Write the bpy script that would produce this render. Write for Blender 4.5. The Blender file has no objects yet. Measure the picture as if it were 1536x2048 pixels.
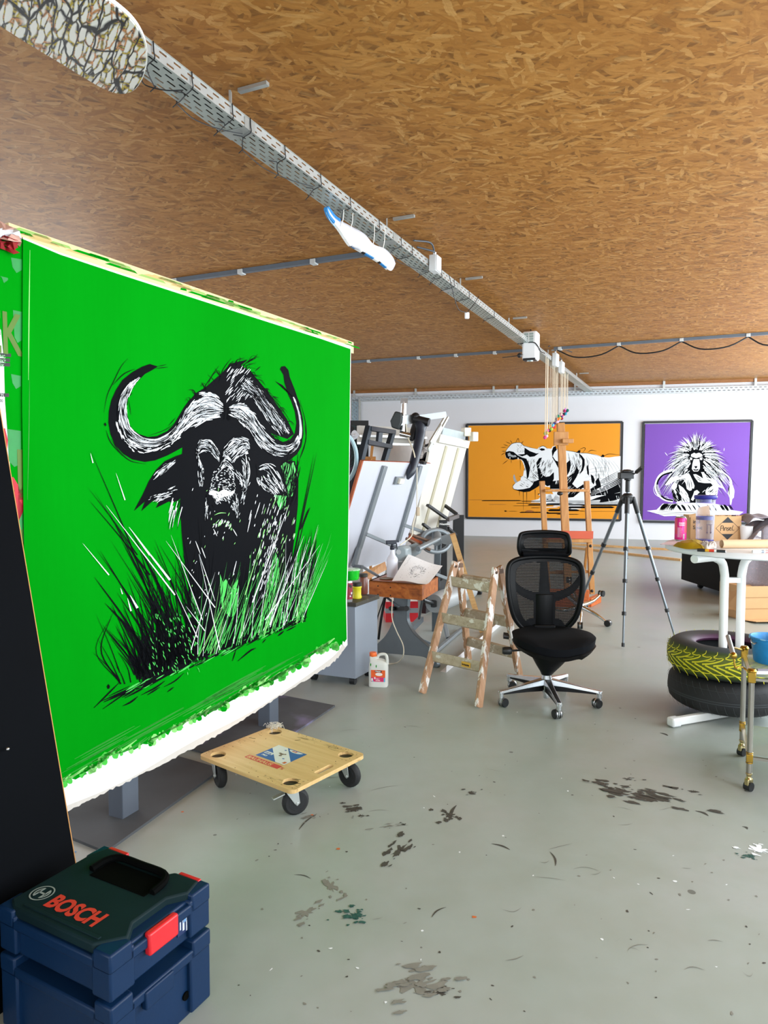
import bpy, math, random
from math import sin, cos, pi, radians, atan2, sqrt
from mathutils import Vector, Matrix

# ---------------------------------------------------------------- camera, world, lights, exposure
S = bpy.context.scene
COL = S.collection
R = random.Random(11)
F, HZ, H = 1400.0, 948.0, 1.55            # focal length in pixels, horizon row, eye height
TP = math.atan((1024 - HZ) / F)
EYE = Vector((0, 0, H))
cd = bpy.data.cameras.new('camera'); cam = bpy.data.objects.new('camera', cd); COL.objects.link(cam)
cd.sensor_fit = 'HORIZONTAL'; cd.sensor_width = 36; cd.lens = F / 1536 * 36
cam.location = EYE; cam.rotation_euler = (pi / 2 - TP, 0, 0); cd.clip_start = .05; cd.clip_end = 200
S.camera = cam
S.view_settings.view_transform = 'Standard'; S.view_settings.look = 'None'
S.view_settings.gamma = 1; S.view_settings.use_curve_mapping = False
S.view_settings.exposure = 1.6
w = bpy.data.worlds.new('World'); S.world = w; w.use_nodes = True
w.node_tree.nodes['Background'].inputs[0].default_value = (.85, .93, 1, 1)
w.node_tree.nodes['Background'].inputs[1].default_value = 1.2

D = Vector((.4514, 1, 0)).normalized()     # room depth direction (along the cable tray)
N = Vector((D.y, -D.x, 0))                 # to the right of it
ZV = Vector((0, 0, 1))
RW0 = Vector((3.3, 0, 0))                  # a point of the right wall
LW0 = Vector((-10.0, 0, 0))                 # a point of the left wall
BW0 = Vector((5.12, 16.8, 0)); BWD = Vector((1, -.2515, 0)).normalized()
BWN = Vector((BWD.y, -BWD.x, 0))           # into the room
SILL, HEAD = .75, 3.25
RWIN = [(-2.6, 1.4), (2.2, 6.2), (7.0, 11.0), (11.8, 15.6)]   # windows of the right wall, along D
LWIN = [(3.5, 7.5), (9.0, 13.0)]
FWIN = [(-5.2, -2.2), (-1.4, 1.6)]         # windows of the wall behind the camera, along N
FW0 = Vector((0, 0, 0)) - D * 4.2

def lamp(name, c, normal, sx, sy, watt, col):
    l = bpy.data.lights.new(name, 'AREA'); l.shape = 'RECTANGLE'; l.size = sx; l.size_y = sy
    l.energy = watt; l.color = col
    o = bpy.data.objects.new(name, l); COL.objects.link(o)
    z = -Vector(normal).normalized(); y = ZV; x = y.cross(z).normalized()
    o.matrix_world = Matrix((( x.x, y.x, z.x, c[0]), (x.y, y.y, z.y, c[1]), (x.z, y.z, z.z, c[2]), (0, 0, 0, 1)))
    return o
zc = (SILL + HEAD) / 2
for (a, b), wt in zip(RWIN, (56, 70, 96, 104)):
    lamp('window_daylight', RW0 + D * ((a + b) / 2) + N * .1 + ZV * zc, -N, b - a, HEAD - SILL, wt, (.87, .95, 1))
for a, b in LWIN:
    lamp('window_daylight', LW0 + D * ((a + b) / 2) - N * .1 + ZV * zc, N, b - a, HEAD - SILL, 20, (1, .99, .98))
for a, b in FWIN:
    lamp('window_daylight', FW0 + N * ((a + b) / 2) - D * .1 + ZV * zc, D, b - a, HEAD - SILL, 18, (.87, .95, 1))

# ---------------------------------------------------------------- helpers
def ray(px, py):
    x = (px - 768) / F; y = (1024 - py) / F
    return Vector((x, cos(TP) + y * sin(TP), -sin(TP) + y * cos(TP)))
def K(px, py, z=0.0):
    r = ray(px, py); return EYE + r * ((z - H) / r.z)
def V(px, py, Y):
    r = ray(px, py); return EYE + r * (Y / r.y)
def PL(px, py, P, n):
    r = ray(px, py); return EYE + r * ((P - EYE).dot(n) / r.dot(n))
def lin(h):
    if isinstance(h, tuple): c = [v / 255 for v in h[:3]]
    else: c = [int(h[i:i + 2], 16) / 255 for i in (0, 2, 4)]
    return tuple((v / 12.92 if v <= .04045 else ((v + .055) / 1.055) ** 2.4) for v in c)
def rotz(a): return Matrix.Rotation(a, 3, 'Z')

class NT:
    def __init__(s, name):
        s.m = bpy.data.materials.new(name); s.m.use_nodes = True
        s.t = s.m.node_tree; s.b = s.t.nodes['Principled BSDF']; s.out = s.t.nodes['Material Output']
    def n(s, typ, **kw):
        nd = s.t.nodes.new(typ)
        for k, v in kw.items(): setattr(nd, k, v)
        return nd
    def l(s, a, b): s.t.links.new(a, b)
    def val(s, node, i, v):
        if hasattr(v, 'is_linked'): s.l(v, node.inputs[i])
        else: node.inputs[i].default_value = v
    def math(s, op, a, b=0.0, c=None):
        nd = s.n('ShaderNodeMath', operation=op); s.val(nd, 0, a); s.val(nd, 1, b)
        if c is not None: s.val(nd, 2, c)
        return nd.outputs[0]
    def mix(s, fac, a, b):
        nd = s.n('ShaderNodeMix', data_type='RGBA'); s.val(nd, 0, fac)
        for i, c in ((6, a), (7, b)):
            if hasattr(c, 'is_linked'): s.l(c, nd.inputs[i])
            else: nd.inputs[i].default_value = (*c, 1)
        return nd.outputs[2]
    def noise(s, vec, scale, detail=4, rough=.55, dist=0):
        nd = s.n('ShaderNodeTexNoise'); s.l(vec, nd.inputs['Vector'])
        nd.inputs['Scale'].default_value = scale; nd.inputs['Detail'].default_value = detail
        nd.inputs['Roughness'].default_value = rough; nd.inputs['Distortion'].default_value = dist
        return nd.outputs['Fac']
    def ramp(s, fac, stops, interp='LINEAR'):
        nd = s.n('ShaderNodeValToRGB'); e = nd.color_ramp; e.interpolation = interp
        while len(e.elements) > 1: e.elements.remove(e.elements[-1])
        for i, (p, c) in enumerate(stops):
            el = e.elements[0] if i == 0 else e.elements.new(p)
            el.position = p; el.color = (*c, 1) if len(c) == 3 else c
        s.l(fac, nd.inputs[0]); return nd.outputs[0]
    def obj(s): return s.n('ShaderNodeTexCoord').outputs['Object']
    def mapping(s, vec, loc=(0, 0, 0), rot=(0, 0, 0), scale=(1, 1, 1)):
        nd = s.n('ShaderNodeMapping', vector_type='TEXTURE'); s.l(vec, nd.inputs[0])
        nd.inputs[1].default_value = loc; nd.inputs[2].default_value = rot; nd.inputs[3].default_value = tuple(1 / k for k in scale)
        return nd.outputs[0]
    def base(s, c): s.l(c, s.b.inputs['Base Color'])
    def bump(s, h, strength=.2, dist=.01):
        nd = s.n('ShaderNodeBump'); nd.inputs['Strength'].default_value = strength; nd.inputs['Distance'].default_value = dist
        s.l(h, nd.inputs['Height']); s.l(nd.outputs[0], s.b.inputs['Normal'])

MATS = {}
def mat(name, col, rough=.5, metal=0.0, var=.1, scale=9, bump=0.0, spots=None, spec=.5, trans=0.0, coat=0.0):
    """plain procedural material: base colour broken up by noise; spots = (colour, amount, scale)"""
    if name in MATS: return MATS[name]
    t = NT(name); v = t.obj(); c = lin(col)
    n = t.noise(v, scale, 5)
    cc = t.mix(n, tuple(max(0, x * (1 - var)) for x in c), tuple(min(1, x * (1 + var)) for x in c))
    if spots:
        sn = t.noise(v, spots[2], 6, .65)
        cc = t.mix(t.ramp(sn, [(1 - spots[1] - .02, (0, 0, 0)), (1 - spots[1] + .03, (1, 1, 1))]), cc, lin(spots[0]))
    t.base(cc)
    t.b.inputs['Roughness'].default_value = rough; t.b.inputs['Metallic'].default_value = metal
    t.b.inputs['Specular IOR Level'].default_value = spec
    t.b.inputs['Transmission Weight'].default_value = trans
    t.b.inputs['Coat Weight'].default_value = coat
    if bump: t.bump(t.noise(v, scale * 6, 4), bump)
    MATS[name] = t.m
    return t.m

def wood(name, c1, c2, c3, axis=0, scale=1.0, rough=.5, spots=None, ring=9.0):
    if name in MATS: return MATS[name]
    t = NT(name); sc = [ring * scale] * 3; sc[axis] = ring * scale * .09
    v = t.mapping(t.obj(), scale=tuple(sc))
    n1 = t.noise(v, 3, 5, .6, 1.2); n2 = t.noise(v, 16, 3)
    cc = t.ramp(n1, [(.25, lin(c1)), (.5, lin(c2)), (.75, lin(c3))])
    cc = t.mix(t.math('MULTIPLY', n2, .35), cc, lin(c1))
    if spots:
        for col, am, ss in spots:
            sn = t.noise(t.mapping(t.obj(), scale=tuple(.3 if k == axis else 1.4 for k in range(3))), ss, 6, .65)
            cc = t.mix(t.ramp(sn, [(1 - am - .02, (0, 0, 0)), (1 - am + .02, (1, 1, 1))]), cc, lin(col))
    t.base(cc); t.b.inputs['Roughness'].default_value = rough
    MATS[name] = t.m; return t.m

def fit(pts, n):
    """Catmull-Rom through pts, n samples"""
    P = [Vector(p) for p in pts]
    if len(P) == 2: return [P[0].lerp(P[1], i / (n - 1)) for i in range(n)]
    P = [P[0] * 2 - P[1]] + P + [P[-1] * 2 - P[-2]]
    m = len(P) - 3; o = []
    for i in range(n):
        u = i / (n - 1) * m; k = min(int(u), m - 1); f = u - k
        a, b, c, d = P[k:k + 4]
        o.append(.5 * ((2 * b) + (c - a) * f + (2 * a - 5 * b + 4 * c - d) * f * f + (3 * b - a - 3 * c + d) * f ** 3))
    return o

MTX = {}
class MB:
    def __init__(s): s.v = []; s.f = []; s.m = []; s.cur = 0
    def mi(s, i): s.cur = i; return s
    def add(s, vs, fs):
        k = len(s.v); s.v += [Vector(p) for p in vs]
        for f in fs: s.f.append(tuple(k + i for i in f)); s.m.append(s.cur)
        return s
    def box(s, c, d, rot=None, taper=1.0):
        c = Vector(c); hx, hy, hz = d[0] / 2, d[1] / 2, d[2] / 2; vs = []
        for z in (-1, 1):
            k = taper if z > 0 else 1
            for x, y in ((-1, -1), (1, -1), (1, 1), (-1, 1)):
                p = Vector((x * hx * k, y * hy * k, z * hz))
                if rot is not None: p = rot @ p
                vs.append(c + p)
        return s.add(vs, [(3, 2, 1, 0), (4, 5, 6, 7), (0, 1, 5, 4), (1, 2, 6, 5), (2, 3, 7, 6), (3, 0, 4, 7)])
    def bar(s, a, b, w, h, up=ZV):
        a = Vector(a); b = Vector(b); z = (b - a); L = z.length; z.normalize()
        x = Vector(up).cross(z)
        if x.length < 1e-4: x = Vector((1, 0, 0)).cross(z)
        x.normalize(); y = z.cross(x)
        return s.box((a + b) / 2, (w, h, L), Matrix((x, y, z)).transposed())
    def tube(s, pts, r, n=10, closed=False, caps=True):
        P = [Vector(p) for p in pts]; m = len(P); rs = r if isinstance(r, (list, tuple)) else [r] * m
        prev = None; vs = []
        for i in range(m):
            if closed: t = P[(i + 1) % m] - P[i - 1]
            else: t = P[min(i + 1, m - 1)] - P[max(i - 1, 0)]
            t.normalize()
            if prev is None:
                x = t.cross(ZV if abs(t.z) < .9 else Vector((1, 0, 0)))
            else:
                x = prev - t * prev.dot(t)
            x.normalize(); prev = x; y = t.cross(x)
            for j in range(n):
                a = 2 * pi * j / n; vs.append(P[i] + (x * cos(a) + y * sin(a)) * rs[i])
        fs = []
        for i in range(m if closed else m - 1):
            for j in range(n):
                a = i * n + j; b = i * n + (j + 1) % n; i2 = (i + 1) % m
                fs.append((a, b, i2 * n + (j + 1) % n, i2 * n + j))
        if caps and not closed: fs += [tuple(range(n))[::-1], tuple((m - 1) * n + j for j in range(n))]
        return s.add(vs, fs)
    def lathe(s, prof, o=(0, 0, 0), n=24, M=None, caps=True, a0=0, a1=2 * pi):
        o = Vector(o); vs = []; full = abs(a1 - a0 - 2 * pi) < 1e-6; c = n if full else n + 1
        for r, z in prof:
            for j in range(c):
                a = a0 + (a1 - a0) * j / n; p = Vector((r * cos(a), r * sin(a), z))
                vs.append(o + (M @ p if M is not None else p))
        fs = []; m = len(prof)
        for i in range(m - 1):
            for j in range(n):
                j2 = (j + 1) % c
                fs.append((i * c + j, i * c + j2, (i + 1) * c + j2, (i + 1) * c + j))
        if caps and full:
            if prof[0][0] > 1e-5: fs.append(tuple(range(c))[::-1])
            if prof[-1][0] > 1e-5: fs.append(tuple((m - 1) * c + j for j in range(c)))
        return s.add(vs, fs)
    def cyl(s, a, b, r, n=16, r2=None):
        return s.tube([a, b], [r, r if r2 is None else r2], n)
    def prism(s, pts, vec):
        P = [Vector(p) for p in pts]; n = len(P); vec = Vector(vec)
        fs = [tuple(range(n))[::-1], tuple(range(n, 2 * n))]
        fs += [(i, (i + 1) % n, n + (i + 1) % n, n + i) for i in range(n)]
        return s.add(P + [p + vec for p in P], fs)
    def poly(s, pts): return s.add(pts, [tuple(range(len(pts)))])
    def sphere(s, c, r, n=12, sc=(1, 1, 1)):
        pr = [(max(r * sin(pi * i / n), 1e-6), -r * cos(pi * i / n)) for i in range(n + 1)]
        M = Matrix.Diagonal(Vector(sc))
        return s.lathe(pr, c, n + 4, M, caps=False)
    def grid(s, rows, closed=False):
        n = len(rows[0]); vs = [p for r in rows for p in r]; fs = []
        for i in range(len(rows) - 1):
            for j in range(n if closed else n - 1):
                a = i * n + j; b = i * n + (j + 1) % n
                fs.append((a, b, b + n, a + n))
        return s.add(vs, fs)
    def text(s, body, o, x, y, size, off=0.0, shear=0.0, align='LEFT', sx=1.0):
        """lettering laid out from o along x, upright along y (the built-in typeface)"""
        cu = bpy.data.curves.new('txt', 'FONT'); cu.body = body; cu.size = size; cu.offset = off; cu.shear = shear; cu.align_x = align
        cu.resolution_u = 3
        ob = bpy.data.objects.new('txt', cu); me = ob.to_mesh()
        o = Vector(o); x = Vector(x).normalized(); y = Vector(y).normalized()
        s.add([o + x * (v.co.x * sx) + y * v.co.y for v in me.vertices], [tuple(p.vertices) for p in me.polygons])
        ob.to_mesh_clear(); bpy.data.objects.remove(ob); bpy.data.curves.remove(cu); return s
    def build(s, name, mats, parent=None, world=False, smooth=True, bevel=0.0, ang=38, sub=0, solid=0.0):
        me = bpy.data.meshes.new(name); vs = s.v
        if world and parent is not None and parent.name in MTX:
            im = MTX[parent.name].inverted(); vs = [im @ p for p in vs]
        me.from_pydata([tuple(p) for p in vs], [], s.f)
        if not isinstance(mats, (list, tuple)): mats = [mats]
        for m in mats: me.materials.append(m)
        me.polygons.foreach_set('material_index', s.m)
        me.update()
        if smooth:
            me.polygons.foreach_set('use_smooth', [True] * len(me.polygons))
            if not sub: me.set_sharp_from_angle(angle=radians(ang))
        o = bpy.data.objects.new(name, me); COL.objects.link(o)
        if parent is not None:
            o.parent = parent
            if parent.name in MTX: MTX[o.name] = MTX[parent.name]
        if solid:
            md = o.modifiers.new('solid', 'SOLIDIFY'); md.thickness = solid; md.offset = 0
        if bevel:
            md = o.modifiers.new('bevel', 'BEVEL'); md.width = bevel; md.segments = 2; md.limit_method = 'ANGLE'; md.angle_limit = radians(40)
        if sub:
            md = o.modifiers.new('sub', 'SUBSURF'); md.levels = sub; md.render_levels = sub
        return o

def tag(o, label, cat, group=None, kind=None):
    o['label'] = label; o['category'] = cat
    if group: o['group'] = group
    if kind: o['kind'] = kind
    return o
def thing(name, label, cat, loc=(0, 0, 0), rz=0.0, group=None):
    o = bpy.data.objects.new(name, None); COL.objects.link(o); o.empty_display_size = .1
    o.location = loc; o.rotation_euler = (0, 0, rz)
    MTX[o.name] = Matrix.Translation(Vector(loc)) @ Matrix.Rotation(rz, 4, 'Z')
    return tag(o, label, cat, group)
def struct(name, mb, mats, **kw):
    o = mb.build(name, mats, **kw); o['kind'] = 'structure'; return o
def plane_frame(P, n):
    """right and up unit vectors of a vertical plane with normal n"""
    x = ZV.cross(n).normalized(); return x, n.cross(x).normalized()

# ---------------------------------------------------------------- common materials
STEEL = mat('brushed_steel', 'b4b6b8', .32, 1.0, .06, 30)
CHROME = mat('polished_chrome', 'd2d4d6', .12, 1.0, .03, 5)
ZINC = mat('galvanised_zinc', 'bfc4c2', .42, .75, .1, 14)
BLACKP = mat('black_plastic', '16181b', .45, 0, .15, 20)
BLACKM = mat('black_paint', '0c0e12', .5, 0, .2, 12)
RUBBER = mat('black_rubber', '1b1c1e', .7, 0, .2, 25, .1)
WHITEP = mat('white_plastic', 'eceef0', .4, 0, .03, 10)
WHITEL = mat('white_lacquer', 'f1f2f0', .35, 0, .03, 8)
GREYM = mat('grey_machine_paint', '7e868b', .4, .2, .12, 10)
DGREYM = mat('dark_grey_cast_iron', '5c656b', .38, .25, .15, 9)
BRASS = mat('brass', 'b8933f', .25, 1.0, .12, 20)
KRAFT = mat('kraft_cardboard', 'cda577', .8, 0, .07, 12)
PINE = wood('pine_wood', 'b98a55', 'd3a870', 'e2bd88', 0, 1.2)
BEECH = wood('oiled_beech_wood', 'a5692c', 'bd8342', 'cf9a58', 2, 1.0)
PAINTB = mat('black_art_paint', '05070c', .7, 0, .2, 6, spec=.06)
PAINTW = mat('white_art_paint', 'e9eef2', .6, 0, .04, 6)
# ---------------------------------------------------------------- the room
def osb():
    t = NT('osb_board'); v = t.obj()
    warp = t.n('ShaderNodeTexNoise'); t.l(v, warp.inputs['Vector']); warp.inputs['Scale'].default_value = 5; warp.inputs['Detail'].default_value = 2
    ad = t.n('ShaderNodeVectorMath', operation='MULTIPLY_ADD'); t.l(warp.outputs['Color'], ad.inputs[0]); ad.inputs[1].default_value = (.05, .05, 0); t.l(v, ad.inputs[2])
    vv = ad.outputs[0]
    cp = ct = None
    for i, (a, sx, sy) in enumerate([(.1, 6.5, 30), (.62, 6, 27), (-.5, 6.5, 29), (1.15, 8, 33), (-1.05, 8, 35), (.3, 8, 48), (-.25, 5.2, 24)]):
        mp = t.n('ShaderNodeMapping', vector_type='TEXTURE'); t.l(vv, mp.inputs[0]); mp.inputs[1].default_value = (i * 3.7, i * 7.1, 0)
        mp.inputs[2].default_value = (0, 0, a); mp.inputs[3].default_value = (1 / sx, 1 / sy, 1)
        vo = t.n('ShaderNodeTexVoronoi', voronoi_dimensions='2D'); t.l(mp.outputs[0], vo.inputs['Vector']); vo.inputs['Scale'].default_value = 1
        sp = t.n('ShaderNodeSeparateColor'); t.l(vo.outputs['Color'], sp.inputs[0])
        grain = t.noise(t.mapping(mp.outputs[0], scale=(.5, 5, 1)), 1, 3)
        tone = t.math('ADD', t.math('MULTIPLY', sp.outputs[1], .75), t.math('MULTIPLY', grain, .3))
        pr = t.math('SUBTRACT', sp.outputs[0], t.math('MULTIPLY', vo.outputs['Distance'], .35))
        if cp is None: cp, ct = pr, tone
        else:
            g = t.math('GREATER_THAN', pr, cp)
            nt = t.n('ShaderNodeMix', data_type='FLOAT'); t.l(g, nt.inputs[0]); t.l(ct, nt.inputs[2]); t.l(tone, nt.inputs[3])
            ct = nt.outputs[0]; cp = t.math('MAXIMUM', cp, pr)
    col = t.ramp(ct, [(.05, lin('7d4f1c')), (.25, lin('966328')), (.5, lin('a57134')), (.75, lin('b07d3e')), (.97, lin('c2965a'))])
    big = t.noise(v, .7, 3)
    col = t.mix(t.math('MULTIPLY', big, .35), col, lin('a06a3a'))
    fine = t.noise(t.mapping(vv, rot=(0, 0, .2), scale=(14, 60, 1)), 1, 5, .7)
    col = t.mix(t.math('MULTIPLY', t.ramp(fine, [(.35, (1, 1, 1)), (.6, (0, 0, 0))]), .35), col, lin('764a1c'))
    low = t.ramp(cp, [(.45, (1, 1, 1)), (.7, (0, 0, 0))])
    col = t.mix(t.math('MULTIPLY', low, .6), col, lin('5a3714'))
    t.base(col); t.b.inputs['Roughness'].default_value = .5
    t.b.inputs['Specular IOR Level'].default_value = .2
    t.bump(ct, .25, .004)
    return t.m
def concrete():
    t = NT('sealed_concrete'); v = t.obj()
    a = t.noise(v, .9, 6, .6); b = t.noise(v, 5, 6, .62); c = t.noise(v, 40, 3)
    col = t.ramp(a, [(.3, lin('97a29b')), (.5, lin('a0a8a3')), (.7, lin('a8aaa9'))])
    col = t.mix(t.math('MULTIPLY', t.ramp(b, [(.35, (1, 1, 1)), (.6, (0, 0, 0))]), .3), col, lin('8f9488'))
    col = t.mix(t.math('MULTIPLY', c, .16), col, lin('7d8078'))
    vo = t.n('ShaderNodeTexVoronoi'); t.l(v, vo.inputs['Vector']); vo.inputs['Scale'].default_value = 7
    sp = t.n('ShaderNodeSeparateColor'); t.l(vo.outputs['Color'], sp.inputs[0])
    rad = t.math('MULTIPLY', t.math('POWER', sp.outputs[0], 6), .12)
    dot = t.math('LESS_THAN', t.math('ADD', vo.outputs['Distance'], t.math('MULTIPLY', c, .03)), rad)
    col = t.mix(t.math('MULTIPLY', dot, .7), col, lin('4a4a44'))
    sc = t.noise(t.mapping(v, rot=(0, 0, .7), scale=(1.2, 26, 1)), 1, 4, .7)
    col = t.mix(t.math('MULTIPLY', t.ramp(sc, [(.7, (0, 0, 0)), (.78, (1, 1, 1))]), .2), col, lin('6f726a'))
    t.base(col)
    t.l(t.math('MULTIPLY_ADD', b, .22, .24), t.b.inputs['Roughness'])
    t.b.inputs['Specular IOR Level'].default_value = .45
    t.bump(b, .04, .01)
    return t.m
PLASTER = mat('white_wall_paint', 'dadbe0', .8, 0, .03, 1.5, .05)
ALU = mat('window_aluminium', '8d9194', .4, .6, .05)

FL = [LW0 - D * .3 - N * .2, RW0 - D * 5.8 + N * .2, RW0 + D * 17.3 + N * .2, LW0 + D * 20.5 - N * .2]
fm = MB().prism([p + ZV * -.1 for p in FL], (0, 0, .1))
# stains, splatters and drips on the concrete, part of the floor
def blot(cx, cy, rx, ry, ang=0.0, n=22, rough=.5, mi=1, z=.0012):
    c = K(cx, cy); pts = []
    for i in range(n):
        a = 2 * pi * i / n; r = 1 + R.uniform(-rough, rough)
        x = cos(a) * rx * r; y = sin(a) * ry * r
        pts.append((c.x + x * cos(ang) - y * sin(ang), c.y + x * sin(ang) + y * cos(ang), z))
    fm.mi(mi).poly(pts)
def splat(cx, cy, rx, ry, ang=0.0, n=14, mi=1, spread=1.6):
    blot(cx, cy, rx * .55, ry * .55, ang, 26, .65, mi)
    c = K(cx, cy)
    for i in range(n):
        u = R.gauss(0, .6) * rx * spread; q = R.gauss(0, .6) * ry * spread
        p = c + Vector((u * cos(ang) - q * sin(ang), u * sin(ang) + q * cos(ang), 0))
        s = R.uniform(.06, .3); pts = []
        for k in range(12):
            a = 2 * pi * k / 12; r = 1 + R.uniform(-.5, .5)
            x = cos(a) * rx * s * 1.3 * r; y = sin(a) * ry * s * r
            pts.append((p.x + x * cos(ang) - y * sin(ang), p.y + x * sin(ang) + y * cos(ang), .0016 + .0001 * i))
        fm.mi(mi).poly(pts)
def scratch(x0, y0, x1, y1, w, mi=1, bow=.02):
    a = K(x0, y0); b = K(x1, y1); d = b - a; q = Vector((-d.y, d.x, 0)).normalized()
    up = []; dn = []
    for i in range(7):
        t = i / 6; p = a.lerp(b, t) + q * (bow * sin(pi * t)); h = w * (.25 + sin(pi * t)) * .5
        up.append((p.x + q.x * h, p.y + q.y * h, .0014)); dn.append((p.x - q.x * h, p.y - q.y * h, .0014))
    fm.mi(mi).poly(up + dn[::-1])
for a in [(1240, 1582, .075, .05, -.5, 20), (1300, 1596, .12, .05, -.5, 26), (801, 1700, .075, .035, 1.0, 16), (705, 1620, .05, .035, .2, 12),
          (899, 1630, .035, .05, .3, 12), (941, 1585, .035, .022, .2, 8), (1386, 1583, .035, .02, -.3, 6), (1257, 1559, .03, .014, 0, 8),
          (806, 1649, .018, .014, 0, 4), (722, 1632, .025, .016, .2, 6), (880, 1985, .04, .018, .1, 7)]:
    splat(*a)
splat(832, 1971, .085, .045, .25, 26, 2)
splat(711, 1832, .035, .03, 0, 22, 3)
splat(1519, 1700, .05, .04, -.6, 12, 4)
splat(1497, 1713, .03, .02, -.3, 10, 3)
splat(775, 1653, .05, .012, .3, 9, 2); splat(662, 1773, .03, .05, .4, 7, 2); splat(612, 1826, .06, .03, .6, 6, 2)
splat(620, 1633, .04, .02, .5, 9, 2); splat(1222, 1095, .14, .06, .2, 8, 2)
for x0, y0, x1, y1, w_ in [(598, 1660, 634, 1628, .006), (903, 1636, 913, 1611, .012), (1100, 1704, 1111, 1732, .006), (983, 1688, 1020, 1700, .008),
                           (864, 1835, 892, 1815, .005), (1391, 1622, 1417, 1632, .012), (1484, 1653, 1495, 1659, .01), (1320, 1466, 1336, 1472, .012), (588, 1750, 622, 1758, .004)]:
    scratch(x0, y0, x1, y1, w_, 1, .01)
for i in range(150):
    x = R.uniform(470, 1530); y = R.uniform(1420, 2040)
    blot(x, y, R.uniform(.002, .008), R.uniform(.0015, .005), R.uniform(0, 3), 8, .4, R.choice([1, 1, 1, 2, 2, 2, 2, 4]), .001)
for x, y, c in [(677, 1698, 5), (948, 1834, 5), (624, 1630, 5), (150, 1704, 6), (295, 1637, 5), (365, 1624, 5)]: blot(x, y, .008, .006, 0, 8, .3, c)
for i in range(28):
    x = R.uniform(600, 1500); y = R.uniform(1440, 1980); a = R.uniform(-.6, .6); L = R.uniform(15, 70)
    scratch(x, y, x + L * cos(a), y + L * sin(a) * .4, R.uniform(.0015, .003), 2, R.uniform(-.02, .02))
floor = struct('floor', fm, [concrete(), mat('dark_paint_stain', '45423d', .6, 0, .3, 30), mat('grey_scuff', '7c7b73', .6, 0, .25, 30),
               mat('dark_green_splash', '2c5550', .4, 0, .3, 40), mat('white_paint_drip', 'e8edf0', .5, 0, .05), mat('orange_paint_drip', 'cf6a34', .5), mat('blue_paint_drip', '4f8fc4', .5)], smooth=False)
CEIL = 3.7
struct('ceiling', MB().prism([p + ZV * CEIL for p in FL], (0, 0, .12)), osb(), smooth=False)

def wall_holes(P0, u, a, b, wins, th, zt=CEIL):
    """wall standing on the line P0 + u*t, t from a to b, thickened along th, with window openings"""
    m = MB()
    def blk(t0, t1, z0, z1):
        p = P0 + u * t0 + ZV * z0; q = u * (t1 - t0)
        m.prism([p, p + q, p + q + th, p + th], (0, 0, z1 - z0))
    if not wins: blk(a, b, 0, zt); return m
    blk(a, b, 0, SILL); blk(a, b, HEAD, zt)
    e = [a] + [x for wv in wins for x in wv] + [b]
    for i in range(0, len(e), 2): blk(e[i], e[i + 1], SILL, HEAD)
    return m
def win_frame(P0, u, a, b, n_):
    m = MB()
    for z in (SILL, HEAD): m.bar(P0 + u * a + ZV * z, P0 + u * b + ZV * z, .06, .06)
    for k in range(4):
        t = a + (b - a) * k / 3
        m.bar(P0 + u * t + ZV * SILL, P0 + u * t + ZV * HEAD, .06, .05, up=u)
    return m
struct('wall_right', wall_holes(RW0, D, -5.6, 17.1, RWIN, N * .25), PLASTER, smooth=False)
struct('wall_left', wall_holes(LW0, D, -.1, 20.4, LWIN, N * -.25), PLASTER, smooth=False)
struct('wall_front', wall_holes(FW0, N, -9.1, 3.05, FWIN, D * -.25), PLASTER, smooth=False)
k_ = 1
for P0, u, wins, off in ((RW0, D, RWIN, N * .18), (LW0, D, LWIN, N * -.18), (FW0, N, FWIN, D * -.18)):
    for a, b in wins:
        struct('window_%d' % k_, win_frame(P0 + off, u, a, b, k_), ALU); k_ += 1
bm_ = MB(); p = BW0 - BWD * 9.5; bm_.prism([p, p + BWD * 17.5, p + BWD * 17.5 - BWN * .25, p - BWN * .25], (0, 0, CEIL))
struct('wall_back', bm_, PLASTER, smooth=False)
tm = MB(); tm.bar(BW0 - BWD * 9 + BWN * .03 + ZV * (CEIL - .035), BW0 + BWD * 7.6 + BWN * .03 + ZV * (CEIL - .035), .05, .07)
struct('trim_1', tm, wood('dark_edge_timber', '7a4c22', '8f5c2c', 'a06b38', 0), smooth=False)
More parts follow.
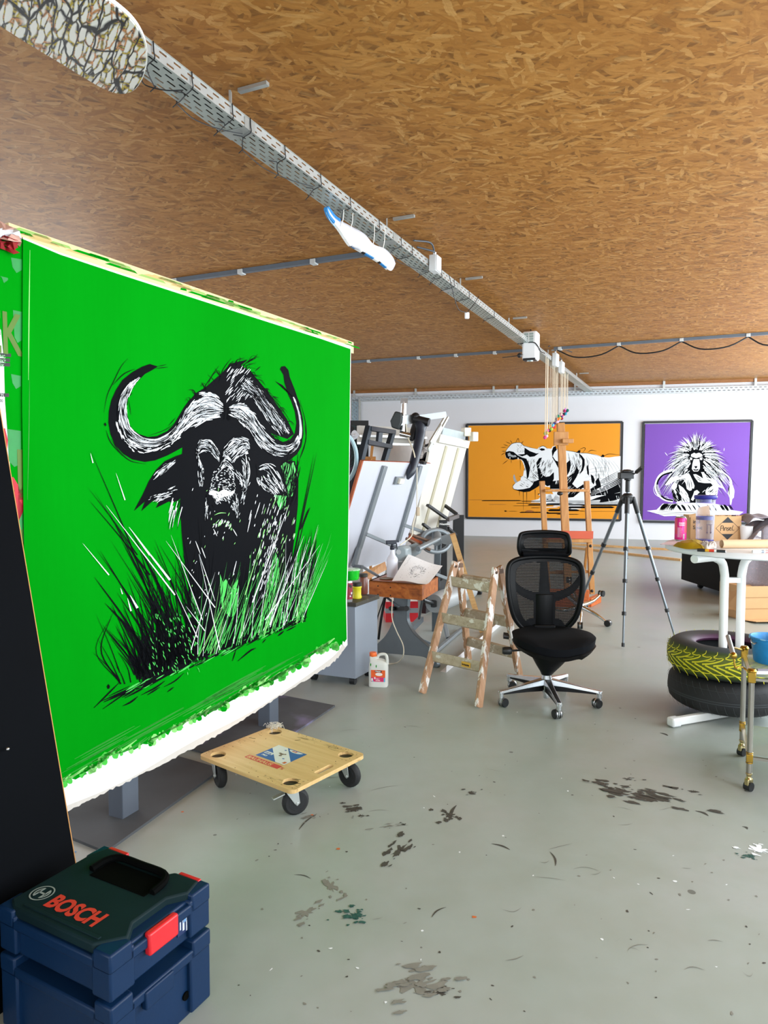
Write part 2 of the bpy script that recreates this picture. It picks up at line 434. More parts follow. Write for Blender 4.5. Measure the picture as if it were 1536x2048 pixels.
# ---------------------------------------------------------------- paintings: strokes laid on a plane
class Art:
    """paint on a vertical canvas; points are given where the photo shows them and carried onto the canvas plane"""
    def __init__(s, P, n, T=None): s.P = P; s.n = n; s.mb = MB(); s.T = T or (lambda x, y: (x, y))
    def at(s, x, y, lay):
        x, y = s.T(x, y); return PL(x, y, s.P + s.n * (lay * .0006), s.n)
    def poly(s, pts, mi, lay, smooth=0):
        if smooth:
            q = fit([(a, b, 0) for a, b in pts] + [(pts[0][0], pts[0][1], 0)], len(pts) * smooth)[:-1]
            pts = [(p.x, p.y) for p in q]
        s.mb.mi(mi).poly([s.at(a, b, lay) for a, b in pts])
    def stroke(s, pts, wd, mi, lay, mode='both', n=0):
        P = fit([(a, b, 0) for a, b in pts], n or max(4, len(pts) * 4)); m = len(P); up = []; dn = []
        for i, p in enumerate(P):
            t = i / (m - 1); d = (P[min(i + 1, m - 1)] - P[max(i - 1, 0)]); L = d.length or 1
            q = Vector((-d.y, d.x, 0)) / L
            k = {'both': sin(pi * min(max(t, .06), .94)) ** .7, 'tip': (1 - t) ** .7 + .06, 'flat': 1.0, 'in': t ** .6 + .08}[mode]
            h = wd * .5 * k
            up.append(s.at(p.x + q.x * h, p.y + q.y * h, lay)); dn.append(s.at(p.x - q.x * h, p.y - q.y * h, lay))
        s.mb.mi(mi)
        s.mb.add(up + dn, [(i, i + 1, m + i + 1, m + i) for i in range(m - 1)])
    def rails(s, A, B, n, ln, wd, mi, lay, u=(0, 1), t=(0, 1), jit=.6, bias=None):
        """hatch strokes running along and between two guide lines"""
        A = fit([(a, b, 0) for a, b in A], 40); B = fit([(a, b, 0) for a, b in B], 40)
        def pt(tt, uu):
            k = min(max(tt, 0), 1) * 39; i = min(int(k), 38); f = k - i
            return A[i].lerp(A[i + 1], f).lerp(B[i].lerp(B[i + 1], f), uu)
        for _ in range(n):
            uu = R.uniform(*u)
            if bias is not None: uu = u[0] + (u[1] - u[0]) * R.random() ** bias
            L = ln * R.uniform(.45, 1.3); t0 = R.uniform(t[0], max(t[0], t[1] - L * .7)); t1 = min(t[1], t0 + L)
            du = R.uniform(-.04, .04)
            ps = [pt(t0 + (t1 - t0) * i / 3, uu + du * i) for i in range(4)]
            s.stroke([(p.x + R.uniform(-jit, jit), p.y + R.uniform(-jit, jit)) for p in ps], wd * R.uniform(.55, 1.35), mi, lay, 'both', 7)
    def dots(s, pts, n, r, mi, lay, box):
        for _ in range(n):
            x = R.uniform(box[0], box[2]); y = R.uniform(box[1], box[3]); a = r * R.uniform(.4, 1.3)
            s.poly([(x + a * cos(k), y + a * 1.6 * sin(k)) for k in (0, 1.05, 2.1, 3.14, 4.2, 5.2)], mi, lay)

# ---- big green canvas on its grey stand
post_far = K(537, 1452); post_near = K(248, 1630)
CP = post_far + N * .2                                  # a point of the canvas plane
stand = thing('canvas_stand', 'huge green canvas with a black buffalo painting hung on a grey stand', 'painting', (post_far + post_near) / 2, atan2(D.y, D.x))
TL, TR = (46, 476), (702, 693)
def on(px, py, o=0.0): return PL(px, py, CP + N * o, N)
G = Art(CP, N)
# raw cloth with a frayed lower edge
cloth = [(46, 474), (120, 505), (240, 545), (380, 590), (520, 635), (640, 673), (702, 692), (700, 860), (697, 1100), (694, 1200), (695, 1290), (686, 1302)]
ed = fit([(686, 1302, 0), (660, 1330, 0), (560, 1392, 0), (450, 1462, 0), (330, 1526, 0), (200, 1590, 0), (98, 1640, 0)], 120)
cloth += [(p.x + R.uniform(-1, 1), p.y + R.uniform(-2.0, 2.0)) for p in ed]
cloth += [(60, 1650), (54, 1400), (48, 1100), (44, 800)]
G.poly(cloth, 6, 0)
wh = cloth[:11] + [(690, 1294)] + [(p.x, p.y - 9 - 5 * sin(p.x * .02)) for p in ed] + [(58, 1646), (54, 1400), (48, 1100), (44, 800)]
G.poly(wh, 0, 1)
# green ground, brushed lower edge
ge = fit([(693, 1278, 0), (680, 1290, 0), (640, 1300, 0), (590, 1335, 0), (545, 1362, 0), (500, 1376, 0), (455, 1408, 0), (400, 1432, 0), (340, 1462, 0), (285, 1490, 0), (215, 1512, 0), (190, 1535, 0), (140, 1558, 0), (100, 1578, 0), (60, 1600, 0)], 110)
green = [(46, 478), (120, 509), (240, 549), (380, 594), (520, 639), (640, 677), (701, 698), (699, 860), (696, 1100), (692, 1200)]
green += [(p.x + R.uniform(-2, 2), p.y + (R.uniform(-5, 6) if i > 1 else 0)) for i, p in enumerate(ge)] + [(54, 1400), (48, 1100), (44, 800)]
G.poly(green, 1, 2)
for i in range(70):                                    # wet brush marks over the edge
    p = R.choice(ge[9:-2]); L = R.uniform(3, 11); x = p.x + R.uniform(-5, 5)
    G.stroke([(x, p.y - 8), (x + R.uniform(-2, 2), p.y + L * .4), (x + R.uniform(-3, 3), p.y + L)], R.uniform(5, 17), R.choice([1, 4, 4, 7, 7]), 3, 'both')
for i in range(60):
    p = R.choice(ge[14:-4]); G.stroke([(p.x - 30, p.y - 4 + 16), (p.x, p.y - 3), (p.x + 26, p.y - 22)], R.uniform(2, 7), R.choice([1, 4, 5]), 3)
for i in range(26):
    y = R.uniform(8, 30); p = R.choice(ge[28:-16]); G.stroke([(p.x - 60, p.y + 30 - y), (p.x + 60, p.y - 36 - y)], R.uniform(1, 4), 5, 3)
G.stroke([(60, 500), (58, 640), (57, 760)], 2.2, 4, 3); G.stroke([(59, 760), (58, 860), (55, 1000)], 1.4, 5, 3)
BK, WH = 2, 3
# -- silhouette
body = [(365, 890), (378, 872), (400, 850), (430, 840), (450, 832), (485, 850), (520, 898), (560, 922), (590, 922), (597, 960), (596, 1010), (591, 1060), (586, 1100), (582, 1150), (587, 1195), (597, 1232),
        (570, 1246), (535, 1262), (500, 1276), (465, 1290), (430, 1306), (400, 1316), (398, 1280), (396, 1230), (387, 1190), (378, 1160), (369, 1110), (363, 1060), (360, 1010), (362, 950)]
G.poly(body, BK, 4)
lhorn = [(316, 733), (300, 728), (285, 733), (265, 744), (245, 760), (232, 780), (223, 800), (218, 822), (217, 845), (221, 868), (230, 890), (247, 908), (265, 919), (290, 924), (310, 921), (335, 911), (352, 902), (368, 893), (385, 884), (420, 862), (450, 838),
         (452, 812), (445, 800), (430, 788), (410, 784), (392, 789), (378, 801), (368, 815), (358, 832), (347, 850), (335, 862), (315, 872), (296, 874), (278, 868), (265, 858), (255, 843), (251, 825), (252, 803), (262, 782), (275, 763), (290, 748), (305, 740)]
G.poly(lhorn, BK, 5)
tuft = [(380, 800), (392, 786), (412, 774), (430, 758), (442, 748), (455, 734), (470, 725), (496, 719), (482, 731), (490, 736), (502, 742), (512, 756), (524, 772), (540, 790), (556, 812), (574, 838), (588, 868), (575, 878), (545, 868), (500, 840), (470, 818), (452, 815), (430, 800), (400, 800)]
G.poly(tuft, BK, 4)
rhorn = [(452, 838), (456, 812), (470, 804), (488, 802), (504, 815), (520, 835), (535, 858), (550, 876), (566, 884), (580, 880), (590, 866), (593, 846), (590, 824), (583, 803), (574, 784), (565, 770), (550, 762), (562, 771), (574, 781), (569, 765), (567, 750), (560, 738), (563, 733), (570, 732), (577, 740), (580, 755), (590, 780), (599, 808), (606, 838), (607, 868), (603, 893), (594, 909), (578, 921), (560, 926), (540, 920), (518, 902), (498, 878), (478, 858)]
G.poly(rhorn, BK, 5)
lear = [(372, 905), (352, 912), (330, 922), (312, 940), (298, 962), (285, 990), (268, 1022), (290, 1003), (283, 1022), (308, 1000), (318, 1004), (312, 1016), (338, 1003), (345, 1006), (358, 1000), (368, 985)]
rear = [(512, 930), (532, 922), (555, 932), (568, 950), (574, 975), (577, 989), (556, 988), (545, 991), (528, 975), (515, 958)]
G.poly([(445, 800), (458, 800), (462, 840), (446, 842)], BK, 5); G.poly(lear, BK, 5); G.poly(rear, BK, 6)
# -- horn highlights
Lc_in = [(308, 738), (285, 752), (268, 772), (256, 800), (255, 830), (262, 854), (280, 870), (305, 878), (330, 870), (350, 854), (364, 832), (378, 812), (396, 796), (420, 790), (446, 806)]
Lc_out = [(290, 738), (266, 752), (245, 770), (232, 796), (228, 825), (232, 858), (246, 886), (272, 904), (302, 908), (332, 898), (356, 882), (376, 866), (398, 852), (424, 846), (447, 832)]
G.rails(Lc_in, Lc_out, 230, .07, 1.5, WH, 7, (.03, .62), (.08, 1), .4, 1.0)
G.rails(Lc_in, Lc_out, 60, .035, 2.0, WH, 7, (.55, .95), (.3, .75), .4)
G.rails(Lc_in, Lc_out, 70, .09, 2.6, WH, 7, (.1, .5), (.18, .62), .3)
G.rails(Lc_in, Lc_out, 110, .06, 1.7, WH, 7, (.05, .85), (.68, 1), .4)
G.rails(Lc_in, Lc_out, 150, .07, 1.2, BK, 8, (.05, .75), (.15, 1), .4)
for a, b in [((448, 806), (398, 792)), ((450, 812), (385, 808)), ((450, 820), (380, 836)), ((449, 828), (388, 850))]:
    for k in range(26):
        t = R.uniform(.1, .75); L = R.uniform(.15, .4); o = R.uniform(-7, 7)
        p = lambda q: (a[0] + (b[0] - a[0]) * q, a[1] + (b[1] - a[1]) * q + o - 14 * sin(pi * q) * .5)
        G.stroke([p(t), p(t + L * .5), p(min(1, t + L))], R.uniform(1.2, 2.8), WH, 7, 'both', 7)
Rc_up = [(459, 812), (478, 806), (496, 812), (514, 836), (530, 862), (548, 884), (568, 891), (586, 884), (596, 866), (597, 840), (592, 815), (584, 792)]
Rc_dn = [(456, 832), (472, 846), (492, 862), (508, 884), (524, 902), (546, 914), (570, 915), (590, 904), (602, 882), (603, 848), (598, 820), (590, 796)]
G.rails(Rc_up, Rc_dn, 250, .08, 1.4, WH, 7, (.02, .85), (0, .72), .4)
G.rails(Rc_up, Rc_dn, 60, .08, 1.2, WH, 7, (.35, .95), (.7, 1), .3)
G.rails(Rc_up, Rc_dn, 60, .1, 2.3, WH, 7, (.05, .6), (0, .4), .4)
G.rails(Rc_up, Rc_dn, 170, .08, 1.1, BK, 8, (.05, .9), (0, .7), .4)
# hump hair right of the boss
Ha = [(478, 775), (500, 790), (520, 816), (540, 846), (560, 872)]; Hb = [(492, 752), (520, 776), (545, 810), (566, 838), (583, 866)]
G.rails(Ha, Hb, 230, .16, 1.3, WH, 7, (0, .95), (0, 1), .7)
G.rails(Ha, Hb, 50, .2, 2.4, WH, 7, (.1, .8), (.1, .8), .6)
G.rails(Ha, Hb, 190, .22, 1.0, BK, 8, (0, 1), (0, 1), .6)
for i in range(70):
    x = R.uniform(448, 500); y = R.uniform(736, 800); G.stroke([(x, y + 6), (x + R.uniform(5, 10), y - R.uniform(1, 5))], R.uniform(.7, 1.5), WH, 7)
for i in range(75):                                     # wild hair ends around head
    t = R.random(); k = int(t * 22); p = tuft[min(k, 21)]
    dx = -10 if p[0] < 450 else 14
    G.stroke([(p[0] + R.uniform(-3, 3), p[1] + 6), (p[0] + dx * .5 + R.uniform(-3, 5), p[1] - R.uniform(0, 8) if p[0] < 500 else p[1] + R.uniform(0, 10)), (p[0] + dx * R.uniform(.6, 1.8), p[1] - R.uniform(-4, 14) if p[0] < 500 else p[1] + R.uniform(6, 24))], R.uniform(.8, 1.8), BK, 6, 'tip')
for s_ in [[(437, 768), (446, 740), (463, 716)], [(416, 770), (424, 752), (438, 732)], [(404, 785), (416, 764), (432, 742)], [(480, 735), (488, 738), (508, 752), (540, 790), (566, 820), (585, 850)], [(511, 742), (521, 733)],
           [(256, 717), (242, 734), (228, 762), (215, 790), (208, 825)], [(270, 738), (248, 748), (226, 770)], [(212, 860), (222, 885), (245, 912)], [(222, 878), (240, 904), (262, 922), (292, 928)], [(258, 800), (262, 830)], [(250, 800), (265, 786)],
           [(296, 872), (330, 860), (350, 846)], [(337, 852), (352, 835)], [(610, 850), (612, 880), (600, 915)], [(600, 800), (612, 850), (610, 890), (597, 925)], [(545, 792), (558, 796)], [(588, 780), (602, 814)], [(316, 733), (333, 729)], [(312, 737), (336, 734)]]:
    G.stroke(s_, R.uniform(1.0, 1.8), BK, 6)
G.poly([(208, 848), (211, 845), (213, 850), (211, 853)], BK, 6)
# -- face
def fa(A, B, n, ln, wd, **k):
    G.rails(A, B, int(n * .55), ln, wd * .85, WH, 7, **k); G.rails(A, B, int(n * .4), ln * .9, .95, BK, 8, **k)
fa([(394, 890), (402, 878), (420, 884), (436, 900)], [(398, 912), (408, 902), (424, 908), (440, 924)], 120, .28, 1.5)      # left brow
fa([(396, 882), (420, 880), (440, 905)], [(394, 905), (412, 896), (438, 925)], 60, .4, 2.2)
fa([(458, 905), (474, 886), (492, 880), (500, 892)], [(464, 930), (478, 914), (490, 906), (500, 900)], 120, .35, 1.7)      # right brow
fa([(446, 895), (470, 872), (498, 878)], [(452, 912), (474, 900), (494, 894)], 50, .4, 2.0)
fa([(438, 925), (450, 898), (460, 910)], [(440, 945), (452, 935), (470, 948)], 80, .35, 1.5)                               # between eyes
fa([(392, 895), (394, 920), (396, 955), (400, 975)], [(402, 925), (408, 940), (410, 950), (406, 972)], 75, .18, 1.3)      # left cheek
fa([(494, 905), (500, 930), (498, 960), (492, 990), (486, 1010)], [(480, 922), (486, 940), (488, 965), (486, 985), (480, 1005)], 110, .16, 1.3)
fa([(463, 942), (476, 960), (484, 985), (486, 1000)], [(476, 938), (492, 962), (492, 985), (488, 1008)], 60, .2, 1.3)
G.poly([(489, 905), (494, 902), (497, 907), (492, 909)], WH, 8)
for k in range(15):                                     # arched rows of the bridge of the nose
    y0 = 932 + k * 5.0; wdt = 20 + k * .85; cx = 447 - k * .2
    for q in range(17):
        a = pi * R.uniform(.04, .96); da = R.uniform(.08, .2); oy = R.uniform(-2, 2)
        G.stroke([(cx - cos(a) * wdt, y0 + 16 - sin(a) * 18 + oy), (cx - cos(a + da * .5) * wdt, y0 + 16 - sin(a + da * .5) * 18 + oy), (cx - cos(a + da) * wdt, y0 + 16 - sin(a + da) * 18 + oy)], R.uniform(.8, 1.5), WH, 7, 'both', 5)
muz = [(418, 985), (426, 980), (438, 984), (448, 978), (460, 984), (470, 980), (468, 988), (460, 994), (452, 992), (442, 996), (436, 1004), (428, 996)]
G.poly(muz, WH, 7)
fa([(414, 985), (411, 1010), (410, 1040)], [(418, 990), (416, 1015), (416, 1045)], 45, .2, 1.4)
fa([(474, 985), (476, 1010), (480, 1040)], [(462, 1008), (464, 1018), (474, 1030)], 85, .3, 1.4)
for i in range(60):
    x = R.uniform(422, 470); y = R.uniform(984, 1004); G.stroke([(x, y), (x + R.uniform(2, 5), y + R.uniform(3, 8))], R.uniform(.8, 1.5), R.choice([WH, WH, BK]), 8)
G.poly([(413, 990), (424, 990), (432, 1000), (432, 1014), (422, 1020), (414, 1008)], BK, 8)
G.poly([(456, 1000), (464, 990), (472, 984), (472, 1000), (464, 1008)], BK, 8)
fa([(415, 1000), (420, 1010), (426, 1020)], [(418, 998), (424, 1008), (428, 1018)], 8, .5, 1.6)
G.stroke([(429, 1030), (440, 1026), (452, 1026)], 1.6, 4, 8)
for i in range(60):
    x = R.uniform(424, 462); y = 1052 - 10 * sin((x - 420) / 44 * pi) + R.uniform(-4, 8); G.stroke([(x, y + 3), (x + 3, y - 1)], R.uniform(.8, 1.6), R.choice([WH, 4]), 7)
# -- ears, cheeks, chest, legs
fa([(310, 945), (330, 928), (352, 916)], [(296, 975), (322, 950), (350, 930)], 60, .3, 1.6)
fa([(290, 1000), (320, 985), (350, 970)], [(310, 1008), (335, 995), (362, 985)], 60, .2, 1.4)
fa([(518, 930), (540, 926), (560, 945), (574, 985)], [(514, 945), (530, 940), (548, 960), (566, 984)], 85, .22, 1.6)
fa([(513, 955), (522, 972), (540, 990)], [(535, 945), (548, 962), (570, 985)], 110, .3, 1.3)
for i in range(16):
    x = R.uniform(345, 366); y = R.uniform(990, 1030); G.stroke([(x, y), (x - 6, y + 22), (x - 9, y + R.uniform(30, 42))], R.uniform(1, 2), R.choice([BK, BK, WH]), 6, 'tip')
def gp(pts, d=10):                                      # patches of bare green between the legs, with blades across
    G.poly(pts, 8, 6)
    xs = [p[0] for p in pts]; ys = [p[1] for p in pts]
    for i in range(d):
        x = R.uniform(min(xs), max(xs)); y = R.uniform(min(ys) + 8, max(ys)); L = R.uniform(20, 55)
        G.stroke([(x - 3, y + L * .4), (x + 2, y), (x + R.uniform(0, 9), y - L * .6)], R.uniform(.8, 1.8), BK, 7)
gp([(440, 1148), (446, 1165), (452, 1158), (458, 1170), (463, 1176), (470, 1166), (476, 1158), (478, 1178), (474, 1200), (478, 1240), (471, 1226), (462, 1236), (452, 1226), (444, 1215), (441, 1185)], 26)
gp([(551, 1105), (557, 1120), (559, 1150), (552, 1188), (540, 1208), (530, 1190), (538, 1150)], 20)
gp([(380, 1180), (392, 1200), (398, 1230), (396, 1250), (384, 1225)], 8)
gp([(562, 932), (570, 924), (580, 929), (587, 924), (595, 950), (588, 990), (576, 996), (572, 970)], 90)
gp([(548, 990), (574, 992), (570, 1012), (560, 1020)], 14)
for i in range(170):                                    # dry white hatching on the flank
    x = R.uniform(505, 592); y = R.uniform(985, 1170); L = R.uniform(4, 16)
    if abs(x - (545 - (y - 1000) * .12)) > 26 and R.random() < .6: continue
    G.stroke([(x, y + L), (x + L * .3, y)], R.uniform(.8, 1.7), R.choice([WH, WH, 4]), 7)
for i in range(70):
    y = R.uniform(1040, 1190); x = 546 - (y - 1040) * .1 + R.gauss(0, 6); G.stroke([(x, y + 9), (x + 3, y)], R.uniform(.8, 1.6), WH, 7)
for i in range(80):
    x = R.uniform(368, 580); y = R.uniform(950, 1230); G.stroke([(x, y + R.uniform(2, 7)), (x + R.uniform(0, 3), y)], R.uniform(.8, 1.5), R.choice([WH, WH, 4]), 7)
for s_ in [[(391, 1082), (401, 1108)], [(403, 1095), (411, 1116)], [(427, 1058), (434, 1072)], [(466, 1058), (474, 1072)], [(498, 1040), (503, 1020)], [(512, 1030), (520, 1005)], [(495, 1064), (503, 1028)], [(466, 1150), (473, 1122)], [(398, 1108), (420, 1172), (430, 1202)]]:
    G.stroke(s_, 1.6, WH, 8)
# -- grass, left clump leaning out
def blade(bx, by, tx, ty, wd, mi=BK, lay=6, bow=0.0):
    mx, my = (bx + tx) / 2 + bow * (by - ty), (by + ty) / 2 + abs(bow) * .15 * (by - ty)
    G.stroke([(bx, by), (mx, my), (tx, ty)], wd, mi, lay, 'tip', 12)
for bx, by, tx, ty, wd, bow in [
    (300, 1330, 189, 1154, 6, .05), (305, 1330, 210, 1206, 7, .1), (298, 1345, 210, 1206, 3.4, .12), (320, 1320, 201, 1102, 4.5, .03), (330, 1320, 194, 1100, 3, .04), (335, 1300, 182, 902, 3.6, .02), (300, 1150, 178, 1000, 3, .02),
    (275, 1110, 176, 975, 2, .02), (345, 1310, 216, 1020, 4, .03), (345, 1300, 243, 1080, 5, .03), (340, 1280, 221, 1080, 2, .02), (352, 1300, 252, 1080, 3, .02), (360, 1295, 262, 1060, 3, .03), (365, 1280, 270, 1075, 4.4, .02),
    (370, 1300, 190, 985, 2.6, .03), (385, 1290, 310, 1080, 3, .02), (330, 1310, 303, 1180, 5, -.03), (310, 1280, 300, 1180, 1.6, -.02), (242, 1368, 226, 1225, 3, -.22), (240, 1365, 228, 1225, 1.6, -.3),
    (240, 1362, 194, 1275, 2, .03), (236, 1355, 185, 1304, 2, .05), (240, 1345, 192, 1228, 1.8, .02), (280, 1340, 238, 1278, 3.6, .08), (290, 1350, 255, 1290, 3.6, .05), (270, 1350, 237, 1305, 3, .1), (250, 1368, 232, 1330, 2.2, .05),
    (262, 1365, 235, 1302, 2, .1), (320, 1350, 268, 1270, 4, .04), (330, 1330, 258, 1250, 2, .03), (345, 1250, 300, 1128, 4, .02), (300, 1175, 280, 1100, 3, .02), (420, 1230, 345, 1085, 2, .02), (400, 1240, 320, 1090, 2.4, .03), (390, 1220, 358, 1110, 1.6, .02)]:
    blade(bx, by, tx, ty, wd, bow=bow)
for i in range(210):
    t = R.random(); bx = 270 + 150 * t; by = 1364 - 52 * t + R.uniform(-24, 4); L = R.uniform(60, 250) * (.6 + .5 * t); a = R.uniform(-.15, .75) * (1 - .35 * t)
    blade(bx, by, bx - L * sin(a), by - L * cos(a), R.uniform(1.2, 4.2), bow=R.uniform(-.03, .06))
G.poly([(278, 1372), (300, 1338), (318, 1312), (335, 1290), (352, 1275), (372, 1262), (388, 1250), (400, 1262), (402, 1312), (370, 1335), (335, 1352), (300, 1372)], BK, 6)
for i in range(110):                                    # green peeping through the clump
    x = R.uniform(300, 400); y = R.uniform(1225, 1345)
    G.stroke([(x, y + R.uniform(3, 9)), (x - R.uniform(0, 5), y)], R.uniform(1.0, 2.2), 8, 7)
for bx, by, tx, ty, wd in [(350, 1190, 212, 1010, 2.6), (340, 1160, 262, 1060, 4), (300, 1110, 258, 1054, 4), (430, 1215, 332, 1082, 2), (218, 1150, 165, 1086, 2.2), (245, 1188, 241, 1176, 2), (275, 1216, 260, 1190, 4.5), (262, 1222, 255, 1196, 3), (186, 926, 181, 906, 2), (250, 1000, 232, 946, 2),
                           (405, 1240, 342, 1070, 1.6), (395, 1275, 350, 1180, 1.6), (410, 1262, 372, 1212, 1.8)]:
    blade(bx, by, tx, ty, wd, WH, 8)
# ground dashes
for s_ in [[(188, 1416), (216, 1388), (238, 1366)], [(206, 1418), (240, 1394), (262, 1378)], [(204, 1402), (250, 1382), (290, 1362)], [(208, 1404), (262, 1380)], [(218, 1392), (260, 1372)], [(246, 1412), (262, 1404), (276, 1393)], [(283, 1390), (310, 1376), (330, 1362)], [(295, 1390), (320, 1374)], [(250, 1396), (280, 1380), (300, 1366)],
           [(328, 1374), (350, 1362), (368, 1346)], [(335, 1384), (348, 1374)], [(476, 1322), (500, 1302), (512, 1296)], [(465, 1322), (472, 1300)], [(556, 1272), (568, 1262)], [(573, 1262), (592, 1252)], [(604, 1242), (612, 1242)], [(525, 1286), (532, 1278)]]:
    G.stroke(s_, R.uniform(1.6, 3.6), BK, 6)
for i in range(150):
    t = R.random(); x = 250 + t * 360; y = 1384 - t * 150 + R.uniform(-8, 7); L = R.uniform(8, 30)
    G.stroke([(x - L * .5, y + L * .3), (x + L * .5, y - L * .28)], R.uniform(1, 3), R.choice([BK, BK, BK, 8]), 7 if R.random() < .5 else 6)
G.poly([(214, 1373), (217, 1368), (220, 1372), (219, 1377), (216, 1378)], BK, 6)
# right hand grass, thin and leaning right
for i in range(120):
    t = R.random(); bx = 395 + 215 * t; by = 1316 - 78 * t + R.uniform(-14, 6); L = R.uniform(50, 190); a = R.uniform(.05, .5)
    tx, ty = bx + L * sin(a), by - L * cos(a)
    blade(bx, by, tx, ty, R.uniform(.7, 1.2), R.choice([WH, 4, 8, 8, 8]), 8, R.uniform(-.02, .02))
for i in range(230):
    t = R.random() ** .8; bx = 430 + 110 * t; bx += 0; by = 1310 - 74 * t - (70 * t if 0 else 0) + R.uniform(-12, 4); bx = min(bx + 70 * t, 612); L = R.uniform(60, 190); a = R.uniform(.05, .42)
    blade(bx, by, min(634, bx + L * sin(a)), by - L * cos(a), R.uniform(1.0, 2.8), BK, R.choice([6, 7]), R.uniform(-.02, .02))
for i in range(30):
    bx = R.uniform(585, 612); by = R.uniform(1150, 1240); L = R.uniform(30, 120)
    blade(bx, by, bx + L * R.uniform(.1, .35), by - L, R.uniform(.9, 1.8), R.choice([BK, WH]), 7)
for bx, by, tx, ty, wd, mi in [(585, 1130, 628, 910, 2.6, BK), (600, 1060, 634, 905, 2, BK), (575, 1180, 612, 1030, 3, BK), (540, 1250, 608, 1072, 2.2, WH), (505, 1205, 578, 1010, 2.4, WH), (490, 1190, 524, 1080, 1.8, 4), (530, 1240, 640, 1090, 1.6, WH), (596, 1180, 630, 1095, 2.4, BK), (560, 1200, 640, 1180, 1, BK), (440, 1300, 398, 1110, 1.8, WH), (382, 1300, 430, 1145, 1.6, WH)]:
    blade(bx, by, tx, ty, wd, mi, 9)
for k in range(9): G.stroke([(600 + k * 1.6, 1060 - k * 4), (608 + k * 1.6, 1050 - k * 4.4)], 1.6, BK, 9)

GREEN = None
def green_paint():
    t = NT('grass_green_paint'); v = t.obj()
    n = t.noise(t.mapping(v, scale=(1.4, 1.4, .5)), 1.2, 5, .6)
    f = t.noise(t.mapping(v, scale=(60, 60, 3)), 1, 3)
    c = t.mix(n, lin('00820a'), lin('009a14')); c = t.mix(t.math('MULTIPLY', f, .18), c, lin('007206'))
    t.base(c); t.b.inputs['Roughness'].default_value = .8; t.b.inputs['Specular IOR Level'].default_value = .02
    return t.m
GREEN = green_paint()
CM = [mat('primed_canvas', 'f0f1f4', .8, 0, .03, 20), GREEN, PAINTB, PAINTW, mat('thin_green_smear', '86d672', .6, 0, .15, 30), mat('deep_green_paint', '0a8a12', .55, 0, .15, 10),
      mat('raw_linen_edge', 'cfc9c2', .9, 0, .08, 60), mat('mid_green_smear', '3fbf3a', .6, 0, .15, 30), mat('bright_green_paint', '3cc24a', .55, 0, .12, 20)]
G.mb.build('painted_canvas', CM, stand, world=True, smooth=False)
# batten along the top with brushed-over green, backing, posts
m = MB()
b0, b1 = on(20, 466), on(702, 693); e1 = b1 + (b1 - b0).normalized() * .05
up = ZV
m.prism([b0 - N * .005 + up * -.04, b0 - N * .005 + up * .036, e1 - N * .005 + up * .036, e1 - N * .005 + up * -.04], N * -.022)
for i in range(70):
    t = R.random(); p = b0.lerp(e1, t); q = (e1 - b0).normalized(); L = R.uniform(.02, .12); z = R.uniform(.006, .028)
    m.mi(R.choice([1, 2, 3])).poly([p + q * -L + up * (z - .006) - N * .0042, p + q * L + up * (z - .003) - N * .0042, p + q * L * .8 + up * (z + .006) - N * .0042, p - q * L * .7 + up * (z + .004) - N * .0042])
m.build('top_batten', [mat('pale_batten_wood', 'd9c796', .7, 0, .12, 12), GREEN, mat('thinned_green_on_wood', '8fb45c', .7, 0, .2, 20), mat('ochre_wood_stain', 'c4ad6c', .7)], stand, world=True, smooth=False)
m = MB(); q0, q1 = on(60, 480), on(694, 696)
zb = .40
pa = Vector((q0.x, q0.y, 0)) - N * .03; pb = Vector((q1.x, q1.y, 0)) - N * .03
m.prism([pa + ZV * zb, pb + ZV * zb, pb + ZV * (q1.z - .02), pa + ZV * (q0.z - .05)], N * -.02)
for t in (.02, .33, .66, .98):
    p = pa.lerp(pb, t) - N * .045; m.bar(p + ZV * zb, p + ZV * (q0.z - .08), .06, .045, up=D)
m.build('backing_frame', mat('grey_backing_board', '5c6068', .7), stand, world=True, smooth=False)
for p, hh in ((post_near, 2.3), (post_far, 2.35)):
    m = MB(); m.bar(p + ZV * .0, p + ZV * hh, .085, .1, up=D)
    o = m.build('support_post', mat('slate_grey_post', '565d68', .5, 0, .06, 6), stand, world=True, bevel=.004)
# poster sheet painted over at the near end
P_ = Art(CP - N * .006, N)
sheet = [(-40, 440), (10, 462), (36, 462), (48, 478), (52, 700), (49, 900), (46, 1100), (52, 1300), (46, 1320), (20, 1230), (24, 1190), (22, 1100), (9, 1092), (7, 1050), (2, 1020), (-30, 1000)]
P_.poly(sheet, 0, 1)
pg = [(-40, 462), (20, 470), (36, 472), (48, 480), (52, 700), (49, 900), (46, 1100), (53, 1300), (46, 1330), (25, 1240), (30, 1180), (32, 1090), (28, 1010), (22, 950), (16, 880), (10, 800), (8, 720), (2, 660), (-40, 600)]
P_.poly(pg, 1, 2)
for x0, y0, x1, y1, mi in [(22, 515, 44, 540, 3), (26, 620, 44, 680, 3), (0, 552, 16, 560, 3), (22, 748, 42, 772, 3), (15, 858, 42, 928, 3), (36, 1015, 46, 1075, 3), (36, 1285, 47, 1320, 3)]:
    P_.poly([(x0, y0), (x1, y0 + 4), (x1, y1), ((x0 + x1) / 2, y1 + 6), (x0 + 3, y1 - 6)], mi, 3)
for y, wd in [(706, 22), (716, 20), (725, 20), (786, 18), (1148, 14), (1157, 13), (1166, 12)]:
    P_.poly([(-4 if y < 1000 else 28, y), (wd if y < 1000 else 28 + wd, y + 1), (wd if y < 1000 else 28 + wd, y + 8), (-4 if y < 1000 else 28, y + 7)], 5, 3)
P_.poly([(0, 860), (10, 856), (16, 880), (14, 905), (8, 912), (2, 900)], 6, 3)
P_.poly([(0, 932), (7, 932), (7, 940), (0, 941)], 5, 3)
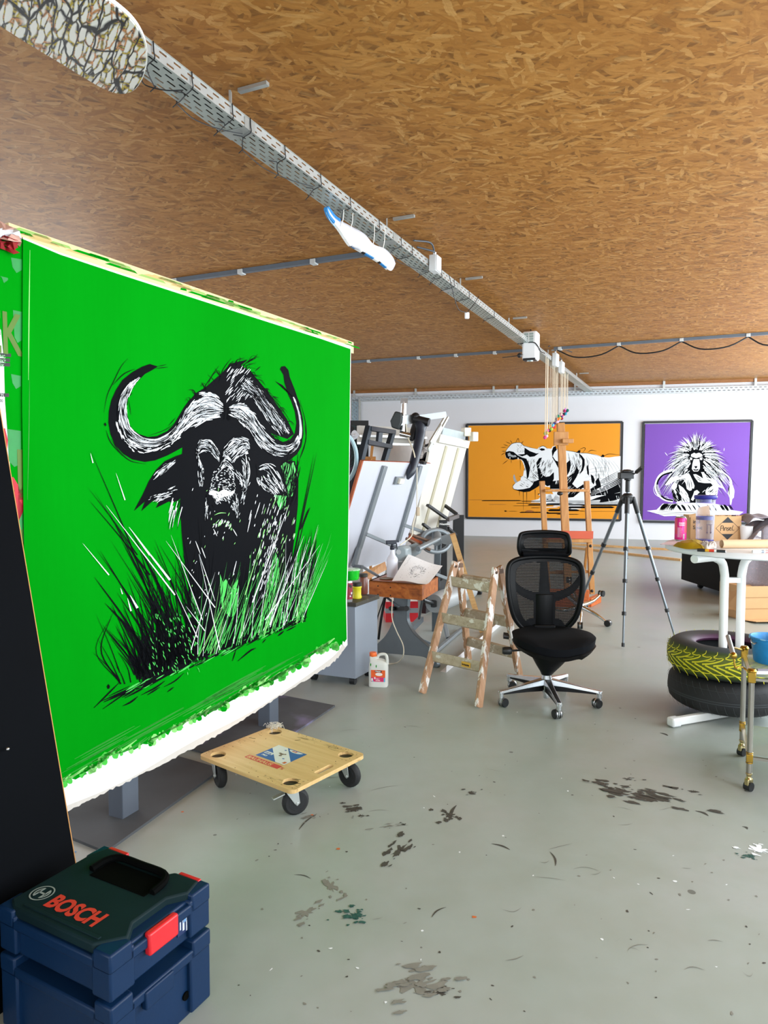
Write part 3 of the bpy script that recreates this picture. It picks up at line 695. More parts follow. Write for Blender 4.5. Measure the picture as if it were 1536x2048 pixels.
xr, yu = (on(46, 800) - on(0, 785)), ZV
def ptxt(body, px, py, size, mi, lay=4, sx=.8):
    P_.mb.mi(mi).text(body, P_.at(px, py, lay), D, ZV, size, .004 if size > .1 else 0, sx=sx)
ptxt('EK', -30, 698, .2, 7, 4, .62); ptxt('ELLUNG', -16, 713, .017, 8); ptxt('MARKT', -12, 723, .017, 8); ptxt('MUSIK', -12, 732, .017, 8); ptxt('03.25', -8, 793, .017, 0); ptxt('20:00', -8, 803, .015, 5)
ptxt('UN', -8, 1001, .25, 6); ptxt('E', 31, 998, .25, 7); ptxt('M', 12, 1055, .25, 6); ptxt('K', 34, 1128, .17, 7); ptxt('E', 27, 1134, .08, 6)
P_.mb.build('poster_sheet', [mat('poster_paper', 'e8e8ea', .7, 0, .05, 10), GREEN, mat('torn_paper_edge', 'd9e8d2', .8), mat('green_over_print', '118a3a', .55, 0, .3, 18), CM[4], mat('poster_black', '1b2420', .6), mat('poster_red', 'c4122a', .6, 0, .15, 12),
            mat('brown_overpainted_print', '4f7417', .6, 0, .2, 12), mat('pale_green_print', '9fd9a4', .6)], stand, world=True, smooth=False)
m = MB()                                               # crumpled poster end on top
for j in range(5):
    rows = []
    for i in range(6):
        rows.append([on(-30 + i * 14 + R.uniform(-4, 4), 436 + j * 9 + i * 4 + k * 9 + R.uniform(-5, 5), R.uniform(-.03, .05)) for k in range(3)])
    m.mi(R.choice([0, 0, 1, 2]) if j else 2).grid(rows)
m.build('crumpled_paper', [mat('crumpled_white_paper', 'd5dbe2', .7), mat('crumpled_red_print', 'a01a26', .7), mat('crumpled_pink_print', 'd0a496', .7)], stand, world=True, smooth=False)
# grey display panel glimpsed behind the torn poster
m = MB(); a = on(-60, 1000, -.16); b = on(60, 1000, -.16)
m.prism([Vector((a.x, a.y, .05)), Vector((b.x, b.y, .05)), Vector((b.x, b.y, 1.7)), Vector((a.x, a.y, 1.7))], N * -.02)
gp_ = tag(m.build('display_panel', mat('pale_grey_panel', '9a9ea4', .7), smooth=False), 'pale grey panel glimpsed behind the torn poster at the near end of the green canvas', 'panel')
m = MB(); aa = None
for grp in ([[(14, 1125), (18, 1120), (22, 1124), (20, 1132), (15, 1135), (12, 1130), (14, 1125)], [(20, 1124), (24, 1128), (22, 1136)], [(18, 1136), (16, 1142)]], [[(17, 1162), (18, 1172)], [(18, 1180), (26, 1168)]]):
    aa = Art(CP - N * .157, N)
    for s_ in grp: aa.stroke(s_, 1.2, 0, 1)
    aa.mb.build('red_scrawl', mat('red_marker_line', '8c2a30', .6), gp_, smooth=False)

# ---- two framed paintings on the back wall
def wall_painting(name, corners, ground, label, mats, paint):
    P = BW0 + BWN * .06
    A_ = Art(P, BWN)
    c = [PL(x, y, P, BWN) for x, y in corners]
    cen = sum(c, Vector()) / 4
    t = thing(name, label, 'painting', (cen.x, cen.y, min(p.z for p in c)), atan2(BWD.y, BWD.x))
    inn = [p + (cen - p).normalized() * .06 for p in c]
    m = MB(); m.prism(inn, BWN * -.03); A_.mb = m
    paint(A_, t)
    m.build('canvas', [ground] + mats, t, world=True, smooth=False)
    f = MB()
    for i in range(4):
        a, b = c[i], c[(i + 1) % 4]; f.bar(a - BWN * .015, b - BWN * .015, .045, .045, up=BWN)
    f.build('frame', mat('black_float_frame', '15181c', .5), t, world=True, smooth=False)
    return t
def hippo(A, t):
    A.T = lambda x, y: (960 + x / 8.533, 860 + y / 8.533)
    bk, wh, gr, sm = 1, 2, 3, 4
    z7 = lambda L: [((1100 - 960) * 8.533 + x * 8.533 / 9.6, y * 8.533 / 9.6) for x, y in L]
    head = [(430, 410), (450, 350), (490, 290), (540, 240), (600, 220), (680, 215), (740, 260), (800, 280), (900, 310), (980, 325), (1010, 290), (1070, 272), (1120, 290), (1150, 315), (1215, 320), (1240, 280), (1285, 268), (1310, 325), (1380, 340),
            (1440, 345), (1560, 362), (1680, 392), (1720, 385), (1860, 398), (1990, 425), (2090, 462), (2200, 470), (2300, 455), (2408, 445), (2408, 1275), (1300, 1275), (1060, 1240), (1040, 1150), (1000, 1100), (1090, 1090), (1250, 1095), (1200, 980), (1090, 960), (1000, 940), (930, 1000), (850, 1050), (760, 1058),
            (650, 1032), (570, 1000), (560, 960), (605, 905), (690, 860), (700, 800), (735, 780), (745, 720), (760, 650), (740, 580), (715, 520), (660, 490), (560, 510), (500, 500), (440, 470)]
    A.poly(head, wh, 1)
    A.poly([(605, 905), (580, 870), (565, 800), (580, 755), (592, 770), (615, 850), (645, 890)], gr, 1)
    B = lambda p, l=2: A.poly(p, bk, l)
    B([(430, 410), (440, 375), (500, 358), (570, 372), (640, 430), (720, 470), (790, 490), (830, 570), (855, 650), (840, 740), (830, 800), (800, 840), (790, 700), (765, 600), (740, 540), (715, 510), (660, 490), (560, 512), (500, 500), (445, 470)])
    A.poly([(470, 400), (510, 385), (530, 420), (600, 440), (620, 460), (560, 470), (520, 450), (480, 450)], gr, 3)
    for p in [[(500, 470), (522, 465), (512, 505)], [(640, 470), (662, 475), (650, 520)], [(560, 440), (600, 430), (625, 455)]]: A.poly(p, wh, 3)
    B([(560, 1002), (640, 1018), (740, 1010), (850, 985), (900, 930), (920, 880), (1000, 850), (1060, 830), (1040, 900), (1000, 960), (930, 1005), (850, 1050), (760, 1060), (650, 1034)])
    B([(960, 560), (1010, 480), (1060, 470), (1020, 560), (1010, 640), (1060, 760), (1120, 800), (1180, 790), (1260, 720), (1262, 830), (1210, 940), (1150, 960), (1060, 900), (1000, 840), (985, 720)])
    B([(1225, 360), (1250, 290), (1295, 275), (1310, 340), (1270, 380), (1240, 450), (1290, 520), (1375, 560), (1400, 740), (1340, 660), (1290, 560), (1235, 470)])
    B([(760, 300), (850, 360), (960, 400), (1010, 395), (930, 450), (850, 460), (800, 420), (720, 450), (640, 420), (760, 410)])
    B([(1010, 330), (1050, 310), (1100, 320), (1110, 345), (1050, 355)]); B([(1480, 560), (1540, 510), (1550, 600), (1530, 700), (1480, 790), (1470, 680)])
    B([(1600, 520), (1640, 640), (1580, 790), (1500, 900), (1460, 1000), (1560, 940), (1650, 800), (1690, 700)], 2)
    B([(1680, 390), (1740, 440), (1785, 500), (1788, 600), (1760, 690), (1700, 760), (1740, 640), (1745, 520), (1700, 430)])
    B(z7([(730, 660), (745, 780), (750, 880), (715, 840), (705, 700)])); B(z7([(780, 850), (830, 880), (860, 960), (840, 1050), (800, 1000)]))
    B(z7([(1365, 890), (1200, 985), (1050, 1060), (990, 1130), (965, 1010), (930, 910), (870, 985), (885, 1060), (745, 1150), (745, 1280), (900, 1255), (1100, 1250), (1365, 1190)]))
    B(z7([(740, 1365), (900, 1300), (1100, 1240), (1365, 1200), (1365, 1310), (1250, 1350), (1000, 1390), (950, 1390), (970, 1340), (820, 1350)]))
    B(z7([(320, 1080), (420, 1030), (520, 1120), (640, 1040), (660, 1120), (560, 1200), (450, 1290), (340, 1300)])); B(z7([(330, 900), (420, 850), (500, 800), (420, 960), (330, 1060)]))
    B(z7([(0, 990), (200, 960), (240, 1130), (0, 1130)]))
    for (x0, y0, x1, y1, n, dx, dy, mi) in [(1020, 500, 1250, 780, 45, -40, 90, bk), (770, 480, 960, 760, 40, -25, 60, bk), (880, 700, 1010, 880, 30, 60, 60, bk), (620, 240, 760, 380, 60, 8, 8, bk), (1480, 380, 1700, 560, 30, 30, 110, bk), (1560, 560, 1740, 760, 40, -50, 70, bk),
                                            (1780, 430, 2200, 780, 30, 30, 160, bk), (1000, 560, 1240, 760, 22, -50, 70, wh), (1400, 700, 1640, 1060, 34, -60, 90, wh), (1840, 800, 2400, 1200, 22, 30, 90, wh), (1640, 900, 1860, 1100, 20, 50, -40, wh), (660, 780, 900, 960, 22, 60, 30, bk), (1300, 600, 1420, 900, 16, -20, 90, wh)]:
        for _ in range(n):
            x = R.uniform(x0, x1); y = R.uniform(y0, y1); A.stroke([(x, y), (x + dx * R.uniform(.5, 1), y + dy * R.uniform(.5, 1))], R.uniform(3, 8), mi, 3)
    for k in range(9):
        y = 790 + k * 26; A.stroke([(1990 - k * 14, y + 120), (2180, y + 10), (2408, y - 110)], 9, wh if k > 4 else bk, 4)
    for k in range(7):
        y = 690 + k * 60; A.stroke([(1790, y), (1990, y - 40), (2210, y - 60 + k * 8)], 3, bk, 4)
    for k in range(8): A.stroke([(1820 + k * 60, 440 + k * 8), (1920 + k * 62, 560 + k * 10), (2000 + k * 60, 720 + k * 6)], 3, bk, 4)
    for p in [(2080, 930, 20), (1770, 1010, 40), (2020, 1010, 24), (1880, 1065, 14), (2150, 900, 16), (1720, 1055, 18), (2040, 1010, 10), (2330, 1130, 10)]:
        A.poly([(p[0] + p[2] * cos(k * .6), p[1] + p[2] * .55 * sin(k * .6)) for k in range(10)], wh, 5)
    # outline hair, whiskers, drips
    for s_ in [[(360, 430), (430, 385)], [(355, 300), (450, 295)], [(370, 362), (440, 365)], [(440, 200), (520, 235)], [(515, 175), (550, 225)], [(605, 225), (650, 145), (670, 205)], [(740, 190), (710, 230)], [(385, 585), (480, 510)], [(400, 245), (480, 275)],
               [(430, 410), (450, 345), (495, 285), (545, 235), (620, 215), (700, 220), (745, 265), (860, 300), (985, 325)], [(1000, 345), (1020, 295), (1075, 272), (1125, 295), (1150, 325)], [(1310, 330), (1560, 362), (1700, 390), (1860, 400), (2090, 465)], [(1680, 345), (1760, 305), (1800, 320), (1740, 400)], [(1840, 380), (1900, 345), (1990, 360)], [(2110, 450), (2200, 410), (2380, 425)],
               [(560, 960), (570, 1002), (650, 1034), (760, 1060)], [(605, 905), (570, 940), (556, 970)]]: A.stroke(s_, 9, bk, 5)
    for p in [[(1640, 385), (1690, 345), (1720, 350), (1700, 395)], [(2060, 455), (2095, 415), (2130, 440), (2110, 465)]]: B(p, 5)
    for x, y0, y1 in [(738, 1050, 1390), (798, 1060, 1275), (940, 1020, 1200), (688, 515, 695), (532, 515, 570), (672, 1040, 1130)]: A.stroke([(x, y0), (x + 2, y1)], 9, bk, 2, 'tip')
    # water
    A.poly([(1000, 1180), (1060, 1090), (1120, 1150), (1200, 1080), (1240, 1180), (1300, 1100), (1400, 1200), (2408, 1200), (2408, 1275), (1200, 1280), (1060, 1250), (860, 1210)], wh, 1)
    for x0, x1, y, h, mi in [(20, 720, 1205, 16, bk), (700, 1300, 1215, 12, bk), (-210, 60, 1192, 7, sm), (140, 460, 1272, 7, sm), (610, 1100, 1250, 9, bk), (560, 1200, 1294, 6, bk), (810, 1400, 1275, 22, bk), (860, 1040, 1328, 9, bk), (410, 475, 1384, 22, bk), (480, 650, 1388, 6, bk), (670, 1180, 1404, 18, bk), (770, 930, 1385, 30, sm),
                             (1100, 1520, 1420, 22, bk), (1160, 1700, 1368, 34, bk), (1350, 1560, 1340, 40, bk), (1130, 1600, 1255, 14, bk), (1400, 2400, 1282, 26, bk), (1500, 2300, 1318, 34, bk), (1600, 1800, 1380, 8, bk), (1700, 2350, 1390, 5, bk), (1240, 1760, 1295, 16, wh), (1100, 1340, 1318, 14, wh), (1500, 1740, 1345, 16, wh), (1300, 1700, 1438, 10, bk), (860, 1500, 1232, 12, wh)]:
        A.poly([(x0, y), (x0 + 40, y - h / 2), (x1 - 60, y - h / 2), (x1, y), (x1 - 40, y + h / 2), (x0 + 20, y + h / 2)], mi, 3)
    for _ in range(26):
        x = R.uniform(980, 1420); y = R.uniform(1090, 1200); A.poly([(x, y), (x + 20, y - 12), (x + 36, y), (x + 14, y + 12)], R.choice([wh, wh, bk]), 2)
hg = mat('orange_yellow_paint', 'e39200', .6, 0, .06, 1.2)
wall_painting('hippo_painting', [(933, 849), (1245, 844), (1241, 1041), (932.5, 1036)], hg, 'wide orange painting of a yawning hippo on the white back wall', [PAINTB, PAINTW, mat('hippo_grey_wash', '9aa0a6', .6, 0, .2, 20), mat('brown_orange_wash', '9c5a18', .6)], hippo)
def baboon(A, t):
    A.T = lambda x, y: (1290 + x / 7.314, 850 + y / 7.314)
    bk, wh = 1, 2
    A.poly([(640, 500), (860, 500), (920, 700), (1060, 860), (1060, 1060), (1000, 1130), (700, 1140), (430, 1120), (385, 960), (430, 840), (560, 740)], bk, 1)
    A.poly([(430, 560), (500, 350), (620, 260), (760, 230), (920, 260), (1020, 380), (1080, 540), (1080, 720), (900, 720), (640, 700), (450, 730)], bk, 1)
    for i in range(300):
        a = R.uniform(-2.45, 2.45); sa, ca = sin(a), cos(a)
        r0 = R.uniform(95, 260); r1 = R.uniform(250, 400) * (1 + .22 * abs(sa))
        if abs(a) > 1.7: r1 *= 1.25
        if r1 < r0 + 60: continue
        p = lambda r, b: (755 + 1.04 * r * sin(a + b), 450 - .93 * r * cos(a + b) + (.0011 * r * r * abs(sa)))
        b = R.uniform(-.08, .08)
        A.stroke([p(r0, 0), p((r0 + r1) / 2, b * .4), p(r1, b)], R.uniform(6, 14), wh if R.random() < .6 else bk, R.choice([2, 3]), 'tip', 7)
    for i in range(150):
        sgn = R.choice([-1, 1]); x = 755 + sgn * R.uniform(90, 300); y = R.uniform(480, 800); L = R.uniform(90, 210)
        A.stroke([(x, y), (x + sgn * L * .55, y + L * .5), (x + sgn * L * .95, y + L)] if R.random() < .7 else [(x, y), (x + sgn * L, y + L * .4)], R.uniform(5, 10), R.choice([wh, wh, bk, bk]), R.choice([2, 3]), 'tip', 7)
    W = lambda p, l=5: A.poly(p, wh, l)
    A.poly([(660, 420), (740, 380), (850, 420), (860, 520), (820, 640), (850, 700), (640, 700), (680, 640), (660, 520)], bk, 4)
    W([(675, 430), (720, 405), (745, 420), (790, 405), (835, 430), (842, 458), (800, 470), (748, 486), (700, 470), (672, 458)])
    W([(712, 500), (792, 500), (802, 560), (802, 640), (775, 678), (712, 680), (685, 640), (694, 570)]); W([(655, 475), (690, 480), (690, 512), (665, 510)]); W([(800, 480), (842, 472), (835, 512), (805, 512)])
    for p in [[(718, 600), (768, 600), (758, 630), (735, 636)], [(700, 640), (745, 652), (790, 640), (770, 668), (720, 668)], [(690, 470), (735, 488), (735, 500), (695, 485)], [(760, 488), (805, 470), (800, 488), (762, 500)]]: A.poly(p, bk, 6)
    W([(370, 770), (480, 745), (570, 730), (640, 705), (662, 740), (700, 820), (724, 890), (715, 930), (690, 925), (680, 955), (650, 962), (612, 935), (598, 860), (560, 785), (450, 810), (330, 880), (290, 880)])
    W([(706, 722), (745, 720), (800, 750), (850, 785), (835, 720), (820, 690), (862, 690), (905, 770), (1000, 790), (1070, 860), (1150, 930), (1060, 905), (960, 850), (870, 850), (780, 835), (730, 770)])
    for x0, y0, x1, y1 in [(640, 800, 652, 940), (668, 800, 690, 930), (620, 800, 625, 900), (740, 745, 830, 800), (748, 780, 840, 826), (560, 780, 600, 800), (900, 790, 980, 830), (480, 760, 540, 750)]: A.stroke([(x0, y0), (x1, y1)], 10, bk, 6)
    W([(390, 880), (430, 842), (470, 860), (465, 910), (430, 960), (392, 930)]); W([(490, 870), (560, 920), (620, 1000), (660, 1120), (560, 1130), (515, 1000)]); W([(450, 1132), (560, 1092), (660, 1130), (470, 1145)])
    W([(880, 960), (1000, 880), (1075, 890), (1062, 1000), (1045, 1060), (900, 1070)]); W([(720, 970), (760, 950), (800, 985), (770, 1010), (700, 1110), (672, 1090), (705, 1020)])
    for i in range(46):
        x = R.uniform(400, 640); y = R.uniform(930, 1080); A.stroke([(x, y), (x + 40, y + 60)], 8, R.choice([bk, wh]), 6)
    for i in range(40):
        x = R.uniform(880, 1080); y = R.uniform(900, 1050); A.stroke([(x, y), (x - 40, y + 40)], 8, R.choice([bk, wh]), 6)
    A.stroke([(430, 660), (310, 690), (220, 745), (170, 840), (165, 930), (205, 1020), (290, 1085), (410, 1112)], 46, wh, 3, 'flat', 24); A.stroke([(400, 690), (270, 730), (200, 800), (178, 870), (178, 930), (215, 1010), (300, 1080), (410, 1105)], 24, bk, 4, 'flat', 24)
    for k in range(12): A.stroke([(160 + k * 2, 880 + k * 14), (200 + k * 4, 876 + k * 14)], 6, wh, 5)
    A.stroke([(150, 860), (125, 930), (150, 1010), (230, 1060), (320, 1050), (350, 1090)], 7, wh, 3); A.stroke([(285, 650), (262, 700)], 7, wh, 3); A.stroke([(290, 400), (330, 450)], 8, wh, 3); A.stroke([(1160, 335), (1155, 380)], 7, wh, 3)
    A.stroke([(1070, 660), (1180, 730), (1245, 800), (1262, 870)], 34, wh, 3, 'flat', 12); A.stroke([(1110, 690), (1200, 760), (1240, 830)], 12, bk, 4)
    W([(1245, 850), (1285, 880), (1308, 960), (1300, 1060), (1275, 1085), (1262, 1165), (1244, 1165), (1240, 1070), (1210, 1000), (1228, 910)], 3)
    for k in range(8): A.stroke([(1240 - k * 2, 880 + k * 14), (1215 + k * 4, 950 + k * 16)], 7, bk, 4)
    W([(170, 1240), (260, 1150), (430, 1150), (700, 1138), (1010, 1150), (1220, 1190), (1250, 1240), (1440, 1272), (1380, 1312), (900, 1316), (280, 1334), (200, 1305), (25, 1255)], 2)
    for i in range(26):
        x = R.uniform(180, 440); A.stroke([(x + 60, 1150), (x + 20, 1190), (x - 10, 1250)], R.uniform(8, 20), bk, 3)
    for i in range(20):
        x = R.uniform(450, 1240); A.stroke([(x, 1165), (x + 30, 1205), (x + 60, 1255)], R.uniform(8, 24), bk, 3)
    for y in (1262, 1280, 1298): A.stroke([(60, y), (600, y + 14), (1300, y + 2)], 5, bk, 3)
pg_ = mat('violet_paint', '6d3da4', .6, 0, .07, 1.2)
wall_painting('baboon_painting', [(1287, 844.5), (1505, 841), (1496.5, 1047), (1281.5, 1043)], pg_, 'violet painting of a seated baboon with white mane on the white back wall', [PAINTB, PAINTW], baboon)
# ---------------------------------------------------------------- things hung under the ceiling
def slotted(name, base, per, row, sl, sw, ax, ay, stag=.5):
    """galvanised sheet with rows of punched oblong slots (see-through)"""
    t = NT(name); sp = t.n('ShaderNodeSeparateXYZ'); t.l(t.obj(), sp.inputs[0])
    X, Y = sp.outputs[ax], sp.outputs[ay]
    v = t.math('DIVIDE', Y, row); vi = t.math('FLOOR', v); vf = t.math('FRACT', v)
    u = t.math('FRACT', t.math('ADD', t.math('DIVIDE', X, per), t.math('MULTIPLY', vi, stag)))
    a = t.math('LESS_THAN', t.math('ABSOLUTE', t.math('SUBTRACT', u, .5)), sl / 2)
    b = t.math('LESS_THAN', t.math('ABSOLUTE', t.math('SUBTRACT', vf, .5)), sw / 2)
    hole = t.math('MULTIPLY', a, b)
    t.base(t.mix(t.noise(t.obj(), 12, 4), tuple(x * .85 for x in lin(base)), lin(base)))
    t.b.inputs['Metallic'].default_value = .55; t.b.inputs['Roughness'].default_value = .45
    tr = t.n('ShaderNodeBsdfTransparent'); mx = t.n('ShaderNodeMixShader')
    t.l(hole, mx.inputs[0]); t.l(t.b.outputs[0], mx.inputs[1]); t.l(tr.outputs[0], mx.inputs[2]); t.l(mx.outputs[0], t.out.inputs[0])
    return t.m
SLOT_B = slotted('slotted_zinc_base', 'b9c2bd', .1, .032, .6, .32, 0, 1)
SLOT_S = slotted('slotted_zinc_side', 'c8cbc9', .1, .031, .5, .3, 0, 2)
TZ = 3.5
T0 = K(498, 260, TZ)                                    # lower right edge of the tray
def tp(t, u=0.0, z=0.0): return T0 + D * t + N * u + ZV * z
def tt(px, py=None):                                    # run length along the tray at an image column
    r = ray(px, 900); k = r.x / r.y
    return (k * T0.y - T0.x) / (D.x - k * D.y)
tray = thing('cable_tray', 'long perforated metal cable tray running along the chipboard ceiling', 'cable tray', tp(0), atan2(D.y, D.x))
t0_, t1_ = -2.6, 14.0
TWD, TH = .16, .062
m = MB(); m.mi(0).prism([tp(t0_), tp(t1_), tp(t1_, -TWD), tp(t0_, -TWD)], (0, 0, .002))
m.mi(1).prism([tp(t0_), tp(t1_), tp(t1_, 0, TH), tp(t0_, 0, TH)], N * .002); m.mi(1).prism([tp(t0_, -TWD), tp(t1_, -TWD), tp(t1_, -TWD, TH), tp(t0_, -TWD, TH)], N * -.002)
m.build('channel', [SLOT_B, SLOT_S], tray, world=True, smooth=False)
m = MB()
for u in (0, -TWD): m.bar(tp(t0_, u, TH), tp(t1_, u, TH), .012, .006)
m.build('folded_rim', ZINC, tray, world=True, smooth=False)
for px in (505, 790, 915, 1037, 1126, 1165):             # joint plates wrapping the tray
    t = tt(px); m = MB(); c = .05
    m.prism([tp(t - c, .004, -.004), tp(t + c, .004, -.004), tp(t + c, -TWD - .004, -.004), tp(t - c, -TWD - .004, -.004)], (0, 0, .003))
    m.prism([tp(t - c, .006, -.004), tp(t + c, .006, -.004), tp(t + c, .006, TH * .9), tp(t - c, .006, TH * .9)], N * -.003)
    m.build('joint_plate', ZINC, tray, world=True, smooth=False)
for px in (512, 800, 938, 1030, 1105, 1160):             # ceiling hangers
    t = tt(px) - .1; m = MB()
    m.bar(tp(t, -TWD * .5, TH), tp(t, -TWD * .5, CEIL - TZ), .03, .012); m.bar(tp(t, -.02, CEIL - TZ - .012), tp(t, .17, CEIL - TZ - .012), .03, .02)
    m.build('hanger', ZINC, tray, world=True, smooth=False)
for i, px in enumerate((318, 392, 470, 505, 572, 642, 700, 757, 800, 822, 862, 880, 905, 935, 985)):   # black ties looped round it
    t = tt(px); m = MB(); q = R.uniform(.05, .22); h = TH + .004
    pts = [tp(t, .008, h), tp(t, .01, .02), tp(t + .01, .004, -.008), tp(t + .05, -TWD * .5, -.01), tp(t + q, -TWD - .006, -.008), tp(t + q, -TWD - .01, .03)]
    m.tube(fit(pts, 18), .0032, 6)
    m.tube([tp(t + .05, -TWD * .5, -.01), tp(t + .02, -TWD * .4, -.012), tp(t - .03, -TWD * .55, -.02)], .003, 5)
    m.tube([tp(t + q, -TWD, -.004), tp(t + q - .02, -TWD - .02, -.035)], .003, 5)
    m.build('cable_tie', BLACKP, tray, world=True)
for a, b in ((320, 392), (392, 505), (520, 642), (790, 862)):
    ta, tb = tt(a), tt(b); m = MB()
    m.tube(fit([tp(ta + .1, -TWD - .01, -.01), tp(ta * .6 + tb * .4, -TWD * .9, -.045), tp(ta * .3 + tb * .7, -TWD * .6, -.04), tp(tb, -TWD * .3, -.012)], 14), .003, 5); m.build('black_wire', BLACKP, tray, world=True)
m = MB()                                                 # cables lying in the tray
for i in range(4): m.tube(fit([tp(t0_ + k * 1.7, -.03 - .028 * i + R.uniform(-.012, .012), .016) for k in range(10)], 50), .008, 6)
m.build('cable_bundle', BLACKP, tray, world=True)

# painted board hanging under the near end of the tray
DZ = 3.22
dk = [(-60, 18), (0, 52), (60, 90), (130, 132), (200, 174), (235, 187), (262, 184), (280, 164), (291, 130), (290, 96), (280, 68), (262, 42), (235, 18), (205, -4), (150, -40), (60, -110), (-60, -190), (-160, -140)]
cp_ = fit([tuple(K(x, y, DZ)) for x, y in dk[1:14]], 60)
out = [K(-60, 18, DZ), K(-160, -60, DZ)]
out = [K(-90, 0, DZ)] + cp_ + [K(120, -60, DZ), K(20, -110, DZ), K(-90, -120, DZ)]
def marble():
    t = NT('poured_paint_cells'); v = t.mapping(t.obj(), rot=(0, 0, -1.02), scale=(9, 46, 8))
    wn = t.n('ShaderNodeTexNoise'); t.l(t.obj(), wn.inputs['Vector']); wn.inputs['Scale'].default_value = 9
    ad = t.n('ShaderNodeVectorMath', operation='MULTIPLY_ADD'); t.l(wn.outputs['Color'], ad.inputs[0]); ad.inputs[1].default_value = (1.3, 1.3, 0); t.l(v, ad.inputs[2])
    vo = t.n('ShaderNodeTexVoronoi', feature='DISTANCE_TO_EDGE'); t.l(ad.outputs[0], vo.inputs['Vector']); vo.inputs['Scale'].default_value = 1
    v2 = t.n('ShaderNodeTexVoronoi', feature='DISTANCE_TO_EDGE'); t.l(ad.outputs[0], v2.inputs['Vector']); v2.inputs['Scale'].default_value = .33
    n = t.noise(t.mapping(t.obj(), scale=(4, 4, 1)), 2.5, 3)
    vein = t.ramp(n, [(.36, lin('1c1c26')), (.43, lin('3a362f')), (.47, lin('c2a81c')), (.52, lin('2a2a30')), (.57, lin('d08a4c')), (.62, lin('6a5c34')), (.68, lin('b9a02c'))])
    c = t.mix(t.ramp(vo.outputs['Distance'], [(.04, (1, 1, 1)), (.16, (0, 0, 0))]), lin('eceae2'), vein)
    c = t.mix(t.ramp(v2.outputs['Distance'], [(.02, (1, 1, 1)), (.05, (0, 0, 0))]), c, lin('191a22'))
    t.base(c); t.b.inputs['Roughness'].default_value = .2; t.b.inputs['Coat Weight'].default_value = .4; return t.m
deck = thing('painted_board', 'white board with marbled black and yellow paint hanging under the near end of the tray', 'board', sum(out, Vector()) / len(out))
MTX[deck.name] = Matrix.Translation(deck.location)
MB().prism(out, (0, 0, .004)).build('marbled_face', marble(), deck, world=True, smooth=False)
cen = sum(out, Vector()) / len(out)
MB().prism([p + (p - cen).normalized() * .006 + ZV * .004 for p in out], (0, 0, .016)).build('white_edge', WHITEL, deck, world=True, smooth=False)
for p in (K(130, 60, DZ), K(230, 120, DZ)): MB().cyl(p + ZV * .02, Vector((p.x, p.y, TZ)), .003, 6).build('cord', BLACKP, deck, world=True)

# curved white deck with blue stripes, hung by white cords
Lf = [(651, 417), (658, 434), (677, 457), (697, 487), (707, 493), (735, 509), (758, 523), (775, 537)]
Rt = [(654, 415), (671, 436), (700, 452), (728, 468), (746, 488), (768, 497), (784, 513), (790, 527)]
n_ = 33
La = fit([tuple(V(x, y, 5.05 + .09 * i)) for i, (x, y) in enumerate(Lf)], n_); Ra = fit([tuple(V(x, y, 5.13 + .09 * i)) for i, (x, y) in enumerate(Rt)], n_)
hung = thing('hanging_deck', 'curved white board with blue edge stripes hung by cords beneath the tray', 'board', La[16])
rows = [[a.lerp(b, k / 6) - ZV * (.035 * sin(pi * k / 6)) * min(1, i / 6) for k in range(7)] for i, (a, b) in enumerate(zip(La, Ra))]
m = MB(); m.grid(rows)
for r_ in (2,): pass
m.build('white_shell', mat('translucent_white_shell', 'dfe0ea', .35, 0, .03, 8), hung, world=True, solid=.012)
m = MB()
for i in range(n_ - 1):
    a, b = La[i], La[i + 1]; k = i / n_
    mi = 1 if k < .2 else (1 if (.46 < k < .56 or .64 < k < .74 or .83 < k < .92) else (2 if (.43 < k <= .46 or .62 < k <= .64 or .81 < k <= .83) else 0))
    m.mi(mi).bar(a, b, .022, .026, up=N)
for i in range(6): m.mi(1).bar(Ra[i], Ra[i + 1], .022, .026, up=N)
m.build('striped_rim', [WHITEL, mat('sky_blue_stripe', '2f86c8', .4), BLACKP], hung, world=True, bevel=.003)
m = MB(); rows2 = [[r[k] - ZV * .012 for k in range(7)] for r in rows[1:7]]; m.grid(rows2)
m.build('blue_tip', mat('pale_blue_tip', '8ebbd2', .45), hung, world=True, solid=.004)
for i, k in ((8, 2), (10, 4), (22, 2), (24, 4)):
    p = rows[i][k]; top = Vector((p.x + .03, p.y + .03, TZ - .01)); m = MB()
    m.tube(fit([p, p.lerp(top, .5) + N * .012, top], 8), .0035, 6)
    m.build('white_cord', mat('white_cord', 'f0efe8', .7), hung, world=True)

# junction boxes with cables, on the tray's side
def jbox(px, dz, w_, h_, label, cables):
    t = tt(px); o = tp(t, .045, dz)
    j = thing('junction_box', label, 'junction box', tp(t, .01, dz), atan2(D.y, D.x), 'junction boxes on the cable tray')
    Rm = Matrix((D, N, ZV)).transposed()
    MB().box(o, (w_, .07, h_), Rm).build('housing', mat('pale_grey_plastic', 'd6d9da', .45), j, world=True, bevel=.008)
    MB().box(o + N * .04, (w_ * .94, .014, h_ * .94), Rm).build('cover', WHITEP, j, world=True, bevel=.005)
    m = MB(); m.cyl(o + ZV * (h_ / 2 - .01), o + ZV * (h_ / 2 + .035), .016, 10); m.build('gland', WHITEP, j, world=True)
    m = MB()
    for dt, du, hh in cables:
        m.tube(fit([o + ZV * (h_ / 2 + .03), o + ZV * (h_ / 2 + hh) + D * dt * .3, o + D * dt + N * du + ZV * (h_ / 2 + .04)], 14), .008, 8)
    m.build('cable', mat('grey_cable', '3c4650', .5), j, world=True)
jbox(859, .03, .13, .15, 'pale junction box clipped to the tray beyond the hanging white deck', [(-.38, -.06, .09), (-.2, -.1, .03)])
jbox(1103, .02, .22, .22, 'nearer of two small junction boxes beyond the projector on the tray', [(-.5, -.02, .14), (.2, .25, .12)])
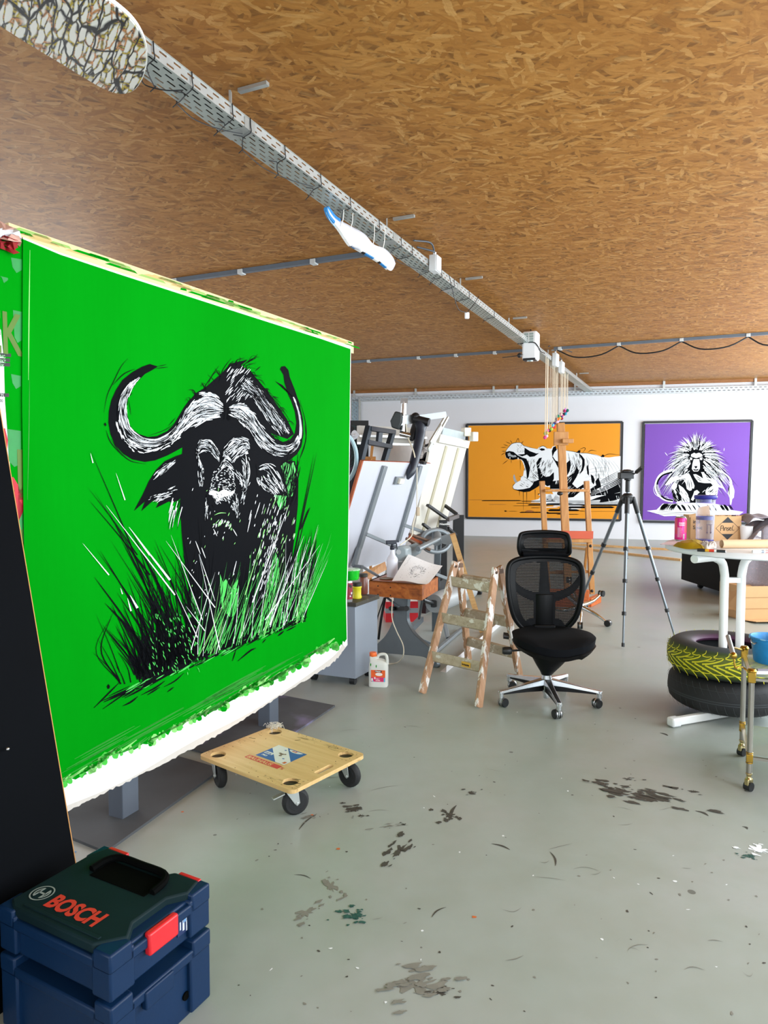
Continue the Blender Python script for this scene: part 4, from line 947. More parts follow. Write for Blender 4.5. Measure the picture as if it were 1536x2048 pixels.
jbox(1115, -.03, .2, .2, 'farther of two small junction boxes beyond the projector on the tray', [(-.25, 0, .06)])

# white projector strapped on the tray
t = tt(1060) ; o = tp(t, .03, -.02)
pr = thing('projector', 'white box projector strapped to the cable tray under the ceiling', 'projector', tp(t, 0, -.3), atan2(D.y, D.x))
po = V(1062, 693, (tp(t)).y - .12); Rm = Matrix((D, N, ZV)).transposed()
MB().box(po, (.24, .22, .42), Rm).build('housing', WHITEP, pr, world=True, bevel=.03)
m = MB()
fr = po - D * .121
for i in range(4):
    for j in range(2): m.box(fr + N * (-.045 + .075 * j) + ZV * (.165 - .038 * i), (.006, .06, .03), Rm)
m.build('vent_grille', mat('grey_green_grille', '9aaaa6', .5), pr, world=True, smooth=False)
m = MB(); lo = po - ZV * .205 - D * .06
m.mi(0).box(lo + N * 0, (.14, .18, .03), Rm); m.mi(1).lathe([(0, -.028), (.045, -.026), (.05, -.01), (.05, .0)], lo, 20)
m.build('lens_bay', [BLACKP, mat('lens_glass', '9fb4b8', .05, .3)], pr, world=True)
m = MB(); z = .03
m.tube(fit([po - D * .4 - ZV * .02 + N * -.1, po - D * .125 - N * .12 + ZV * z, po - D * .127 + N * .06 + ZV * (z + .005), po - D * .1 + N * .122 + ZV * (z - .05), po + D * .12 + N * .118 + ZV * (z - .09), po + D * .5 + N * .1 + ZV * (z - .06)], 24), .008, 7)
m.tube(fit([po + ZV * .2, po + ZV * .3 - D * .15, po + ZV * .25 - D * .6 - N * .1], 12), .008, 7)
m.build('strap_cable', BLACKP, pr, world=True)
m = MB(); q = V(1039, 711, po.y - .3); m.sphere(q, .035, 8); m.tube([q, q + Vector((.06, .1, .03))], .008, 6); m.tube([q, q - Vector((.25, 0, .03))], .006, 6)
m.build('clamp_knob', BLACKP, pr, world=True)
# small white inline switch hanging on a wire
t = tt(934) - .25; o = V(934, 631, tp(t).y)
sw = thing('hanging_switch', 'small white inline switch dangling on a thin wire from the tray', 'switch', o)
MB().box(o, (.05, .03, .07)).build('switch_body', WHITEP, sw, world=True, bevel=.01)
m = MB(); m.tube(fit([o + ZV * .03, V(915, 615, o.y - .2), Vector((V(898, 588, o.y - .6).x, o.y - .6, TZ))], 12), .004, 6); m.tube(fit([o + ZV * .03, V(948, 608, o.y + .2), V(958, 592, o.y + .4)], 12), .004, 6)
m.build('wire', BLACKP, sw, world=True)

# grey cable ducts fixed on the chipboard
def duct(name, p0, p1, label, clips, droop=None):
    a = K(*p0, CEIL - .022); b = K(*p1, CEIL - .022); q = (b - a).normalized()
    d_ = thing('cable_duct', label, 'cable duct', a)
    MB().bar(a, b, .05, .042).build('duct', mat('slate_grey_duct', '5d6670', .5), d_, world=True, smooth=False)
    for px in clips:
        f = min(max((px - p0[0]) / (p1[0] - p0[0]), 0), 1)
        # equal image steps are not equal lengths: solve along the line
        r = ray(px, 900); kx = r.x / r.y; s_ = (kx * a.y - a.x) / ((b - a).x - kx * (b - a).y)
        p = a + (b - a) * s_
        MB().box(p - ZV * .008, (.06, .075, .05), rotz(atan2(q.y, q.x))).build('clip', mat('light_grey_clip', 'c3c8c8', .5), d_, world=True, bevel=.005)
    if droop:
        m = MB(); ps = []
        for px in droop:
            r = ray(px, 900); kx = r.x / r.y; s_ = (kx * a.y - a.x) / ((b - a).x - kx * (b - a).y); ps.append(a + (b - a) * s_ - ZV * .03)
        for i in range(len(ps) - 1):
            L = (ps[i + 1] - ps[i]).length
            m.tube(fit([ps[i], ps[i].lerp(ps[i + 1], .3) - ZV * .14, ps[i].lerp(ps[i + 1], .7) - ZV * .13, ps[i + 1]], 14), .012, 6)
        m.build('drooping_cable', BLACKP, d_, world=True)
duct('cable_duct', (353, 561), (760, 504), 'nearest grey duct on the ceiling, ending behind the hanging white deck', (357, 487, 630))
duct('cable_duct', (660, 727), (1046, 701), 'far grey duct on the ceiling to the left of the projector', (738, 837, 911, 988))
duct('cable_duct', (1108, 697), (1560, 665), 'far grey duct with drooping black cable on the ceiling right of the projector', (1117, 1234, 1358, 1490), (1112, 1234, 1358, 1490, 1600))

# little felt balls on threads
balls = [(1090, 875, 'd84c86', 'dark pink'), (1093, 872, 'e8b9d8', 'pale pink'), (1090.5, 867, '9cc24a', 'lime green'), (1094, 866, 'c9b56a', 'sand'), (1095, 861, 'e05a8c', 'rose'), (1099, 861, '14161a', 'black'), (1102.5, 858, 'a9c24a', 'olive green'), (1105, 854, 'd22a4a', 'crimson'),
         (1109, 854, 'd8402c', 'scarlet'), (1105.5, 850.5, '6cb4cc', 'light blue'), (1107.5, 847.5, '2c2a72', 'navy'), (1111, 845.5, '1a1a20', 'charcoal'), (1114, 844.5, 'e2b4c4', 'blush'), (1115.5, 842.5, 'd99ab8', 'dusty pink'), (1112.5, 838.5, '26306c', 'dark blue'), (1116, 838, 'e06a24', 'orange'), (1119.5, 836, 'd9b24c', 'yellow'), (1123.5, 837, '9c1f34', 'wine red'),
         (1116, 832.5, '2a7a5c', 'green'), (1122, 833, '2b2366', 'indigo'), (1125, 830.5, 'd83c78', 'magenta'), (1122, 828.5, 'd6b2ac', 'beige pink'), (1127.5, 828.5, '1c2230', 'near black'), (1131, 827.5, '2a98b4', 'turquoise'), (1129, 822, 'b02a60', 'raspberry'), (1129.5, 819, 'c078cc', 'lilac'), (1133.5, 822, '265a9c', 'mid blue'), (1135, 821, '1e6c5c', 'teal')]
thr = mat('cream_thread', 'e6d6bd', .8)
for i, (x, y, c, nm) in enumerate(balls):
    t = tt(1092 + (x - 1090) * 1.0) ; base = tp(t + .14 * (i % 3 - 1), -.08)
    p = V(x, y, base.y); top = Vector((p.x, p.y, TZ))
    m = MB(); m.sphere(p, .03, 8)
    o = m.build('felt_ball', mat('felt_' + nm.replace(' ', '_'), c, .9, 0, .12, 30))
    tag(o, '%s felt ball on a thread, in the slanting row before the hippo painting' % nm, 'ball', 'felt balls on threads under the tray')
    MB().cyl(p + ZV * .03, top, .0055, 5).build('thread', thr, o)

# galvanised tray along the back wall, with a drop at the left
WT = BW0 + BWN * .09
wa, wb = PL(640, 799, WT, BWN), PL(1560, 776.5, WT, BWN)
wz = (wa.z + wb.z) / 2; wa.z = wb.z = wz
wt = thing('wall_cable_tray', 'galvanised cable tray along the top of the white back wall', 'cable tray', wa, atan2(BWD.y, BWD.x))
SLOT_W = slotted('slotted_zinc_wall', 'c3cdd4', .1, .055, .6, .35, 0, 2)
m = MB(); m.prism([wa - ZV * .06, wb - ZV * .06, wb + ZV * .055, wa + ZV * .055], BWN * .003)
m.build('channel', SLOT_W, wt, world=True, smooth=False)
m = MB(); m.bar(wa - ZV * .06 - BWN * .03, wb - ZV * .06 - BWN * .03, .006, .07, up=BWN); m.bar(wa + ZV * .055, wb + ZV * .055, .012, .012)
m.build('folded_rim', ZINC, wt, world=True, smooth=False)
for px in (708, 831, 987, 1034, 1150, 1328, 1511):
    p = PL(px, 785, WT, BWN); p.z = wz; MB().bar(p + BWN * -.02 + ZV * .05, p + BWN * -.02 + ZV * (CEIL - wz), .05, .03, up=BWN).build('hanger', ZINC, wt, world=True, smooth=False)
p = PL(713, 800, WT, BWN); p.z = wz
m = MB(); m.mi(0).prism([p - BWD * .13, p + BWD * .05, p + BWD * .05 - ZV * 1.9, p - BWD * .13 - ZV * 1.9], BWN * .003); m.mi(1).bar(p + BWD * .09, p + BWD * .09 - ZV * 1.9, .05, .05, up=BWN); m.bar(p - BWD * .13, p - BWD * .13 - ZV * 1.9, .02, .05, up=BWN)
m.build('down_run', [slotted('slotted_zinc_drop', '9fb6c2', .09, .06, .4, .4, 2, 0), ZINC], wt, world=True, smooth=False)

# ---------------------------------------------------------------- near left: black board, tool boxes, mats, dolly
B0 = Vector((-.985, 2.23, 0)); ln = Vector((-.911, .411, 0)) * .2
m = MB(); c = [B0, B0 - D * 1.25, B0 - D * 1.25 + ln * 1.9 + ZV * 1.9, B0 + ln * 1.9 + ZV * 1.9]
bb = thing('black_board', 'large black laminated board leaning at the left edge behind the tool box', 'board', B0)
m.prism(c, N * .016).build('black_laminate', mat('black_laminate', '04060a', .65, 0, .3, 3, spec=.05), bb, world=True, smooth=False)
m = MB(); m.prism([B0 + D * .0, B0 + D * .003, B0 + D * .003 + ln * 1.9 + ZV * 1.9, B0 + ln * 1.9 + ZV * 1.9], N * .0165)
m.build('bare_wood_edge', mat('bare_edge_veneer', 'c08a4a', .7), bb, world=True, smooth=False)
q = PL(15, 1498, B0 + N * .02, (N + ZV * .18).normalized()); m = MB(); m.sphere(q, .006, 8, (1, 1, 1)); m.build('screw_head', STEEL, bb, world=True)

def toolbox(name, label, cx, cy, z0, ht, rz, top, txt):
    t = thing(name, label, 'tool box', (cx, cy, z0), rz)
    navy = mat('navy_blue_plastic', '082748', .45, 0, .12, 10, .03, spec=.3); teal = mat('dark_teal_lid_plastic', '0a2226', .65, 0, .35, 7, .04, spec=.2); red = mat('red_latch_plastic', 'd2232c', .35); blk = mat('recess_black', '040505', .8, spec=.05)
    LX, LY = .442, .357
    m = MB()
    m.box((0, 0, ht * .42), (LX - .03, LY - .03, ht * .84)); m.box((0, 0, ht - .045), (LX, LY, .03))
    for sx in (-1, 1):
        for sy in (-1, 1):
            m.box((sx * (LX / 2 - .035), sy * (LY / 2 - .04), ht * .45), (.07, .08, ht * .8)); m.box((sx * (LX / 2 - .03), sy * (LY / 2 - .035), ht - .03), (.064, .072, .05))
    o = m.build('body', navy, t, bevel=.006)
    if not top: 
        for sx in (-1, 1): MB().box((sx * (LX / 2 - .004), -.02, ht - .06), (.02, .1, .05)).build('latch', navy, t, bevel=.004)
        m = MB(); m.lathe([(.0, 0), (.012, 0), (.012, .004)], (LX / 2 - .014, .09, ht * .3), 14, Matrix.Rotation(pi / 2, 3, 'Y')); m.build('round_stud', blk, t)
        return t
    pts = [(-LX / 2 + .012, -LY / 2 + .03), (-LX / 2 + .05, -LY / 2 + .008), (LX / 2 - .07, -LY / 2 + .008), (LX / 2 - .014, -LY / 2 + .07), (LX / 2 - .05, -.06), (LX / 2 - .05, .06), (LX / 2 - .014, LY / 2 - .07), (LX / 2 - .03, LY / 2 - .012), (.1, LY / 2 - .012), (.075, LY / 2 - .04), (-.075, LY / 2 - .04), (-.1, LY / 2 - .012), (-LX / 2 + .03, LY / 2 - .012), (-LX / 2 + .012, LY / 2 - .06)]
    m = MB(); m.prism([(x, y, ht - .03) for x, y in pts], (0, 0, .03)); m.build('lid', teal, t, bevel=.006)
    m = MB(); m.box((.0, .075, ht + .0005), (.225, .085, .003)); m.build('handle_recess', blk, t, bevel=.001)
    m = MB(); m.tube(fit([(-.125, .05, ht + .006), (-.12, .1, ht + .01), (-.09, .128, ht + .012), (0, .13, ht + .012), (.09, .128, ht + .012), (.12, .1, ht + .01), (.125, .05, ht + .006)], 22), .011, 8); m.build('handle', blk, t)
    m = MB(); m.box((0, -LY / 2 + .03, ht + .001), (.3, .01, .004)); m.build('lid_rib', teal, t, bevel=.001)
    for sx in (-1, 1):
        m = MB(); m.box((sx * (LX / 2 - .002), -.005, ht - .05), (.022, .105, .062)); l = m.build('latch', red, t, bevel=.006); l['label'] = 'red plastic latch'
    for sx in (-1, 1): 
        m = MB(); m.box((sx * .15, LY / 2 - .006, ht - .012), (.08, .014, .02)); m.build('red_catch', red, t, bevel=.003)
    m = MB(); m.text(txt, (-.105, -.125, ht + .0012), (1, 0, 0), (0, 1, 0), .075, .0032, sx=.82); m.build('red_lettering', mat('red_print', 'cf3a2c', .6), t, smooth=False)
    m = MB(); cx_, cy_ = -.155, -.092
    ring = lambda r: [(cx_ + r * cos(k * pi / 18), cy_ + r * sin(k * pi / 18), ht + .0012) for k in range(36)]
    for r0, r1 in ((.034, .03),):
        a, b = ring(r0), ring(r1); m.add(a + b, [(k, (k + 1) % 36, 36 + (k + 1) % 36, 36 + k) for k in range(36)])
    for k in range(2):
        s_ = 1 if k else -1; arc = [(cx_ + s_ * (.024 * cos(a * .1)) , cy_ + .024 * sin(a * .1), ht + .0012) for a in range(-10, 11)]
        m.add(arc + [(p[0] - s_ * .005, p[1], p[2]) for p in arc], [(i, i + 1, 22 + i, 21 + i) for i in range(20)])
    m.box((cx_, cy_, ht + .001), (.026, .006, .0005)); m.box((cx_ - .012, cy_, ht + .001), (.005, .036, .0005)); m.box((cx_ + .012, cy_, ht + .001), (.005, .036, .0005))
    m.build('round_emblem', mat('pale_grey_print', '8d9a96', .6), t, smooth=False)
    m = MB(); fx = LX / 2 - .0135
    m.mi(0).box((fx, .102, ht * .45), (.003, .08, .062)); m.mi(1).box((fx + .002, .133, ht * .52), (.001, .016, .042)); m.mi(2)
    for k in range(4): m.box((fx + .002, .072 + .012 * k, ht * .45 - .004 * k % .01), (.001, .004 + .003 * (k % 2), .03 + .006 * (k % 3)))
    m.mi(2).box((fx + .002, .122, ht * .45), (.001, .004, .05)); m.mi(3).box((fx + .002, .09, ht * .52), (.001, .016, .02))
    m.build('type_label', [mat('label_dark_blue', '1b2c57', .4), red, mat('label_white_print', 'ccd3de', .5), mat('label_light_blue', '6fa3d8', .5)], t, smooth=False)
    return t
TB = (-.79, 1.933); TRZ = radians(-28.2)
toolbox('tool_box', 'navy tool box at the bottom of the stack in the lower left corner', TB[0], TB[1], 0, .225, TRZ, False, '')
toolbox('tool_box', 'blue tool box with dusty dark lid, on top of the lower left stack', TB[0], TB[1], .2255, .136, TRZ, True, 'BOSCH')

# rubber mats on the floor under the canvas
RUB = mat('dusty_grey_mat', '4c4f53', .75, 0, .22, 5, .05, spots=('74777a', .3, 3))
def mat_slab(label, P, mtl):
    m = MB(); m.prism([Vector((p.x, p.y, .0)) for p in P], (0, 0, .012)); return tag(m.build('floor_mat', mtl, smooth=False), label, 'mat', 'dark mats under the canvas')
p1, p2, p0 = K(212, 1708), K(443, 1541), K(100, 1662)
w_ = (p0 - p1).normalized() * .62
mat_slab('grey scuffed mat on the floor under the near end of the green canvas', [p1, p2, p2 + w_, p1 + w_], RUB)
def mauve():
    t = NT('mat_with_mauve_spray'); v = t.obj(); n = t.noise(v, 3.2, 3); n2 = t.noise(v, 6, 5)
    c = t.mix(n2, lin('3f4246'), lin('585b5f')); t.base(t.mix(t.ramp(n, [(.54, (0, 0, 0)), (.72, (1, 1, 1))]), c, lin('7d7796'))); t.b.inputs['Roughness'].default_value = .7; return t.m
q1, q2, q3 = K(471, 1489), K(670, 1414), K(573, 1395)
dd = (q2 - q3).normalized(); e_ = K(585, 1471)
w2 = (q3 - q2).normalized() * .55; L2 = (e_ - q2); L2 = L2.normalized() * 1.02
mat_slab('dark mat with mauve spray paint under the far end of the green canvas', [q2, q2 + L2, q2 + L2 + w2, q2 + w2], mauve())
# crates and cans lying in the dark behind the canvas foot
for i, (px, py, z, s_, c, nm) in enumerate([(410, 1500, 0, (.42, .3, .17), '3a2723', 'dark brown box on the floor behind the middle of the canvas'), (520, 1442, 0, (.5, .26, .14), '20398c', 'blue box on the floor behind the far canvas post'), (610, 1386, 0, (.3, .26, .15), '2b55c0', 'bright blue carton with red dot behind the far end of the canvas')]):
    p = K(px, py) - N * .42
    m = MB(); m.mi(0).box((0, 0, s_[2] / 2), s_); m.mi(1)
    if i: m.lathe([(0, 0), (.022, 0), (.022, .002)], (s_[0] * .3, -s_[1] / 2, s_[2] * .5), 12, Matrix.Rotation(pi / 2, 3, 'X'))
    m.mi(2).box((s_[0] * .5, 0, s_[2] / 2), (.06, s_[1] * .98, s_[2] * .98))
    o = m.build('storage_box', [mat('box_tone_%s' % c, c, .6), mat('red_dot_print', 'c82a2a', .5), mat('pale_box_end', 'b9a8a4', .7)], smooth=False); o.location = p; o.rotation_euler = (0, 0, atan2(D.y, D.x))
    tag(o, nm, 'box')

# plywood dolly
dl = thing('furniture_dolly', 'square plywood dolly on four black castors on the floor below the canvas', 'dolly', (-.507, 3.411, 0), radians(-37.5))
DLX, DLY, dz = .655, .515, .139
def rrect(hx, hy, r, n=6):
    o = []
    for sx, sy, a0 in ((1, 1, 0), (-1, 1, pi / 2), (-1, -1, pi), (1, -1, 1.5 * pi)):
        for k in range(n + 1):
            a = a0 + pi / 2 * k / n; o.append((sx * (hx - r) + r * cos(a), sy * (hy - r) + r * sin(a)))
    return o
def plate_with_holes(outer, holes, z0, z1):
    """flat plate with cut-outs, triangulated through a curve fill"""
    cu = bpy.data.curves.new('pl', 'CURVE'); cu.dimensions = '2D'; cu.fill_mode = 'BOTH'; cu.extrude = (z1 - z0) / 2
    for loop in [outer] + holes:
        sp = cu.splines.new('POLY'); sp.points.add(len(loop) - 1); sp.use_cyclic_u = True
        for p, q in zip(sp.points, loop): p.co = (q[0], q[1], 0, 1)
    ob = bpy.data.objects.new('pl', cu); me = ob.to_mesh()
    vs = [Vector((v.co.x, v.co.y, v.co.z + (z0 + z1) / 2)) for v in me.vertices]; fs = [tuple(p.vertices) for p in me.polygons]
    ob.to_mesh_clear(); bpy.data.objects.remove(ob); bpy.data.curves.remove(cu); return vs, fs
HC = [(sx * (DLX / 2 - .075), sy * (DLY / 2 - .065)) for sx in (-1, 1) for sy in (-1, 1)]
holes = [[(cx + .038 * cos(k * pi / 12), cy - .038 * sin(k * pi / 12)) for k in range(24)] for cx, cy in HC]
slot = [(DLX / 2 - .045 + x, -.0 + y) for x, y in rrect(.016, .06, .0155)]
m = MB(); m.add(*plate_with_holes(rrect(DLX / 2, DLY / 2, .03), holes + [slot[::-1]], dz, dz + .018))
PLY = wood('birch_plywood', 'c9a268', 'd9b67c', 'e2c48d', 0, .7, .5, [('8e713f', .36, 4), ('57503f', .3, 60)])
m.build('plywood_board', PLY, dl, smooth=False)
m = MB(); ztop = dz + .0185
for k in range(110):
    e = R.random(); 
    if e < .5: x, y = R.choice([-1, 1]) * (DLX / 2 - abs(R.gauss(0, .04)) - .004), R.uniform(-DLY / 2, DLY / 2) * .95
    else: x, y = R.uniform(-DLX / 2, DLX / 2) * .95, R.choice([-1, 1]) * (DLY / 2 - abs(R.gauss(0, .035)) - .004)
    if any((x - a) ** 2 + (y - b) ** 2 < .0018 for a, b in HC) or (x > .25 and abs(y) < .09): continue
    r = R.uniform(.0012, .0035); a = R.uniform(0, 3)
    m.poly([(x + r * cos(k2) * cos(a) * 1.6 - r * .6 * sin(k2) * sin(a), y + r * cos(k2) * sin(a) * 1.6 + r * .6 * sin(k2) * cos(a), ztop) for k2 in (0, 1, 2, 3, 4, 5)])
for x, y, L, a in ((-.08, .17, .03, .9), (-.3, .05, .04, .3), (.25, -.2, .06, .3), (.24, -.17, .04, .5)):
    m.bar((x, y, ztop), (x + L * cos(a), y + L * sin(a), ztop), .003, .0004)
m.build('paint_specks', PAINTB, dl, smooth=False)
# blue product sticker and red lettering printed on the board
bl, wt_, rd = mat('sticker_blue', '2558a0', .45, 0, .08), mat('sticker_white', 'd9dcd8', .5), mat('sticker_red', 'c8352f', .5)
sx0, sy0, sx1, sy1 = -.10, -.085, .10, .075
z = ztop
m = MB(); P2 = lambda L, zz: [(x, y, zz) for x, y in L]
m.mi(0).poly(P2([(sx0, sy0), (sx1, sy0), (sx1, sy1), (sx0, sy1)], z)); m.mi(1).poly(P2([(-.10, .075), (-.035, .075), (.10, -.04), (.10, -.085), (.04, -.085), (-.10, .03)], z + .0004))
m.mi(1).poly(P2([(.035 + .045 * cos(k * .35), .068 - .022 * sin(k * .35)) for k in range(10)], z + .0004)); m.mi(2).text('dolly', (.012, .055, z + .0007), (1, 0, 0), (0, 1, 0), .018, .0006)
m.mi(1).poly(P2([(-.09, -.04), (-.035, -.04), (-.035, -.015), (-.09, -.015)], z + .0005)); m.mi(0).text('250 kg', (-.086, -.035, z + .0008), (1, 0, 0), (0, 1, 0), .016, .0006); m.mi(1).text('PRO', (-.08, -.065, z + .0008), (1, 0, 0), (0, 1, 0), .018, .001)
m.mi(3)
for x, y, r in ((0, 0, .012), (.014, .008, .008), (-.016, .004, .009), (.004, -.016, .01)): m.poly([(x + r * cos(k), y + r * .8 * sin(k), z + .0008) for k in range(6)])
m.mi(0); [m.poly([(x + .008 * cos(k), y + .005 * sin(k), z + .0008) for k in range(6)]) for x, y in ((-.02, .045), (.045, -.035))]
m.mi(4).poly([(.075, -.055, z + .0009), (.092, -.055, z + .0009), (.092, -.075, z + .0009), (.075, -.075, z + .0009)])
m.build('product_sticker', [bl, wt_, rd, mat('sticker_brown', '7b6a58', .6), mat('sticker_orange', 'c8662c', .6)], dl, smooth=False)
m = MB(); m.mi(0).poly(P2([(-.125, -.135), (.105, -.135), (.105, -.1), (-.125, -.1)], z)); m.mi(1).text('BAUHAUS', (-.118, -.130, z + .0006), (1, 0, 0), (0, 1, 0), .034, .0008, sx=1.12); m.mi(0).text('%', (.11, -.13, z + .0006), (1, 0, 0), (0, 1, 0), .034)
m.build('red_lettering', [rd, mat('wood_tone_lettering', 'd9b67c', .6)], dl, smooth=False)
for i, (cx, cy) in enumerate(HC):
    a = (-.35, .55, 1.1, .1)[i]; Rm = rotz(a); P = lambda x, y, zz: Vector((cx, cy, zz)) + Rm @ Vector((x, y, 0))
    c = MB(); c.lathe([(.012, -.02), (.05, -.02), (.06, -.012), (.0625, -.006), (.0625, .006), (.06, .012), (.05, .02), (.012, .02)], P(.022, 0, .0625), 28, Rm @ Matrix.Rotation(pi / 2, 3, 'X'))
    wl = c.build('castor', RUBBER, dl)
    MB().lathe([(0, -.021), (.036, -.021), (.038, -.012), (.038, .012), (.036, .021), (0, .021)], P(.022, 0, .0625), 20, Rm @ Matrix.Rotation(pi / 2, 3, 'X'), caps=False).build('hub', BLACKP, wl)
    f = MB(); f.box(P(0, 0, dz - .004), (.09, .075, .006), Rm); f.lathe([(.03, 0), (.034, -.012), (.026, -.022)], P(0, 0, dz - .004), 16)
    for s_ in (-1, 1):
        pts = [P(-.028, s_ * .026, dz - .02), P(.028, s_ * .026, dz - .02), P(.036, s_ * .026, .062), P(.022, s_ * .026, .05), P(.01, s_ * .026, .062)]
        f.prism(pts, Rm @ Vector((0, s_ * .003, 0)))
    f.cyl(P(.022, -.033, .0625), P(.022, .033, .0625), .007, 10)
    if i in (0, 1, 2): f.bar(P(-.03, 0, dz - .03), P(-.085, 0, dz - .045), .028, .006)
    f.build('fork', ZINC, wl, bevel=.0015)
for cx, cy in HC: MB().lathe([(0, dz + .004), (.0375, dz + .004)], (cx, cy, 0), 24, caps=False).build('black_socket', BLACKP, dl)
m = MB()                                               # tuft of raw fibre on the far corner
for k in range(60):
    x, y = -DLX / 2 + .02 + R.gauss(0, .018), DLY / 2 - .02 + R.gauss(0, .018)
    m.tube(fit([(x, y, ztop - .01), (x + R.gauss(0, .01), y + R.gauss(0, .01), ztop + .014), (x + R.gauss(0, .02), y + R.gauss(0, .02), ztop + R.uniform(.0, .022))], 6), .0012, 4)
o = m.build('fibre_tuft', mat('raw_cotton_fibre', 'd9d3c6', .9), dl)
# ---------------------------------------------------------------- middle: cabinet, jug, drafting tables, ladder
fr_ang = atan2(D.y, D.x)
# grey drawer cabinet on castors
cz = .06; c0 = K(711, 1358, cz); c0.z = 0
xl = Vector((-.933, .36, 0)).normalized(); yl = Vector((.44, .9, 0)).normalized()
cab = thing('drawer_cabinet', 'grey metal drawer cabinet on castors beside the far edge of the green canvas', 'cabinet', c0)
W_, L_, CH = .42, .36, .62
m = MB(); P = lambda u, v, z: c0 + xl * u + yl * v + ZV * z
m.prism([P(0, 0, cz), P(W_, 0, cz), P(W_, L_, cz), P(0, L_, cz)], (0, 0, CH - cz - .03)); m.build('body', mat('silver_grey_cabinet', '8f99a6', .4, .15, .04, 4), cab, world=True, bevel=.004)
m = MB(); m.prism([P(-.01, -.01, CH - .03), P(W_, -.01, CH - .03), P(W_, L_ + .01, CH - .03), P(-.01, L_ + .01, CH - .03)], (0, 0, .03)); m.build('top_board', mat('paint_stained_dark_top', '3c3a32', .6, 0, .4, 9, spots=('7d7655', .42, 7)), cab, world=True, bevel=.002)
for u, v in ((.05, .06), (.05, L_ - .06), (W_ - .05, .06), (W_ - .05, L_ - .06)):
    m = MB(); m.cyl(P(u - .02, v, .03), P(u + .02, v, .03), .03, 14); m.box(P(u, v, .05), (.05, .05, .02)); m.build('castor', BLACKP, cab, world=True)
# pots on the cabinet
def jar(name, label, cat, p, prof, body, parts=(), n=20):
    t = thing(name, label, cat, p)
    MB().lathe(prof, (0, 0, 0), n).build('body', body, t)
    for nm, pr, mt in parts: MB().lathe(pr, (0, 0, 0), n).build(nm, mt, t)
    return t
ct = lambda px, py: K(px, py, CH)
pj = ct(714, 1197); jar('paint_jar', 'yellow paint jar with dark lid at the corner of the grey cabinet', 'jar', pj, [(.03, 0), (.035, .004), (.036, .015), (.031, .03), (.031, .075), (.036, .088), (.033, .095)], mat('yellow_paint', 'd9d222', .45, 0, .08), [('lid', [(.034, .094), (.036, .096), (.036, .118), (.033, .12)], mat('dark_jar_lid', '24241c', .5))])
pj2 = ct(721, 1189) + Vector((.02, .04, 0)); jar('paint_jar', 'brown jar standing just behind the yellow paint jar', 'jar', pj2, [(.034, 0), (.036, .01), (.036, .125), (.03, .135)], mat('brown_glass_jar', '6e3b2a', .3), [('lid', [(.035, .133), (.036, .134), (.036, .155), (.03, .157)], mat('dark_jar_lid', '24241c', .5))])
pc = ct(696, 1203); t = jar('paint_can', 'red and white printed tin under the green paint tub on the cabinet', 'can', pc, [(.031, 0), (.033, .004), (.033, .15), (.031, .155)], mat('tin_side', 'b9b9bd', .35, .6))
m = MB(); m.mi(0).lathe([(.0335, .02), (.0335, .14)], (0, 0, 0), 24, caps=False); m.mi(1)
for k in range(26):
    a = R.uniform(0, 2 * pi); z = R.uniform(.03, .13); m.lathe([(.0338, z), (.0338, z + R.uniform(.005, .02))], (0, 0, 0), 3, caps=False, a0=a, a1=a + R.uniform(.2, .6)); m.mi(R.choice([1, 2]))
m.build('printed_label', [mat('label_deep_red', '8f1830', .5, 0, .3, 40), mat('label_pale', 'd4ccd2', .5), mat('label_black', '2a1d22', .5)], t)
tz = CH + .158; pt_ = K(705, 1160, tz) + Vector((-.012, .03, 0))
t = thing('paint_tub', 'clear tub smeared with bright green paint stacked on the tins beside the canvas', 'tub', pt_)
MB().lathe([(0, 0), (.055, 0), (.058, .004), (.064, .075), (.06, .074), (.054, .008), (0, .008)], (0, 0, 0), 10, caps=False).build('body', mat('wet_green_paint', '0dbb24', .25, 0, .3, 25, spots=('9be79a', .35, 14)), t)
MB().lathe([(.0, .08), (.06, .08), (.068, .076), (.068, .07), (.064, .07)], (0, 0, 0), 24, caps=False).build('lid', mat('smeared_clear_lid', 'b9e3bd', .2, 0, .2, 20, spots=('18b32c', .45, 16)), t)
# white jug with orange cap
jg = thing('plastic_jug', 'white translucent jug with orange cap standing on the floor beside the grey cabinet', 'jug', K(757, 1372), radians(-8))
jm = mat('translucent_jug_plastic', 'd9dcd6', .4, 0, .04, 8)
rows = []
for z, hx, hy, xo in ((0, .066, .04, 0), (.006, .07, .045, 0), (.15, .07, .045, 0), (.175, .066, .044, 0), (.195, .05, .04, -.012), (.205, .03, .03, -.034), (.222, .024, .024, -.04), (.224, .0, .0, -.04)):
    rows.append([Vector((xo + hx * (abs(cos(a)) ** .45) * (1 if cos(a) > 0 else -1), hy * (abs(sin(a)) ** .45) * (1 if sin(a) > 0 else -1), z)) for a in [2 * pi * k / 28 for k in range(28)]])
m = MB(); m.grid(rows, True); m.poly(rows[0][::-1]); m.build('body', jm, jg)
MB().tube(fit([(-.012, 0, .198), (.0, 0, .228), (.03, 0, .238), (.055, 0, .232), (.064, 0, .2), (.064, 0, .165)], 16), .011, 8).build('handle', jm, jg)
MB().lathe([(.0, .25), (.024, .25), (.027, .246), (.027, .224), (.025, .22)], (-.04, 0, 0), 18, caps=False).build('cap', mat('orange_cap', 'f2702a', .45), jg)
m = MB(); y = -.0462
m.mi(0).box((.004, y, .088), (.104, .001, .085)); m.mi(1).box((.004, y - .0006, .062), (.104, .001, .032)); m.mi(2)
m.lathe([(0, 0), (.024, 0)], (.01, y - .0008, .1), 20, Matrix.Diagonal(Vector((1.1, 1, .5))) @ Matrix.Rotation(pi / 2, 3, 'X'), caps=False)
